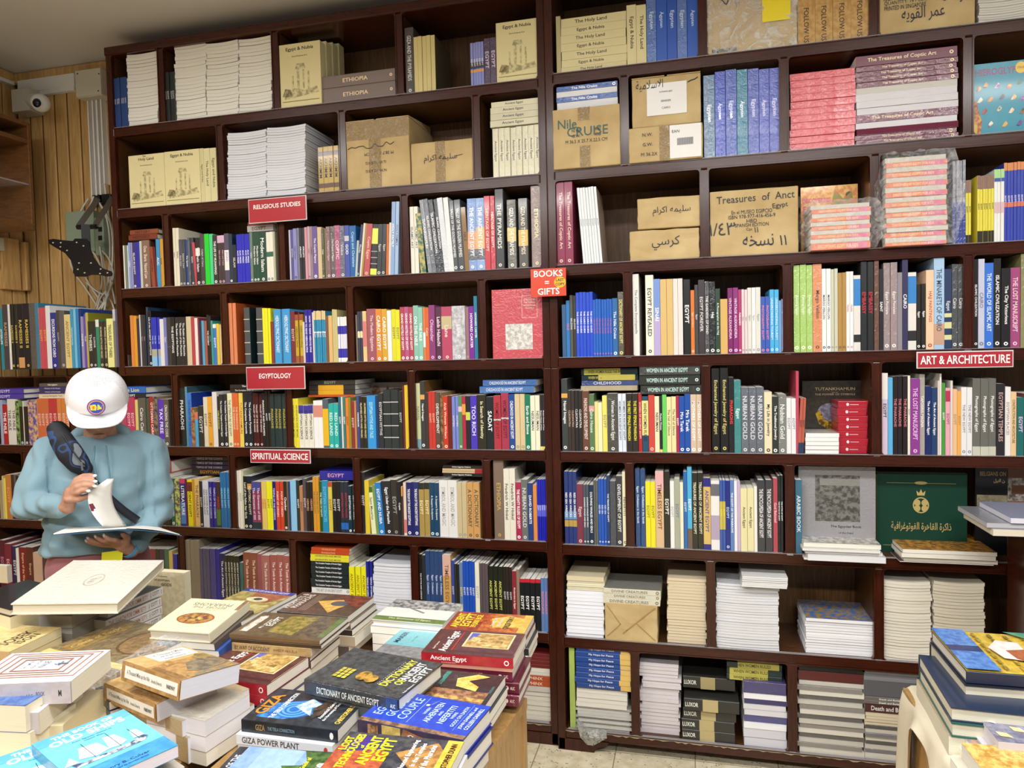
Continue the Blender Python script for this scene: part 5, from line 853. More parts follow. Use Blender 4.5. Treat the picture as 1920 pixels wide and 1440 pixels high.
r, w, h, p = sign(996, 505, 1062, 557, 'square orange-red BOOKS = GIFTS sign between the two bookcases', [('BOOKS', .5, .82, .24, .86), ('=', .46, .5, .1, .18), ('GIFTS', .5, .18, .24, .74)], Y=-.055, panel=M_SIGN2, holder=False)
st = decal(p, 'yellow_sticker', principled('yellow_sticker', hexc('f0b820'), .4).m, [('e', w*.83, h*.49, w*.165, h*.2)], (0, -.0016, 0), U_, V_)
decal(st, 'sticker_lettering', M_INK, [('t', 'LAST', w*.83, h*.57, h*.1, w*.26, 0, .02), ('t', 'COPY', w*.83, h*.42, h*.1, w*.26, 0, .02)], (0, -.0024, 0), U_, V_)
# wrinkled plastic flap hanging out of the bottom shelf
a = [hy(x, y, -.04) for x, y in ((1082, 1355), (1100, 1372), (1137, 1378), (1138, 1384), (1112, 1398), (1101, 1396), (1088, 1382))]
mb = MB(); cen = sum(a)/len(a); pts = [tuple(p) for p in a]; mb.v = pts+[tuple(cen+np.array([0, -.02, .004]))]+[(p[0], p[1]+.035, max(p[2], .09)) for p in pts[:3]]
n = len(pts); mb.f = [(i, (i+1) % n, n) for i in range(n)]+[(0, 1, n+2, n+1), (1, 2, n+3, n+2)]; mb.m = [0]*len(mb.f)
M_POLY = filmmat('milky_plastic', .7, hexc('c8c8c2'), .3, 40, .8)
o = mb.build('plastic_wrapping', M_POLY); so_ = o.modifiers.new('s', 'SOLIDIFY'); so_.thickness = .001; tag(o, 'grey crumpled plastic sheet hanging out of the bottom shelf over the bookcase foot', 'plastic sheet')
# ------------------------------------------------------------------ wall fittings at the left
YW = YB
def wbox(name, px0, py0, px1, py1, yf, yb, mat, c=.003, parent=None):
    a = hy(px0, py0, yf); b = hy(px1, py1, yf); return MB().box(float(a[0]), float(b[0]), yf, yb, float(b[2]), float(a[2]), 0, c).build(name, mat, parent)
def wempty(name, px, py, Y, label, cat): p = hy(px, py, Y); return empty(name, tuple(map(float, p)), 0, label, cat)
def adopt(o, r): o.data.transform(Matrix.Translation(-r.location)); o.parent = r; return o
r = wempty('junction_box', 170, 180, YW, 'beige junction box at the ceiling, top of the white trunking', 'junction box')
adopt(wbox('housing', 141, 134, 192, 178, YW-.075, YW, M_GREYBOX, .004), r); adopt(wbox('cover', 140, 133, 190, 176, YW-.082, YW-.075, M_GREYBOX, .003), r)
for x, y in ((145, 138), (184, 170), (185, 138)): adopt(wbox('screw', x-1, y-1, x+1, y+1, YW-.0835, YW-.08, M_BLACK, 0), r)
for x0, x1, y1, lb in ((164, 172, 372, 'leftmost'), (173, 180, 366, 'second'), (181, 188, 380, 'third'), (189, 195, 344, 'rightmost')):
    o = wbox('cable_trunking', x0, 181, x1, y1, YW-.03, YW, M_WHITEPLASTIC, .002); tag(o, f'{lb} of the vertical white trunking strips below the junction box', 'trunking', 'vertical white cable trunking')
o = wbox('cable_trunking', 32, 151, 139, 160, YW-.03, YW, M_WHITEPLASTIC, .002); tag(o, 'upper horizontal white trunking under the ceiling on the pine wall', 'trunking')
o = wbox('cable_trunking', 50, 163, 139, 169, YW-.025, YW, M_WHITEPLASTIC, .002); tag(o, 'lower horizontal white trunking beside the security camera', 'trunking')
z_ = float(hy(32, 151, YW-.03)[2]); z2 = float(hy(32, 160, YW-.03)[2])
tag(MB().box(XL, XL+.028, -2.2, YW-.03, z2, z_, 0, .002).build('cable_trunking', M_WHITEPLASTIC), 'white trunking running under the ceiling along the left wall', 'trunking')
r = wempty('security_camera', 75, 190, YW, 'white round security camera with dark lens near the ceiling corner', 'camera')
adopt(wbox('mounting_box', 20, 168, 55, 206, YW-.09, YW, M_GREYBOX, .004), r)
c1 = hy(62, 190, YW-.06); c2 = hy(76, 193, YW-.14)
def ball(name, c, rad, mat, r, sq=(1, 1, 1)):
    bm = bmesh.new(); bmesh.ops.create_uvsphere(bm, u_segments=20, v_segments=12, radius=rad); me = bpy.data.meshes.new(name)
    for v in bm.verts: v.co = Vector((v.co.x*sq[0], v.co.y*sq[1], v.co.z*sq[2]))+Vector(c)-(r.location if r else Vector((0, 0, 0)))
    for f in bm.faces: f.smooth = True
    bm.to_mesh(me); bm.free(); me.materials.append(mat); o = bpy.data.objects.new(name, me); COL.objects.link(o)
    if r: o.parent = r
    return o
adopt(MB().tube([tuple(c1+np.array([0, .05, 0])), tuple(c1), tuple(c2)], [.034, .036, .036], 18).build('body', M_WHITEPLASTIC, smooth=False), r)
ball('head', c2, .043, M_WHITEPLASTIC, r); cl = hy(69, 193, YW-.185); ball('lens', cl, .021, M_LENS, r, (1, .7, 1))
# grey-green panel with sockets
r = wempty('electric_panel', 155, 470, YW, 'grey-green electric panel on the pine wall behind the television bracket', 'panel')
adopt(wbox('panel_box', 122, 398, 178, 471, YW-.04, YW, M_GREEN, .003), r); s_ = adopt(wbox('socket_plate', 176, 408, 196, 478, YW-.05, YW, M_GREEN, .003), r)
for y in (430, 446): o = wbox('socket_hole', 184, y-4, 191, y+4, YW-.052, YW-.05, M_BLACK, .0); adopt(o, r)
# television bracket
r = wempty('television_bracket', 190, 380, YW, 'black television wall bracket with empty mounting plate and two arms', 'bracket')
def cp_(x, y, Y): return tuple(map(float, hy(80+x/3.807, 350+y/3.807, Y)))
adopt(wbox('wall_plate', 172, 366, 207, 382, YW-.03, YW, M_BLACK, .002), r)
for (a, b), (c, d_) in (((390, 95), (258, 282)), ((492, 88), (370, 285))):
    A, B = cp_(a, b, YW-.05), cp_(c, d_, YW-.2); adopt(MB().tube([A, B], .017, 4).build('arm', M_BRONZE), r)
A, B = cp_(250, 290, YW-.2), cp_(385, 285, YW-.2); adopt(MB().tube([A, B], .012, 6).build('cross_bar', M_BLACK), r)
A, B = cp_(305, 270, YW-.21), cp_(315, 490, YW-.2); adopt(MB().tube([A, B], .026, 4).build('post', M_BLACK), r)
pl = [(40, 380), (75, 372), (130, 380), (215, 388), (230, 370), (310, 372), (330, 392), (338, 440), (360, 500), (400, 560), (430, 585), (490, 605), (496, 622), (490, 638), (460, 642), (400, 630), (345, 630), (310, 642), (235, 642), (216, 612), (218, 575), (200, 525), (160, 475), (75, 425), (45, 405)]
yp = YW-.25; P3 = [hy(80+x/3.807, 350+y/3.807, yp) for x, y in pl]
mb = MB().prism([(float(p[0]), float(p[2])) for p in P3][::-1], yp, yp+.004, 'y'); o = mb.build('mounting_plate', M_BLACK)
cut = MB()
for q in ([(205, 445), (262, 447), (275, 478), (215, 475)], [(275, 538), (325, 536), (342, 566), (292, 565)], [(225, 500), (240, 502), (243, 530), (230, 525)]):
    P4 = [hy(80+x/3.807, 350+y/3.807, yp) for x, y in q]; cut.prism([(float(p[0]), float(p[2])) for p in P4][::-1], yp-.02, yp+.02, 'y')
co = cut.build('cutter', M_BLACK); md = o.modifiers.new('b', 'BOOLEAN'); md.object = co; md.operation = 'DIFFERENCE'
dg = bpy.context.evaluated_depsgraph_get(); me = bpy.data.meshes.new_from_object(o.evaluated_get(dg)); o.modifiers.clear(); o.data = me; bpy.data.objects.remove(co); adopt(o, r)
for x, y in ((75, 400), (130, 400), (127, 430), (175, 455), (243, 398), (292, 423), (252, 590), (260, 545), (300, 615), (415, 588), (463, 615), (410, 620), (345, 545)):
    A = cp_(x, y, yp); q = MB().box(A[0]-.004, A[0]+.004, yp-.0012, yp, A[2]-.0025, A[2]+.0025).build('slot', M_GREYBOX); adopt(q, r); q.parent = o
# cables
M_CABLE = principled('white_cable', hexc('d2d0c6'), .45).m
rr = random.Random(4)
def bez(P, n=14):
    P = [np.array(p) for p in P]; out = []
    for i in range(len(P)-1):
        p0, p1, p2, p3 = P[max(i-1, 0)], P[i], P[i+1], P[min(i+2, len(P)-1)]
        for t in np.linspace(0, 1, n, endpoint=False): out.append(.5*((2*p1)+(-p0+p2)*t+(2*p0-5*p1+4*p2-p3)*t*t+(-p0+3*p1-3*p2+p3)*t**3))
    return [tuple(p) for p in out+[P[-1]]]
paths = [[(166, 372), (150, 400), (133, 455), (134, 500), (160, 540), (186, 580)], [(176, 368), (168, 390), (160, 430)], [(184, 380), (200, 410), (206, 460), (203, 520), (192, 575)], [(186, 380), (207, 420), (211, 480), (205, 545), (190, 580)], [(196, 345), (203, 400), (214, 450), (214, 520), (195, 578)],
         [(168, 465), (185, 490), (191, 530), (180, 575)], [(190, 462), (196, 500), (210, 540), (216, 570)], [(187, 462), (194, 510), (199, 555), (196, 582)], [(160, 520), (175, 545), (196, 575), (200, 585)], [(162, 530), (180, 545), (205, 560), (214, 580)], [(208, 500), (200, 540), (188, 560), (182, 580)], [(192, 470), (206, 490), (212, 520), (198, 560), (184, 582)]]
for i, p in enumerate(paths):
    yy = YW-.02-.012*(i % 4); pts = bez([hy(x, y, yy) for x, y in p], 8)
    o = MB().tube(pts, .0042, 6).build('hanging_cable', M_CABLE, smooth=True); tag(o, 'white cable hanging in a loose tangle below the trunking beside the bookcase', 'cable', 'white cables hanging below the trunking')
# wall shelf unit on the left wall
pe = hx(62, 330, XL+.26); ye = float(pe[1]); zt = float(hx(60, 232, XL+.26)[2]); zb = float(hx(62, 432, XL+.26)[2])
M_WSH = woodmat('red_brown_wood', hexc('5c3a1c'), hexc('86592e'), .4, .3, (1, 8, 8))
r = empty('wall_shelf', (XL, ye, zb), 0, 'brown wooden wall shelf hung on the left wall near the ceiling', 'shelf')
for nm_, b in (('back_board', (0, .012, -1.3, 0, 0, zt-zb)), ('end_panel', (.012, .26, -.018, 0, 0, zt-zb)), ('bottom_board', (.012, .27, -1.3, -.018, 0, .03)), ('middle_board', (.012, .26, -1.3, -.018, (zt-zb)*.8, (zt-zb)*.8+.022)), ('top_board', (.012, .26, -1.3, -.018, zt-zb-.02, zt-zb))):
    o = MB().box(*b, 0, .003).build(nm_, M_WSH); o.parent = r
o = MB().box(.012, .25, -1.3, -.018, (zt-zb)*.42, (zt-zb)*.42+.006).build('glass_board', M_STRIP); o.parent = r
p = hx(20, 430, XL+.02); q = hx(38, 545, XL+.02)
tag(MB().box(XL, XL+.03, float(hx(4, 480, XL+.03)[1]), float(q[1]), float(q[2]), zb-.01, 0, .004).build('wooden_board', M_PINE), 'pine board fixed upright on the left wall below the wall shelf', 'board')
tag(MB().box(XL, XL+.05, float(hx(42, 480, XL+.03)[1]), float(hx(50, 480, XL+.03)[1]), float(hx(46, 545, XL+.03)[2]), zb-.02, 0, .006).build('wooden_batten', M_PINE), 'narrow pine batten on the left wall, right of the wide board', 'board')
s1 = hx(0, 455, XL+.035); tag(MB().box(XL+.03, XL+.045, float(s1[1])-.06, float(hx(7, 455, XL+.04)[1]), float(hx(0, 470, XL+.04)[2]), float(hx(0, 445, XL+.04)[2]), 0, .004).build('light_switch', M_GREYBOX), 'cream light switch on the board at the left frame edge', 'switch')
# small bracket on the fourth shelf
A = hy(240, 684, .01); tag(MB().box(float(A[0]), float(A[0])+.003, .01, .03, SZ[4]+.001, SZ[4]+.055).box(float(A[0]), float(A[0])+.03, .01, .03, SZ[4]+.001, SZ[4]+.004).build('metal_bookend', M_BRONZE), 'small metal angle standing at the left end of the fourth shelf', 'bookend')
# ------------------------------------------------------------------ display tables
ZT = .70
def table(name_label, corners, cat='table', z=ZT):
    "corners: four floor-plan points, counter-clockwise"
    c = [Vector((x, y, 0)) for x, y in corners]; o = c[0]; r = empty('display_table', tuple(o), 0, name_label, cat)
    n = len(c); cen = sum(c, Vector())/n; L = [p-o for p in c]; cen -= o
    for i in range(n):
        a, b = L[i], L[(i+1) % n]; d = (b-a).normalized(); nrm = Vector((d.y, -d.x, 0)); t = .02
        q = [a, b, b-nrm*t, a-nrm*t]; m = MB().prism([(p.x, p.y) for p in q], .06, z-.025); m.build('side_panel', M_OAK, r)
        q = [a+nrm*.003, a+nrm*.003+d*.028, a-nrm*.02+d*.028, a-nrm*.02]; MB().prism([(p.x, p.y) for p in q], .0, z-.025).build('corner_post', M_OAK, r)
        q = [b+nrm*.003-d*.028, b+nrm*.003, b-nrm*.02, b-nrm*.02-d*.028]; MB().prism([(p.x, p.y) for p in q], .0, z-.025).build('corner_post', M_OAK, r)
    MB().prism([((p*1.0).x, (p*1.0).y) for p in [cen+(q-cen)*1.012 for q in L]], z-.025, z).build('top_board', M_OAK, r)
    return r
table('light oak display table in front, heaped with the dictionary and other books', [(-.985, -2.0), (-.50, -2.0), (-.407, -1.04), (-.985, -.88)])
table('light oak display table at the left, carrying the large wrapped ledger', [(-2.15, -2.0), (-.985-.05, -2.0), (-1.10, -1.0), (-2.15, -.95)])
# ------------------------------------------------------------------ books lying on the tables
def P3(p, z): return Vector(hz(p[0], p[1], z))
class Pile:
    def __init__(s, A, B, C=None, z=.8, D=None, Lu=None, Lv=None, anchorB=False, byD=False):
        zs = z if isinstance(z, tuple) else (z, z, z); a, b = P3(A, zs[0]), P3(B, zs[1])
        u = (b-a); L = u.length; u.normalize()
        if byD: dd_ = (P3(D, zs[2])-a).normalized(); u = Vector((dd_.y, -dd_.x, 0)).normalized()
        v = (P3(C, zs[2])-b) if C is not None else (P3(D, zs[2])-a)
        v = v-u*v.dot(u); d = v.length; v.normalize()
        if Lu: (a, L) = (b-u*Lu, Lu) if anchorB else (a, Lu)
        if Lv: d = Lv
        s.a, s.u, s.v, s.n, s.L, s.d = a, u, v, u.cross(v), L, d
    def put(s, label, mode, t, du=0, dv=0, rot=0, L=None, d=None, **k):
        u, v, n = s.u.copy(), s.v.copy(), s.n; L = L or s.L; d = d or s.d
        if rot: q = Matrix.Rotation(R(rot), 3, n); u, v = q @ u, q @ v
        a = s.a+s.u*du+s.v*dv-n*t
        if mode == 'spine': o, Y, Z, h, dd = a+u*L, v, -u, L, d
        elif mode == 'fore': o, Y, Z, h, dd = a+v*d, -v, u, L, d
        elif mode == 'tail': o, Y, Z, h, dd = a, u, v, d, L
        elif mode == 'head': o, Y, Z, h, dd = a+u*L+v*d, -u, -v, d, L
        r = dict(w=t-.0004, h=h, d=dd, M=mat_from(o, n, Y, Z), label=label, force=True); r.update(k); r.setdefault('c', WHITE); addbook(**r)
        s.a = s.a-n*t; return s
H = hexc; E_ = 'f'
def T(s, cx, cy, mw, mh, c, rot=0, b=.02, f='f'): return ('t', f, s, cx, cy, mw, mh, H(c), rot, b)
def Rr(x0, y0, x1, y1, c, c2=None, f='f'): return ('r', f, x0, y0, x1, y1, H(c)) + ((H(c2),) if c2 else ())
def Pp(pts, c, c2=None, f='f'): return ('p', f, pts, H(c)) + ((H(c2),) if c2 else ())
def El(cx, cy, rx, ry, c, c2=None, f='f'): return ('e', f, cx, cy, rx, ry, H(c)) + ((H(c2),) if c2 else ())
# Dictionary (hardcover, charcoal with yellow and white lettering)
dk = '35383b'
dd = [Rr(.0, .0, 1, 1, '303336', '484c4f'), T('DICTIONARY', .58, .27, .74, .085, 'e8e456'), T('OF', .36, .16, .14, .085, 'e8e456'), T('ANCIENT', .66, .16, .5, .085, 'f2f2ee'), T('EGYPT', .62, .06, .42, .085, 'f2f2ee', 0), T('Toby Wilkinson', .25, .015, .3, .022, 'f2f2ee')]
dd += [Rr(.22+.04*i, .32, .235+.04*i, .326, 'f2f2ee') for i in range(16)]
dd += [Rr(.18+.065*(i % 4), .66+.05*(i//4), .235+.065*(i % 4), .70+.05*(i//4), 'd8cf50', 'b8a838') for i in range(12)]+[El(.32, .52, .12, .07, 'c89838', '6a5a2a'), El(.28, .42, .1, .06, 'd0a040', '8a6a2a')]
dd += [T('DICTIONARY OF ANCIENT EGYPT', .48, .5, .66, .5, 'e8e8e4', 0, .01, 's'), Rr(.88, 0, 1, 1, '1f3a6a', '2a4a7a', 's'), T('AUC', .95, .5, .05, .5, 'f0f0ee', 0, .02, 's')]
p = Pile((570, 1273), (747, 1310), (826, 1243), .845)
p.put('large charcoal hardcover with yellow and white DICTIONARY OF ANCIENT EGYPT lettering, front table', 'spine', .034, c=H(dk), fc=H('303336'), dec=dd, hc=True, fin=2)
p.put('book beneath the charcoal dictionary, front table', 'spine', .03, c=H('4a4e55'), du=.01, dv=.01, L=.22, d=.15)
p.put('another book low in the pile below the charcoal dictionary', 'spine', .03, c=H('20304a'), du=.005, dv=.02, L=.22, d=.15)
p.put('lowest book of the pile below the charcoal dictionary', 'spine', .05, c=H('6a5a4a'), du=.01, dv=.02, L=.22, d=.15)
# Ancient Egypt, red spine
def ae():
    return [Rr(.0, 0, 1, 1, '4e2b2c', '5e3836'), Rr(.1, .02, .16, .98, '4a2628'), Rr(.32, .1, .93, .62, 'd8cfa0'), Pp([(.34, .12), (.34, .6), (.9, .6), (.9, .12)], 'c8a868', '9a7a40'), Pp([(.6, .6), (.9, .6), (.9, .5), (.72, .54)], '5a62b8'), Pp([(.36, .14), (.5, .14), (.75, .56), (.6, .58), (.4, .4)], 'e0c88a', 'b89858'), Pp([(.5, .2), (.62, .2), (.64, .44), (.54, .46)], '8a6838', 'd0b070'),
            T('Ancient Egypt', .5, .78, .84, .12, 'f0ece8'), Rr(.14, .69, .9, .7, 'd83a28'), T('David P. Silverman', .3, .9, .3, .022, 'e8d8c8'), Rr(.1, .0, .98, .004, 'd8c8a0')]
aes = [Rr(0, 0, 1, 1, 'a01c28', 'ac2430', 's'), T('Ancient Egypt', .3, .5, .4, .62, 'f4ece8', 0, .015, 's'), T('AN INTRODUCTION', .3, .12, .2, .1, 'f0d8c8', 0, .0, 's'), ('e', 's', .93, .5, .028, .28, H('f4ece8')), ('e', 's', .93, .5, .018, .18, H('a01c28'))]
p = Pile((790, 1222), (962, 1235), (983, 1189), .835)
p.put('maroon Ancient Egypt paperback with bright red spine, top of its pile, front table', 'spine', .024, c=H('8a2028'), fc=H('4e2b2c'), dec=ae()+aes)
np_ = lambda: [T('THE NUBIAN PHARAOHS OF EGYPT', .4, .5, .56, .34, 'e8c8b8', 0, .01, 's'), ('e', 's', .87, .5, .02, .2, H('f0e0d8')), T('AUC', .93, .5, .05, .3, 'f0e0d8', 0, .01, 's')]
p.put('thin pink-orange book right beneath the red-spined Ancient Egypt paperback', 'spine', .010, c=H('c88a78'), du=-.002)
p.put('maroon NUBIAN PHARAOHS spine, highest of three, right edge of the front table', 'spine', .026, c=H('6a1a38'), du=-.004, dv=.004, dec=np_(), hc=True, fin=2)
p.put('maroon NUBIAN PHARAOHS spine, middle of three, right edge of the front table', 'spine', .028, c=H('5a1228'), du=.012, dv=.004, dec=np_(), hc=True)
p.put('maroon NUBIAN PHARAOHS spine, lowest of three, right edge of the front table', 'spine', .028, c=H('6a1a38'), du=.012, dv=-.002, dec=np_(), hc=True, fin=2)
p.put('pale book at the foot of the maroon pile', 'spine', .016, c=H('c8c4bc'), du=-.02, dv=.03, d=.12)
# Ancient Egypt 39,000 BCE
d39 = [Rr(0, 0, 1, 1, 'a8482a', 'c88038'), Rr(0, .58, 1, 1, '8a2a24', '9a4a2a'), Pp([(.3, .05), (.75, .02), (.9, .3), (.7, .5), (.2, .42)], 'd8a838', 'e8c868'), Pp([(.5, .5), (.9, .55), (.8, .75), (.45, .7)], 'c8602a', '8a3a20'), Rr(0, 0, 1, .1, 'd8a850', 'e8c060'),
       T('ANCIENT', .5, .9, .8, .1, 'e8d838', 0, .03), T('EGYPT', .55, .78, .74, .12, 'e8d838', 0, .03), T('39,000 BCE', .5, .66, .7, .09, 'e8d838', 0, .03), T('CIVILIZATION X', .5, .26, .7, .07, '1a1a2a', 0, .02), T('THE HISTORY', .5, .44, .5, .04, 'e8e8d8'), T('TECHNOLOGY', .5, .36, .5, .04, 'e8e8d8')]
p = Pile((836, 1178), (983, 1188), (1004, 1155), .80, Lu=.228, anchorB=True)
p.put('orange and yellow ANCIENT EGYPT 39,000 BCE paperback behind the maroon Ancient Egypt one', 'spine', .018, c=H('a8482a'), fc=H('a8482a'), dec=d39)
for k in range(4): p.put(['second', 'third', 'fourth', 'lowest'][k]+' book below the orange 39,000 BCE paperback, right rear of the front table', 'spine', .0204, c=H(['5a2a24', '2e2e30', 'd8d4c8', '4a3a3a'][k]), du=[.004, .012, .01, .0][k], dv=-.004*k)
# green and white
dg_ = [Rr(0, 0, 1, 1, 'e0e0da', 'd2d2cc'), Rr(0, 0, .2, 1, '66793c', '72864a'), Rr(.6, 0, 1, 1, 'b8b8b4', '77777a'), Pp([(.55, .3), (.85, .4), (.84, .44), (.52, .34)], '8a8a8a'), Pp([(.5, .5), (.8, .3), (.82, .33), (.52, .54)], '8a8a8a'), T('The Lower Canon of Egypt', .1, .5, .8, .08, 'e8ecd8', 3)]
p = Pile((697, 1160), (830, 1171), (866, 1132), .80)
p.put('white hardcover with olive green band, rear of the front table by the bookcase', 'fore', .02, c=H('dcdcd6'), fc=H('e0e0da'), dec=[('r', 'f', 0, 0, 1, 1, H('e0e0da')), Rr(.82, 0, 1, 1, '66793c', '72864a'), Rr(0, 0, .4, 1, 'b8b8b4', '66666a'), Pp([(.3, .2), (.6, .6), (.56, .62), (.28, .24)], '8a8a8a'), T('The Economy of Egypt', .9, .5, .8, .07, 'dfe6c8', 1)], hc=True)
p.put('book just under the white one with the olive band', 'fore', .022, c=H('7a8a90'), du=-.005, fc=H('8ac0cc'))
p.put('lower book under the white one with the olive band', 'fore', .03, c=H('c8c4ba'), du=.0)
p.put('lowest book under the white one with the olive band', 'fore', .028, c=H('4a4a50'))
# turquoise one between
p = Pile((690, 1232), (800, 1245), (842, 1180), .775, Lv=.2)
p.put('turquoise covered book between the dictionary and the white book with olive band', 'spine', .02, c=H('6ab0bc'), fc=H('74bcc8'), dec=[Rr(0, 0, .45, 1, '77777a', '8e8e90'), Rr(.46, .1, .9, .3, 'c8a8a0', '8a9aa0'), T('MAKER', .72, .85, .4, .09, '1f4a6a', 0, .03), T('A history of Egypt', .7, .6, .3, .03, '4a8a9a')], fin=2)
p.put('book under the turquoise one', 'spine', .03, c=H('8a8a88')); p.put('lowest book under the turquoise one', 'spine', .024, c=H('b8b4a8'))
# Prophets and Pharaohs
dpr = [Rr(0, 0, 1, 1, '4e3a30', '634a3c'), Rr(.5, 0, 1, .45, '5a3028', '7a4a3a'), Pp([(.1, .3), (.5, .2), (.75, .32), (.6, .62)], 'c89a48', 'e0b860'), El(.55, .3, .12, .12, '4a5a72', '6a5a4a'), Pp([(.4, .02), (.9, .05), (.95, .2), (.6, .25)], '6a2a24', '8a4a34'),
       T('PROPHETS &', .55, .9, .75, .085, 'd8ccc0', 0, .02), T('PHARAOHS', .55, .8, .7, .085, 'd8ccc0', 0, .02)]+[Rr(.12, .7-.03*i, .9, .708-.03*i, 'a89888') for i in range(4)]+[T('PROPHETS & PHARAOHS', .36, .5, .56, .6, 'd8d0c8', 0, .01, 's')]
p = Pile((510, 1145), (652, 1156), (699, 1119), .82)
p.put('dark brown PROPHETS & PHARAOHS paperback at the rear middle of the front table', 'spine', .02, c=H('302824'), dec=dpr)
for k in range(4): p.put(['second', 'third', 'fourth', 'lowest'][k]+' book in the pile below PROPHETS & PHARAOHS', 'spine', [.018, .018, .03, .033][k], c=H(['6a5848', '3a2e28', 'b8a890', '5a5048'][k]), du=[.008, .012, .02, .0][k])
# Old Egypt
doe = [Rr(0, 0, 1, 1, '584a38', '6e5c44'), Pp([(.1, .35), (.9, .3), (.9, .62), (.2, .66)], '6a6a2a', 'a08a50'), Rr(.15, .0, .95, .3, '453e34', '6a5a48'), Rr(.1, 0, .95, .07, '556a38', '6a7a48'), Rr(.14, .86, .8, .95, 'd8d4c8', 'a89a88'), T('THE PENGUIN HISTORICAL', .5, .9, .7, .05, 'f0ece0', 0, .02), T('EGYPT', .62, .72, .4, .08, 'e8e4d8', 0, .02), T('BILL MANLEY', .5, .78, .4, .03, 'e8e4d8')]
p = Pile((430, 1188), (599, 1201), (652, 1158), .845)
p.put('brown and green illustrated paperback with white lettering, above the BY WAY OF ACCIDENT spine', 'spine', .012, c=H('6a5236'), dec=doe)
p.put('dark brown thin book directly above BY WAY OF ACCIDENT', 'spine', .010, c=H('3e2a18'), du=.004)
p.put('tan BY WAY OF ACCIDENT paperback in the middle pile of the front table', 'spine', .022, c=H('ab8f62'), du=.008, dv=-.002, L=.225, dec=[Rr(0, 0, 1, 1, 'b09468', 'a08458', 's'), T('BY WAY OF ACCIDENT', .26, .5, .45, .5, '3e2c1c', 0, .012, 's'), T('AHMED M. ABUL ELLA', .68, .5, .3, .3, '4e3c2c', 0, .0, 's')], pc=H('ded8cc'))
for k in range(4): p.put(['second', 'third', 'fourth', 'lowest'][k]+' book below BY WAY OF ACCIDENT', 'spine', [.012, .02, .03, .036][k], c=H(['5a2a24', '4a3228', '8a7a60', '3a3a3a'][k]), du=[.004, .006, 0, 0][k], L=.225)
# second Ancient Egypt pile
p = Pile((355, 1262), (500, 1285), (580, 1230), .80)
p.put('upper maroon Ancient Egypt paperback left of the charcoal dictionary', 'spine', .026, c=H('8a2028'), fc=H('4e2b2c'), dec=ae()+aes)
p.put('lower maroon Ancient Egypt paperback, directly below its twin, left of the dictionary', 'spine', .026, c=H('8a2028'), fc=H('4e2b2c'), du=.004, dv=-.002, dec=aes)
p.put('book under the two maroon Ancient Egypt paperbacks', 'spine', .024, c=H('2a3a5a'), du=.01, dv=.01); p.put('lowest book under the two maroon paperbacks', 'spine', .023, c=H('3a3a3a'), du=.01, dv=.01)
# Giza Tesla
dt = [Rr(0, 0, 1, 1, '22262c', '343a42'), Pp([(.12, .62), (.12, .9), (.55, .86), (.75, .5), (.6, .28), (.3, .4)], '1f5aa8', '4a90d0')]+[El(.42, .6, .26-.03*i, .2-.025*i, ['2a68b8', '5aa0dc'][i % 2]) for i in range(7)]+[Pp([(.28, .38), (.5, .62), (.78, .52), (.62, .36), (.5, .44)], 'd8e4ec', '8ab0c8'), Pp([(.2, .34), (.9, .1), (.95, .3), (.5, .42)], '2a2622', '5a4636'),
      T('GIZA', .5, .9, .62, .13, 'c8862e', 0, .03), T('THE TESLA CONNECTION', .5, .74, .78, .055, 'eef4f8', 0, .02), T('Acoustical Science and', .55, .27, .64, .04, 'e8ecee'), T('the Harvesting of Clean Energy', .55, .21, .74, .04, 'e8ecee'), T('CHRISTOPHER DUNN', .5, .06, .72, .055, 'e8c858', 0, .02)]
dts = [Rr(0, 0, 1, 1, '14181e', '1e262e', 's'), T('GIZA', .2, .5, .1, .5, '9a7a4a', 0, .02, 's'), T('THE TESLA CONNECTION', .42, .5, .28, .36, '7a9aa8', 0, .01, 's'), ('e', 's', .94, .5, .02, .3, H('e8e8e8'))]
p = Pile((453, 1348), (633, 1369), (693, 1308), .80)
p.put('black and blue GIZA THE TESLA CONNECTION paperback, front of the front table', 'spine', .026, c=H('16191e'), fc=H('22262c'), dec=dt+dts)
p.put('white-spined GIZA POWER PLANT paperback under the Tesla one', 'spine', .022, c=H('d4d8de'), du=-.006, dv=-.012, dec=[T('GIZA POWER PLANT', .36, .5, .6, .6, '3a3440', 0, .015, 's'), ('e', 's', .93, .45, .02, .3, H('b83a28'))])
p.put('book below the GIZA POWER PLANT paperback', 'spine', .02, c=H('c8ccd4'), du=-.004, dv=-.01); p.put('lowest book below GIZA POWER PLANT', 'spine', .031, c=H('b8b4b0'), dv=.0)
# Golden couple
dc = [Rr(0, 0, 1, 1, '2440b0', '2848bc'), Rr(0, 0, .1, 1, '5a4438', '9a7a5a'), T("EGYPT'S", .55, .9, .62, .09, 'a8c4f0', 0, .01), T('GOLDEN', .55, .78, .62, .09, 'a8c4f0', 0, .01), T('COUPLE', .55, .66, .66, .09, 'a8c4f0', 0, .01), Rr(.16, .575, .94, .58, '8ab0ec'), El(.72, .54, .03, .02, 'e8dc90'), Pp([(.7, .53), (.85, .5), (.95, .46), (.75, .5)], '5a70c0'),
      T('WHEN', .55, .5, .2, .03, 'b8d0f4'), T('AKHENATEN', .55, .43, .6, .06, 'b8d0f4'), T('AND', .55, .365, .14, .028, 'b8d0f4'), T('NEFERTITI', .55, .3, .54, .06, 'b8d0f4'), T('WERE', .55, .235, .2, .03, 'b8d0f4'), T('GODS ON EARTH', .55, .18, .6, .035, 'b8d0f4'), Rr(.16, .14, .94, .143, '8ab0ec'), T('JOHN DARNELL and', .55, .1, .64, .04, 'c8d8f8'), T('COLLEEN DARNELL', .55, .045, .64, .04, 'c8d8f8')]
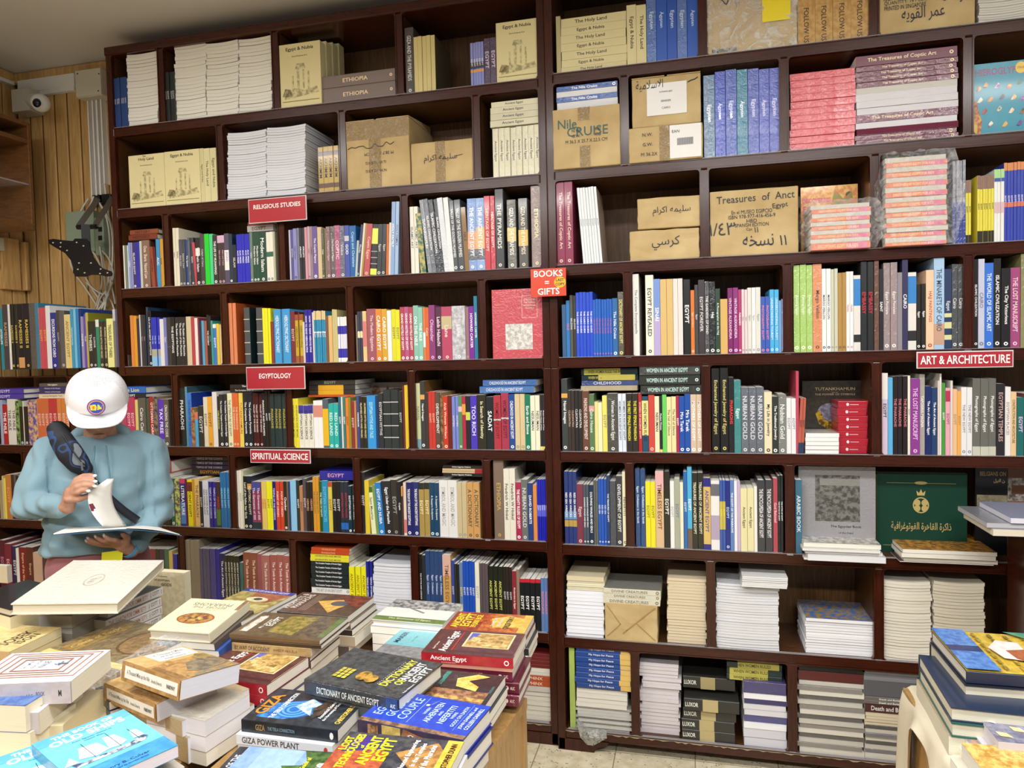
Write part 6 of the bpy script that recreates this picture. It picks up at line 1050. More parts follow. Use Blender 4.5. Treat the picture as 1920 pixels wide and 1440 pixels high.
dcs = [Rr(0, .1, 1, 1, '3a3048', '4a3a48', 's'), Rr(.1, .1, .2, .9, 'b88a60', '5a4030', 's'), Rr(.24, .1, .42, .98, 'd8c070', 'b8a058', 's'), Pp([(.4, .1), (.75, .1), (.97, .25), (.9, .5), (.6, .75), (.45, .98)], 'b07a58', '8a5a40', 's'), El(.52, .6, .035, .14, 'e8e0d8', None, 's'), El(.52, .6, .014, .1, '1a1a1a', None, 's'), Rr(0, 0, 1, .1, '1c2a90', None, 's')]
p = Pile((669, 1348), (868, 1387), (906, 1322), .82, Lu=.236, anchorB=True)
p.put('bright blue hardcover about a golden couple with an eye portrait on its spine, front table', 'spine', .038, c=H('1c2a90'), fc=H('2440b0'), dec=dc+dcs, hc=True)
p.put('blue hardcover copy beneath the bright blue one, right edge of the front table', 'spine', .038, c=H('16226a'), du=.006, dv=-.006, hc=True, dec=[Rr(.3, .1, .9, .9, '2a3aa0', '3a4ab0', 's')])
p.put('lowest book under the two blue hardcovers', 'spine', .044, c=H('8a8a90'), du=-.01, dv=.02, d=.12)
# Nubia
p = Pile((776, 1308), (908, 1325), (934, 1291), .80, Lu=.21, anchorB=True, Lv=.15)
p.put('black wrapped book with golden ram and face photo, right of the charcoal dictionary', 'spine', .022, c=H('1e2224'), fc=H('24292b'), fin=2, dec=[Rr(.0, .05, .4, .75, 'b08058', '6a4a34'), Rr(.1, .05, .2, .6, 'd8b060', '8a6a3a'), T('NUBIA', .6, .88, .5, .1, 'e8e4dc', 0, .02), Rr(.5, .62, .95, .68, '1f7a70', '2a9a88'), Pp([(.4, .2), (.5, .45), (.75, .5), (.95, .3), (.9, .15), (.7, .35), (.55, .2)], 'c8b048', 'e8d878'), T('SUDAN', .5, .04, .3, .03, '4a8a80')])
for k in range(3): p.put(['second', 'third', 'lowest'][k]+' wrapped book under the black one with the golden ram', 'spine', [.022, .02, .036][k], c=H(['2a2e30', '3a3a3a', 'c8c8c8'][k]), du=[.006, .004, -.02][k], dv=[-.004, -.008, .02][k])
# Lost technologies
dl_ = [Rr(0, 0, 1, 1, '2a2e38', '4a4a50'), Pp([(0, .55), (0, 1), (.6, 1), (.8, .75), (.5, .55)], '964430', 'b8603c'), Pp([(.45, .95), (.95, .9), (.8, .6), (.6, .62)], '4a2a8a', '2a3a5a'), Pp([(.05, .25), (.55, .5), (.9, .2), (.6, .08), (.1, .1)], '8a6238', 'b8884a'), Rr(0, 0, 1, .13, 'd8a838', 'e0b850'),
       T('LOST', .68, .95, .36, .07, 'f0e020', 0, .035), T('TECHNOLOGIES', .5, .87, .9, .075, 'f0e020', 0, .035), T('of', .62, .8, .08, .035, 'f0e020'), T('ANCIENT', .55, .72, .76, .1, 'f0e020', 0, .035), T('EGYPT', .6, .6, .6, .11, 'f0e020', 0, .035), T('Advanced Engineering', .5, .38, .84, .055, 'f4f4f0', 0, .02), T('in the Temples', .55, .3, .6, .055, 'f4f4f0', 0, .02), T('of the Pharaohs', .5, .22, .64, .055, 'f4f4f0', 0, .02), T('CHRISTOPHER DUNN', .5, .06, .8, .05, '2a2418', 0, .02)]
p = Pile((600, 1440), (806, 1462), D=(668, 1372), z=.83, Lu=.229)
p.put('paperback with yellow LOST TECHNOLOGIES OF ANCIENT EGYPT title at the bottom frame edge', 'spine', .024, c=H('2a2e38'), fc=H('2a2e38'), dec=dl_)
p.put('second book under LOST TECHNOLOGIES, its page edges showing', 'spine', .026, c=H('c8c8d0'), du=.006); p.put('third book under LOST TECHNOLOGIES', 'spine', .03, c=H('3a4a6a'), du=.002); p.put('lowest book under LOST TECHNOLOGIES', 'spine', .05, c=H('8a8a80'))
# Nile Cruise
dn = [Rr(0, 0, 1, 1, '7898cc', '8aa8d8'), Rr(0, .5, 1, .85, '90aede', '9cb8e4'), Pp([(0, .2), (.3, .42), (.5, .5), (.75, .42), (1, .5), (1, 0), (0, 0)], '2a4a24', '55703a'), Pp([(.1, .5), (.3, .55), (.42, .4), (.3, .3), (.1, .34)], '35552a', '5a7a3a'), Pp([(.5, .55), (.62, .6), (.66, .45), (.56, .4)], '35552a', '5a7a3a'), Rr(.0, 0, 1, .16, '2a6a9a', '3a86b8'), T('Cruise', .45, .3, .6, .12, 'f4f4f0', 0, .03), T('Travel Guide of', .6, .42, .5, .04, 'f0e040', 0, .02), T('Aboard the Nile', .4, .21, .5, .035, 'f0e040', 0, .02)]
p = Pile((388, 1480), (600, 1500), D=(438, 1397), z=.79, Lu=.24)
p.put('glossy sky-blue travel guide with palm bank and white Cruise title, bottom frame edge', 'spine', .015, c=H('3a6aa8'), fc=H('7898cc'), dec=dn)
ds = [Rr(0, 0, 1, 1, '2c2e34', '3a3c44'), T('ORIGINS OF THE', .45, .93, .7, .07, 'd8dce4', 0, .01), T('SPHINX', .52, .8, .8, .13, 'eef0f4', 0, .02), Pp([(.7, .6), (.95, .66), (.98, .3), (.8, .35)], '2a5ab0', '6a9ae0'), T('ROBERT SCHOCH', .5, .1, .6, .05, 'c8ccd4')]
p.put('dark ORIGINS OF THE SPHINX paperback under the sky-blue travel guide', 'spine', .024, c=H('26282e'), fc=H('2c2e34'), du=-.03, dv=.022, rot=2, dec=ds); p.put('lowest book under ORIGINS OF THE SPHINX', 'spine', .05, c=H('7a7a84'), du=-.02, dv=.0)
# ---- left table
dtn = [Rr(0, 0, 1, 1, 'c09a62', 'a8804e'), Rr(.0, .6, 1, 1, 'd8b478', 'caa468'), Rr(.3, .68, .96, .98, 'eceae6'), T('A Thousand Miles', .63, .9, .5, .06, '6a6a70', 0, .01), T('up the Nile', .6, .82, .36, .06, '6a6a70', 0, .01), T('Amelia Edwards', .6, .73, .36, .035, '7a7a80'), Pp([(.3, .2), (.5, .45), (.8, .5), (.98, .4), (.98, .16), (.5, .1)], '6a6458', '948468'), Pp([(.72, .56), (.86, .66), (.98, .6), (.94, .44), (.8, .44)], '7a7048', 'a89058'), Pp([(.24, .48), (.4, .5), (.42, .64), (.28, .62)], 'a07840', 'd0a868'), Rr(.16, 0, 1, .1, '7a7a70', 'b09058')]
dtn += [Rr(.0, .03+.035*i, .12, .05+.035*i, '8a6238', 'c8a068') for i in range(14)]
dtns = [Rr(0, 0, 1, 1, 'b48c58', '96703e', 's'), Rr(.06, .2, .97, .82, 'e4e0d6', None, 's'), T('A Thousand Miles up the Nile', .3, .5, .4, .3, '3a3830', 0, .01, 's'), T('Amelia Edwards', .62, .5, .18, .26, '3a3830', 0, .0, 's'), T('PARKWAY', .86, .5, .14, .3, '2a2a28', 0, .03, 's')]
p = Pile((232, 1238), (340, 1275), (450, 1244), (.898, .897, .875))
p.put('tan palm-grove paperback A Thousand Miles up the Nile, uppermost copy on the left table', 'spine', .042, c=H('b48c58'), fc=H('c09a62'), dec=dtn+dtns, pc=H('dcdce4'))
p = Pile((196, 1280), (305, 1325), (423, 1287), .835, Lu=.2, Lv=.145)
p.put('lower copy of the tan palm-grove paperback, skewed under the uppermost one', 'spine', .04, c=H('b48c58'), fc=H('c09a62'), dec=dtn+dtns, pc=H('dcdce4'))
p.put('wrapped white-edged book under the two tan palm-grove paperbacks', 'spine', .036, du=.02, dv=.03, L=.22, d=.17, c=H('b8a888'), fin=2, pc=H('dcdce4')); p.put('lowest wrapped book below the tan palm-grove paperbacks, by the table edge', 'spine', .0575, du=.03, dv=.035, L=.22, d=.17, c=H('a89878'), fin=2, pc=H('dcdce4'))
p = Pile((384, 1352), (468, 1300), (470, 1262), .80, Lv=.17)
p.put('wrapped book with white page edges at the right rim of the left table', 'fore', .034, c=H('c8c4b8'), pc=H('dedee4'), fin=2); p.put('bottom book with white page edges at the right rim of the left table', 'fore', .034, c=H('b8b4a8'), pc=H('e4e4ea')); p.put('flat grey book under the white page edges, left table rim', 'fore', .03, c=H('8a8a80'), d=.12)
# Old ships
dsh = [Rr(0, 0, 1, 1, '6cc0dc', '74c8e0'), Rr(0, .84, 1, 1, '58a8d8', '60b0dc'), Rr(0, 0, 1, .24, '3a88cc', '4a98d4'), T('THE BOOK OF', .5, .93, .66, .06, 'f4f8fa', 0, .03), T('OLD SHIPS', .5, .83, .8, .1, 'f4f8fa', 0, .035), T('From Egyptian Galleys to', .5, .74, .66, .025, '3a78a8'), T('Clipper Ships', .5, .7, .4, .025, '3a78a8'), T('Henry B. Culver', .5, .1, .6, .045, '1a3a6a', 0, .01), T('Illustrated by Gordon Grant', .5, .05, .6, .022, '1a3a6a'),
       Pp([(.12, .3), (.82, .3), (.9, .36), (.86, .4), (.7, .36), (.2, .35), (.1, .38)], '3a4a6a', 'd8dce0'), Pp([(.2, .42), (.28, .6), (.46, .58), (.5, .4), (.36, .37)], 'eef2f4', 'd0dce4'), Pp([(.5, .4), (.54, .62), (.66, .6), (.7, .42), (.6, .38)], 'eef2f4', 'd0dce4'), Pp([(.04, .38), (.14, .5), (.18, .37)], 'eef2f4'), Pp([(.76, .4), (.8, .56), (.87, .54), (.88, .4)], 'e4e8ea', 'b8c4cc'), Rr(.33, .36, .336, .66, '2a3a4a'), Rr(.6, .36, .606, .68, '2a3a4a'), Rr(.8, .36, .806, .6, '2a3a4a')]
p = Pile((152, 1478), (334, 1397), (238, 1327), .87)
p.put('sky-blue THE BOOK OF OLD SHIPS paperback at the bottom left, uppermost copy', 'tail', .022, c=H('4a90b0'), fc=H('6cc0dc'), dec=dsh, pc=H('d8d4de'))
p.put('second copy of OLD SHIPS pushed to the left beneath the uppermost copy', 'tail', .022, du=-.075, dv=.05, rot=-7, c=H('4a90b0'), fc=H('6cc0dc'), dec=dsh, pc=H('d8d4c8'))
p.put('thick book beneath the two sky-blue OLD SHIPS copies', 'tail', .05, du=.01, c=H('c8c0b4')); p.put('lowest thick book beneath the OLD SHIPS copies', 'tail', .076, du=.005, dv=.0, c=H('b8a890'))
# Frames book
dfm = [Rr(0, 0, 1, 1, 'f0efec')]
for i, q in enumerate((.05, .13, .21, .29)):
    w_ = .032; dfm += [Rr(.12+q*.8, q*.9, 1-q*.9, q*.9+w_*.6, 'a5766a'), Rr(.12+q*.8, 1-q*.9-w_*.6, 1-q*.9, 1-q*.9, 'a5766a'), Rr(.12+q*.8, q*.9, .12+q*.8+w_, 1-q*.9, 'a5766a'), Rr(1-q*.9-w_, q*.9, 1-q*.9, 1-q*.9, 'a5766a')]
dfm += [T('THE COMPLETE', .56, .64, .26, .04, '6a7890', 0, .01), T('BOOK OF THE', .56, .56, .26, .04, '6a7890', 0, .01), T('NILE', .56, .48, .2, .06, '6a7890', 0, .01), El(.56, .36, .03, .025, '5a6a88'), El(.56, .36, .018, .014, 'f0efec'), Rr(.545, .25, .575, .335, '5a6a88'), Rr(.49, .315, .63, .33, '5a6a88')]
dfs = [Rr(0, 0, 1, 1, 'b4adb0', 'bdb6b8', 's'), T('NILE', .62, .4, .06, .3, '55505a', 0, .01, 's'), T('BOOK', .72, .5, .08, .3, '55505a', 0, .01, 's'), T('M', .9, .5, .03, .3, '3a3a44', 0, .03, 's')]
p = Pile((-10, 1283), (133, 1277), (203, 1218), .91, Lu=.215, anchorB=True)
p.put('thick white paperback with nested red-brown frames on its cover, left table', 'spine', .045, c=H('b8b2b4'), fc=H('f0efec'), dec=dfm+dfs, pc=H('e8e2cc'))
p.put('second white paperback with nested frames, poking out under the first', 'spine', .045, du=-.045, dv=-.035, rot=0, c=H('b8b2b4'), fc=H('f0efec'), dec=dfm, pc=H('e8e2cc'))
p.put('third thick cream-edged book in the pile of framed paperbacks', 'spine', .055, du=-.02, dv=.0, c=H('d8cca8'), pc=H('e0d2a8')); p.put('lowest cream-edged book in the pile of framed paperbacks', 'spine', .063, du=-.01, dv=.01, c=H('d8cca8'), pc=H('dccc9c'))
p = Pile((-120, 1316), (47, 1323), (90, 1268), .885, Lu=.22, anchorB=True)
p.put('thick cream-edged book with blue top at the left frame edge', 'fore', .055, c=H('3a5a9a'), fc=H('3a5a9a'), dec=[Rr(.0, .0, 1, 1, '3a5a9a', '5a7ab0'), Rr(.1, .5, .14, 1, 'c8d4e4')], pc=H('e4dcc4'))
p.put('cream-edged book beneath the blue-topped one at the left frame edge', 'fore', .055, du=.008, c=H('c8c0a8'), pc=H('e8e0c4')); p.put('lowest cream book below the blue-topped one', 'fore', .075, du=.03, dv=-.04, c=H('c8b890'), pc=H('dccfa4'))
# striped navy books behind
p = Pile((178, 1290), (206, 1318), (240, 1262), .80, Lu=.1, Lv=.16)
for k in range(5): p.put(['top', 'second', 'third', 'fourth', 'lowest'][k]+' navy and cream book in the small pile between framed and palm-grove books', 'spine', .02, c=H(['2a3038', '1c2866', '202c70', '1c2866', '202c70'][k]), du=.004*(k % 3), pc=H('d8d0b8'), dec=[Rr(.45, 0, .75, 1, 'd8d0b8', None, 's')] if k in (1, 3) else [])
# Ledger and its supports
p = Pile((20, 1132), (221, 1130), (307, 1048), (.934, .919, .937), Lv=.345)
ir = [El(.5, .5, .14, .09, 'b9b39f', 'cfcabb'), El(.5, .5, .12, .075, 'e4e1d4'), El(.46, .52, .05, .03, 'b0aa98', 'd8d4c6'), El(.55, .49, .05, .03, 'b0aa98', 'd8d4c6'), El(.5, .5, .03, .04, 'b0aa98', 'd8d4c6')]
p.put('large cream shrink-wrapped book with faint oval ornament, top of the left pile, before the person', 'fore', .03, c=H('e2ddcb'), fc=H('e6e2d4'), dec=ir, fin=2, hc=True, pc=H('ddd6c0'))
do = [T('THE SEARCH FOR OMM SETY', .38, .5, .66, .62, 'b0705a', 0, .005, 's'), T('J. COTT', .84, .5, .17, .62, '3a3438', 0, .005, 's'), ('r', 's', .965, .2, .972, .8, H('3a3438'))]
p = Pile((202, 1142), (305, 1100), D=(131, 1140), z=.845, Lv=.15)
for k in range(4): p.put(['topmost', 'second', 'third', 'fourth'][k]+' white OMM SETY spine, counted down, under the large cream book', 'spine', .026, du=[0, -.02, -.022, -.03][k], dv=[0, -.012, -.016, -.02][k], c=H('dcd8d2'), fc=H('6a6a66'), dec=do, pc=H('d4cec2'))
p.put('lowest book under the OMM SETY spines', 'spine', .04, c=H('c8c4bc'))
p = Pile((37, 1152), (134, 1155), (150, 1120), .86, Lv=.2)
for k in range(4): p.put(['upper', 'second', 'third', 'lowest'][k]+' grey wrapped page block under the left end of the large cream book', 'fore', [.035, .035, .045, .044][k], du=[0, .0, .004, -.004][k], c=H('8f8c86'), pc=H('a9a49c'), fin=2)
# Coin book in plastic
dco = [Rr(0, 0, 1, 1, '77674f', '94825c'), Rr(.0, .0, .1, 1, 'd2c060', 'dccf80'), El(.62, .27, .34, .26, '5a4630', '6e583c'), El(.62, .27, .31, .235, 'a08458', '86694a'), El(.62, .27, .2, .15, '7a6243', '967a50'), Rr(.15, .72, .9, .92, 'b09050', '8a7448'), T('Coins of Egypt', .5, .82, .6, .08, 'd8c080', 0, .01), Rr(.6, .0, 1, .2, '5a6470', '7a8490')]
p = Pile((75, 1222), (225, 1256), (326, 1192), .82, Lv=.24)
p.put('brown book with a round coin emblem inside loose clear plastic, middle of the left table', 'spine', .02, c=H('8a7a58'), fc=H('77674f'), dec=dco, fin=2); p.put('book below the plastic-covered coin book', 'spine', .03, c=H('a8a494'), fin=2); p.put('third book below the plastic-covered coin book', 'spine', .03, c=H('98a088')); p.put('lowest book below the coin book', 'spine', .039, c=H('5a5a58'))
# History of the pharaohs
dph = [Rr(0, 0, 1, 1, 'e2d8ae', 'eadfb8'), El(.5, .6, .3, .17, '9a5a38', '8a6a3a'), El(.5, .6, .27, .15, 'b88a4a', '7a4a34'), Pp([(.3, .58), (.45, .68), (.6, .66), (.7, .58), (.5, .54)], 'd8b060', '6a4a3a'), T('BEFORE THE', .5, .26, .72, .07, '8a8a80', 0, .01), T('PHARAOHS', .5, .17, .78, .09, '8a8a80', 0, .015), T("Egypt's Mysterious Prehistory", .5, .34, .6, .025, 'b09a70'), Rr(.0, 0, .06, .3, '6a4a3a', '9a7a5a')]
p = Pile((274, 1180), (392, 1188), C=(461, 1127), z=(.848, .852, .878), Lu=.19, anchorB=True)
p.put('cream hardcover with an oval eye picture and upside-down PHARAOHS title, middle of the tables', 'head', .028, c=H('ddd4b8'), fc=H('e2d8ae'), dec=dph, hc=True, pc=H('dad4c4'))
for k in range(4): p.put(['second', 'third', 'fourth', 'lowest'][k]+' book under the cream PHARAOHS hardcover', 'head', [.02, .03, .04, .041][k], du=[.01, .02, .0, .0][k], c=H(['5a5048', '3a58a0', '8a8478', '4a4a48'][k]))
# Magazine
dmg = [Rr(0, 0, 1, 1, 'b8a868', '8a7c48'), Rr(0, .9, 1, 1, '2a3a90', '3a4aa8'), T('GODS OF ANCIENT EGYPT', .5, .95, .8, .05, 'e8e8f0', 0, .02), Pp([(.3, .9), (1, .9), (.8, .6), (.4, .62)], '8a5038', 'a86a4a'), El(.55, .68, .2, .08, 'dcd8b8', 'c8c090'), El(.56, .69, .08, .04, '3a4a50', '2a2a2a'), Pp([(.0, .1), (.9, .15), (.95, .55), (.5, .5), (.1, .6)], 'c8bc80', 'a89a58'), Pp([(0, 0), (.6, 0), (.5, .2), (0, .25)], '4a4a48', 'a8a498')]
p = Pile((352, 1154), (450, 1167), (559, 1113), .84)
p.put('glossy illustrated book with blue head band and an eye, behind the cream PHARAOHS hardcover', 'tail', .012, c=H('8a7c58'), fc=H('b8a868'), dec=dmg)
for k in range(4): p.put(['second', 'third', 'fourth', 'lowest'][k]+' book under the glossy one with the blue head band', 'tail', [.02, .025, .03, .052][k], du=[.004, -.01, .0, .0][k], c=H(['6a6a68', '9a9a90', '4a5a80', '5a5a58'][k]))
# left rim piles
p = Pile((-70, 1118), (18, 1142), (62, 1112), .90, Lu=.24, anchorB=True, Lv=.17)
p.put('black hardcover with pale edges at the left frame edge, level with the cream book', 'tail', .022, c=H('1c1d20'), hc=True, pc=H('dcd4c0')); p.put('thick cream-paged book under the black hardcover, left frame edge', 'tail', .05, c=H('c8b898'), pc=H('e0d6b4'))
for k in range(3): p.put(['upper', 'middle', 'lowest'][k]+' black book of three near the left frame edge', 'spine', .028, du=.01*k, c=H(['17181b', '1c2024', '16181c'][k]), hc=True)
p.put('book at the foot of the black pile, left frame edge', 'spine', .044, c=H('4a4a48'))
p = Pile((-90, 1215), (18, 1222), (40, 1172), .845, Lu=.2, anchorB=True)
p.put('tan book with dark lettering at the left frame edge, above the framed paperbacks', 'spine', .025, c=H('c0a478'), fc=H('dcc890'), dec=[Rr(0, 0, 1, 1, 'dcc890', 'cdb67c'), T('SOBEK', .5, .3, .6, .16, '3a3020', 0, .02), T('ISON', .5, .14, .4, .12, '3a3020', 0, .02)], pc=H('ddd0a8')); p.put('tan page block under the lettered tan book', 'spine', .05, c=H('c8b088'), pc=H('dccb9c')); p.put('lowest tan book at the left frame edge', 'spine', .069, c=H('b8a078'))
# standing cream dictionary at the table's back
yb_ = -.74; A, B = hy(262, 1110, yb_), hy(347, 1110, yb_); zt_ = float(hy(305, 1072, yb_)[2])
addbook(w=.03, h=zt_-ZT-.002, d=float(B[0]-A[0]), c=H('c8bea0'), fc=H('c4ba9a'), fc2=H('b4aa8a'), M=mat_from((float(A[0]), yb_+.03, ZT+.002), (0, -1, 0), (1, 0, 0), (0, 0, 1)), force=True, pc=H('d8d0b4'), dec=[T('A Dictionary', .5, .9, .5, .045, '4a4638', 0, .01), T('OF EGYPTIAN', .5, .82, .6, .04, '4a4638'), T('GODS', .6, .73, .3, .06, '4a4638')], label='cream dictionary standing upright behind the OMM SETY pile, facing the camera')
# ------------------------------------------------------------------ right-hand table
ra = Vector((.50, -1.6, 0)); rt = table('light oak display table at the bottom right with a draped cream cloth', [(.50, -1.95), (1.6, -1.95), (1.6, -.85), (.50, -.85)], z=.72)
ye = [Rr(0, 0, 1, 1, 'b89a30', 'd0b444')]+[Rr(.05+.13*(i % 7), .06+.11*(i//7), .15+.13*(i % 7), .085+.11*(i//7), '6a5a20', 'b89a30') for i in range(56)]+[Pp([(0, .78), (0, 1), (1, 1), (1, .78)], '3a68b0', '5a8ac8'), Rr(.42, .78, .56, 1, '1c2c58', '24386c'), Pp([(.25, .5), (.3, .68), (.55, .72), (.75, .62), (.72, .48)], 'e4e0dc', 'd4ccc8'), Pp([(.2, .5), (.3, .6), (.5, .62), (.55, .48), (.4, .38), (.25, .4)], '9a5030', 'b0683e'), El(.2, .42, .12, .07, '1c2a4a'), Pp([(.75, .1), (1, .15), (1, .5), (.85, .4)], '3a8a78', '6a9a60'), Pp([(.5, .1), (.65, .05), (.7, .3), (.55, .32)], '9a5a38', 'c88a50')]
p = Pile((1812, 1257), (1920, 1265), D=(1737, 1180), z=.875, Lu=.30)
p.put('hardcover with yellow hieroglyph cover and blue corner, top of the right table pile', 'spine', .028, c=H('1a2440'), fc=H('b89a30'), dec=[]+[(d[0], d[1])+tuple(d[2:]) for d in ye], hc=True, pc=H('dcd8cc'))
p.put('second hardcover with cream pages below the yellow hieroglyph cover', 'fore', .036, c=H('1c2230'), du=-.004, dv=-.004, hc=True, pc=H('d8d2bc'), L=.3)
p.put('thick book in the right table pile', 'fore', .03, c=H('b8a888'), du=.02, dv=.02, L=.28, d=.2)
p.put('lower book in the right table pile', 'fore', .06, c=H('6a6a60'), du=.03, dv=.02, L=.28, d=.2)
p = Pile((1783, 1325), (1822, 1322), D=(1722, 1226), z=.825, Lu=.15, byD=True)
for k in range(3): p.put(['dark blue glossy', 'teal-edged', 'beige wrapped'][k]+' book with cream pages left of the yellow hieroglyph pile, right table', 'fore', [.03, .03, .04][k], c=H(['1c2c48', '2a5a50', 'b8a88c'][k]), du=[0, .0, -.004][k], dv=[0, -.004, 0][k], hc=k < 2, fin=[0, 0, 2][k], pc=H('d8d4c0'))
pol = [Rr(0, 0, 1, 1, '6a6a80', '8a8aa0'), Rr(.0, .3, 1, .36, 'c87848')]+[Pp([(x, y), (x+.1, y+.03), (x+.12, y+.11), (x+.02, y+.1)], 'd8c078', 'e8dcb0') for x, y in ((.1, .1), (.3, .15), (.55, .1), (.75, .2), (.15, .45), (.4, .5), (.65, .45), (.8, .6), (.25, .7), (.5, .75), (.1, .85), (.75, .85))]+[Pp([(x, y), (x+.08, y+.02), (x+.05, y+.08)], 'f0f0f0') for x, y in ((.2, .25), (.5, .3), (.7, .35), (.3, .6), (.6, .6), (.4, .9))]
p = Pile((1872, 1390), (1960, 1398), D=(1822, 1312), z=.80, Lu=.22)
p.put('grey book patterned with cream shards in front of the yellow hieroglyph pile, right table', 'spine', .03, c=H('c8c4cc'), fc=H('6a6a80'), dec=pol, pc=H('d8d4d8')); p.put('second copy under the shard-patterned book', 'spine', .025, du=-.012, c=H('c8c4cc'), dec=[], pc=H('d8d4d8')); p.put('lowest copy under the shard-patterned book', 'spine', .022, du=-.02, dv=-.01, c=H('c8c4cc'), pc=H('d8d4d8'))
p = Pile((1862, 1470), (1950, 1478), D=(1838, 1395), z=.785, Lu=.22)
p.put('book with golden painted cover at the bottom right corner', 'spine', .03, c=H('c8c4b4'), fc=H('b8883a'), dec=[Rr(0, 0, 1, 1, 'b8883a', 'dcc070')], pc=H('e0dcd0')); p.put('book beneath the golden painted one, bottom right corner', 'spine', .034, c=H('c8c4b4'), du=-.02)
p = Pile((1838, 1420), (1860, 1422), D=(1800, 1347), z=.765, Lu=.08)
p.put('small patterned paperback lying on the cloth, left of the shard-patterned pile', 'spine', .022, c=H('d0ccd4'), fc=H('8a8aa0'), dec=[Rr(0, 0, 1, 1, '77778e', 'b08a70')]); p.put('second small paperback on the cloth under the patterned one', 'spine', .021, c=H('d0ccd4'), du=-.01)
# cloth draped over the table's corner
def cloth():
    t = NT('cream_cotton'); tc = t.n('ShaderNodeTexCoord'); n = noise(t, 6, 4, tc.outputs['Object']); t.b.inputs['Base Color'].default_value = (*hexc('d6cdb6'), 1); t.b.inputs['Roughness'].default_value = .85; t.b.inputs['Specular IOR Level'].default_value = .2; bump(t, n.outputs[0], .5, .02)
    z = .722; zt = z+.004
    rows = []; N = 26
    top = [(1725, 1290), (1722, 1325), (1712, 1345), (1728, 1352), (1745, 1372), (1775, 1400), (1812, 1420), (1850, 1440)]
    # edge line of the table in plan, then a fall that sags outwards
    x0, y0 = .496, -.835; x1, y1 = .496, -1.9; N = 40
    V = []; F = []
    for i in range(N+1):
        q = i/N; ex, ey = x0+(x1-x0)*q, y0+(y1-y0)*q; drop = .012+.6*math.exp(-(q/.095)**4)+.30*max(0, q-.15)
        line = [(ex+.5, ey, zt), (ex+.02, ey, zt+.002), (ex-.004, ey, zt-.002)]
        for k in range(1, 9):
            f = k/8; line.append((ex-.008-.012*f*(.6+.6*math.sin(q*44+1.3))-.006*f, ey+.006*math.sin(q*50+f*3), zt-.01-drop*f))
        V += line
    m = len(line)
    F = [(i*m+k, (i+1)*m+k, (i+1)*m+k+1, i*m+k+1) for i in range(N) for k in range(m-1)]
    mb = MB(); mb.add(V, F); o = mb.build('table_cloth', t.m, smooth=True); s = o.modifiers.new('s', 'SOLIDIFY'); s.thickness = .002; ss = o.modifiers.new('b', 'SUBSURF'); ss.levels = 1; ss.render_levels = 1
    tag(o, 'cream cotton cloth hanging in folds over the left side of the right-hand table', 'tablecloth')
cloth()
# dark cabinet end at the right, with books on it
a = hy(1872, 1030, -.30); zc_ = float(hy(1895, 1003, -.30)[2])
r = empty('dark_cabinet', (1.02, -.34, 0), 0, 'dark wooden cabinet beyond the right end of the bookcase, books lying on top', 'cabinet')
for nm_, b in (('side_panel', (0, .03, 0, .30, 0, zc_-.03)), ('top_board', (-.01, .7, -.01, .30, zc_-.03, zc_)), ('front_panel', (.03, .7, .0, .02, 0, zc_-.03))):
    o = MB().box(*b, 0, .003).build(nm_, M_CASE); o.parent = r
zz = zc_
def onc(px0, px1, y, t, label, **k):
    global zz
    A, B = hy(px0, 1000, y), hy(px1, 1000, y); L = float(B[0]-A[0]); addbook(w=t-.0005, h=L, d=k.pop('d', .24), M=mat_from((float(A[0]), y+.24, zz), (0, 0, 1), (0, -1, 0), (1, 0, 0)), force=True, label=label, **k); zz += t
onc(1862, 2040, -.32, .022, 'cream-edged grey book lying lowest on the dark cabinet at the right', c=H('8a8a90'), pc=H('e0d8c4'))
onc(1850, 2030, -.31, .016, 'wrapped grey book lying second on the dark cabinet at the right', c=H('8a8c94'), fin=2, pc=H('b8b8bc'))
onc(1895, 2040, -.315, .018, 'blue-covered book lying on top of the pile on the dark cabinet, right edge', c=H('4a5a8a'), fc=H('8a8fa8'), pc=H('dcdce8'))

bag('plastic_bag', 'loose clear plastic sleeve rumpled over the brown coin book, left table', *(lambda a, b: (float(a[0])-.02, float(b[0])+.03, float(a[1])-.05, float(a[1])+.2))(hz(225, 1256, .82), hz(330, 1200, .82)), .775, .828, 5, .012)
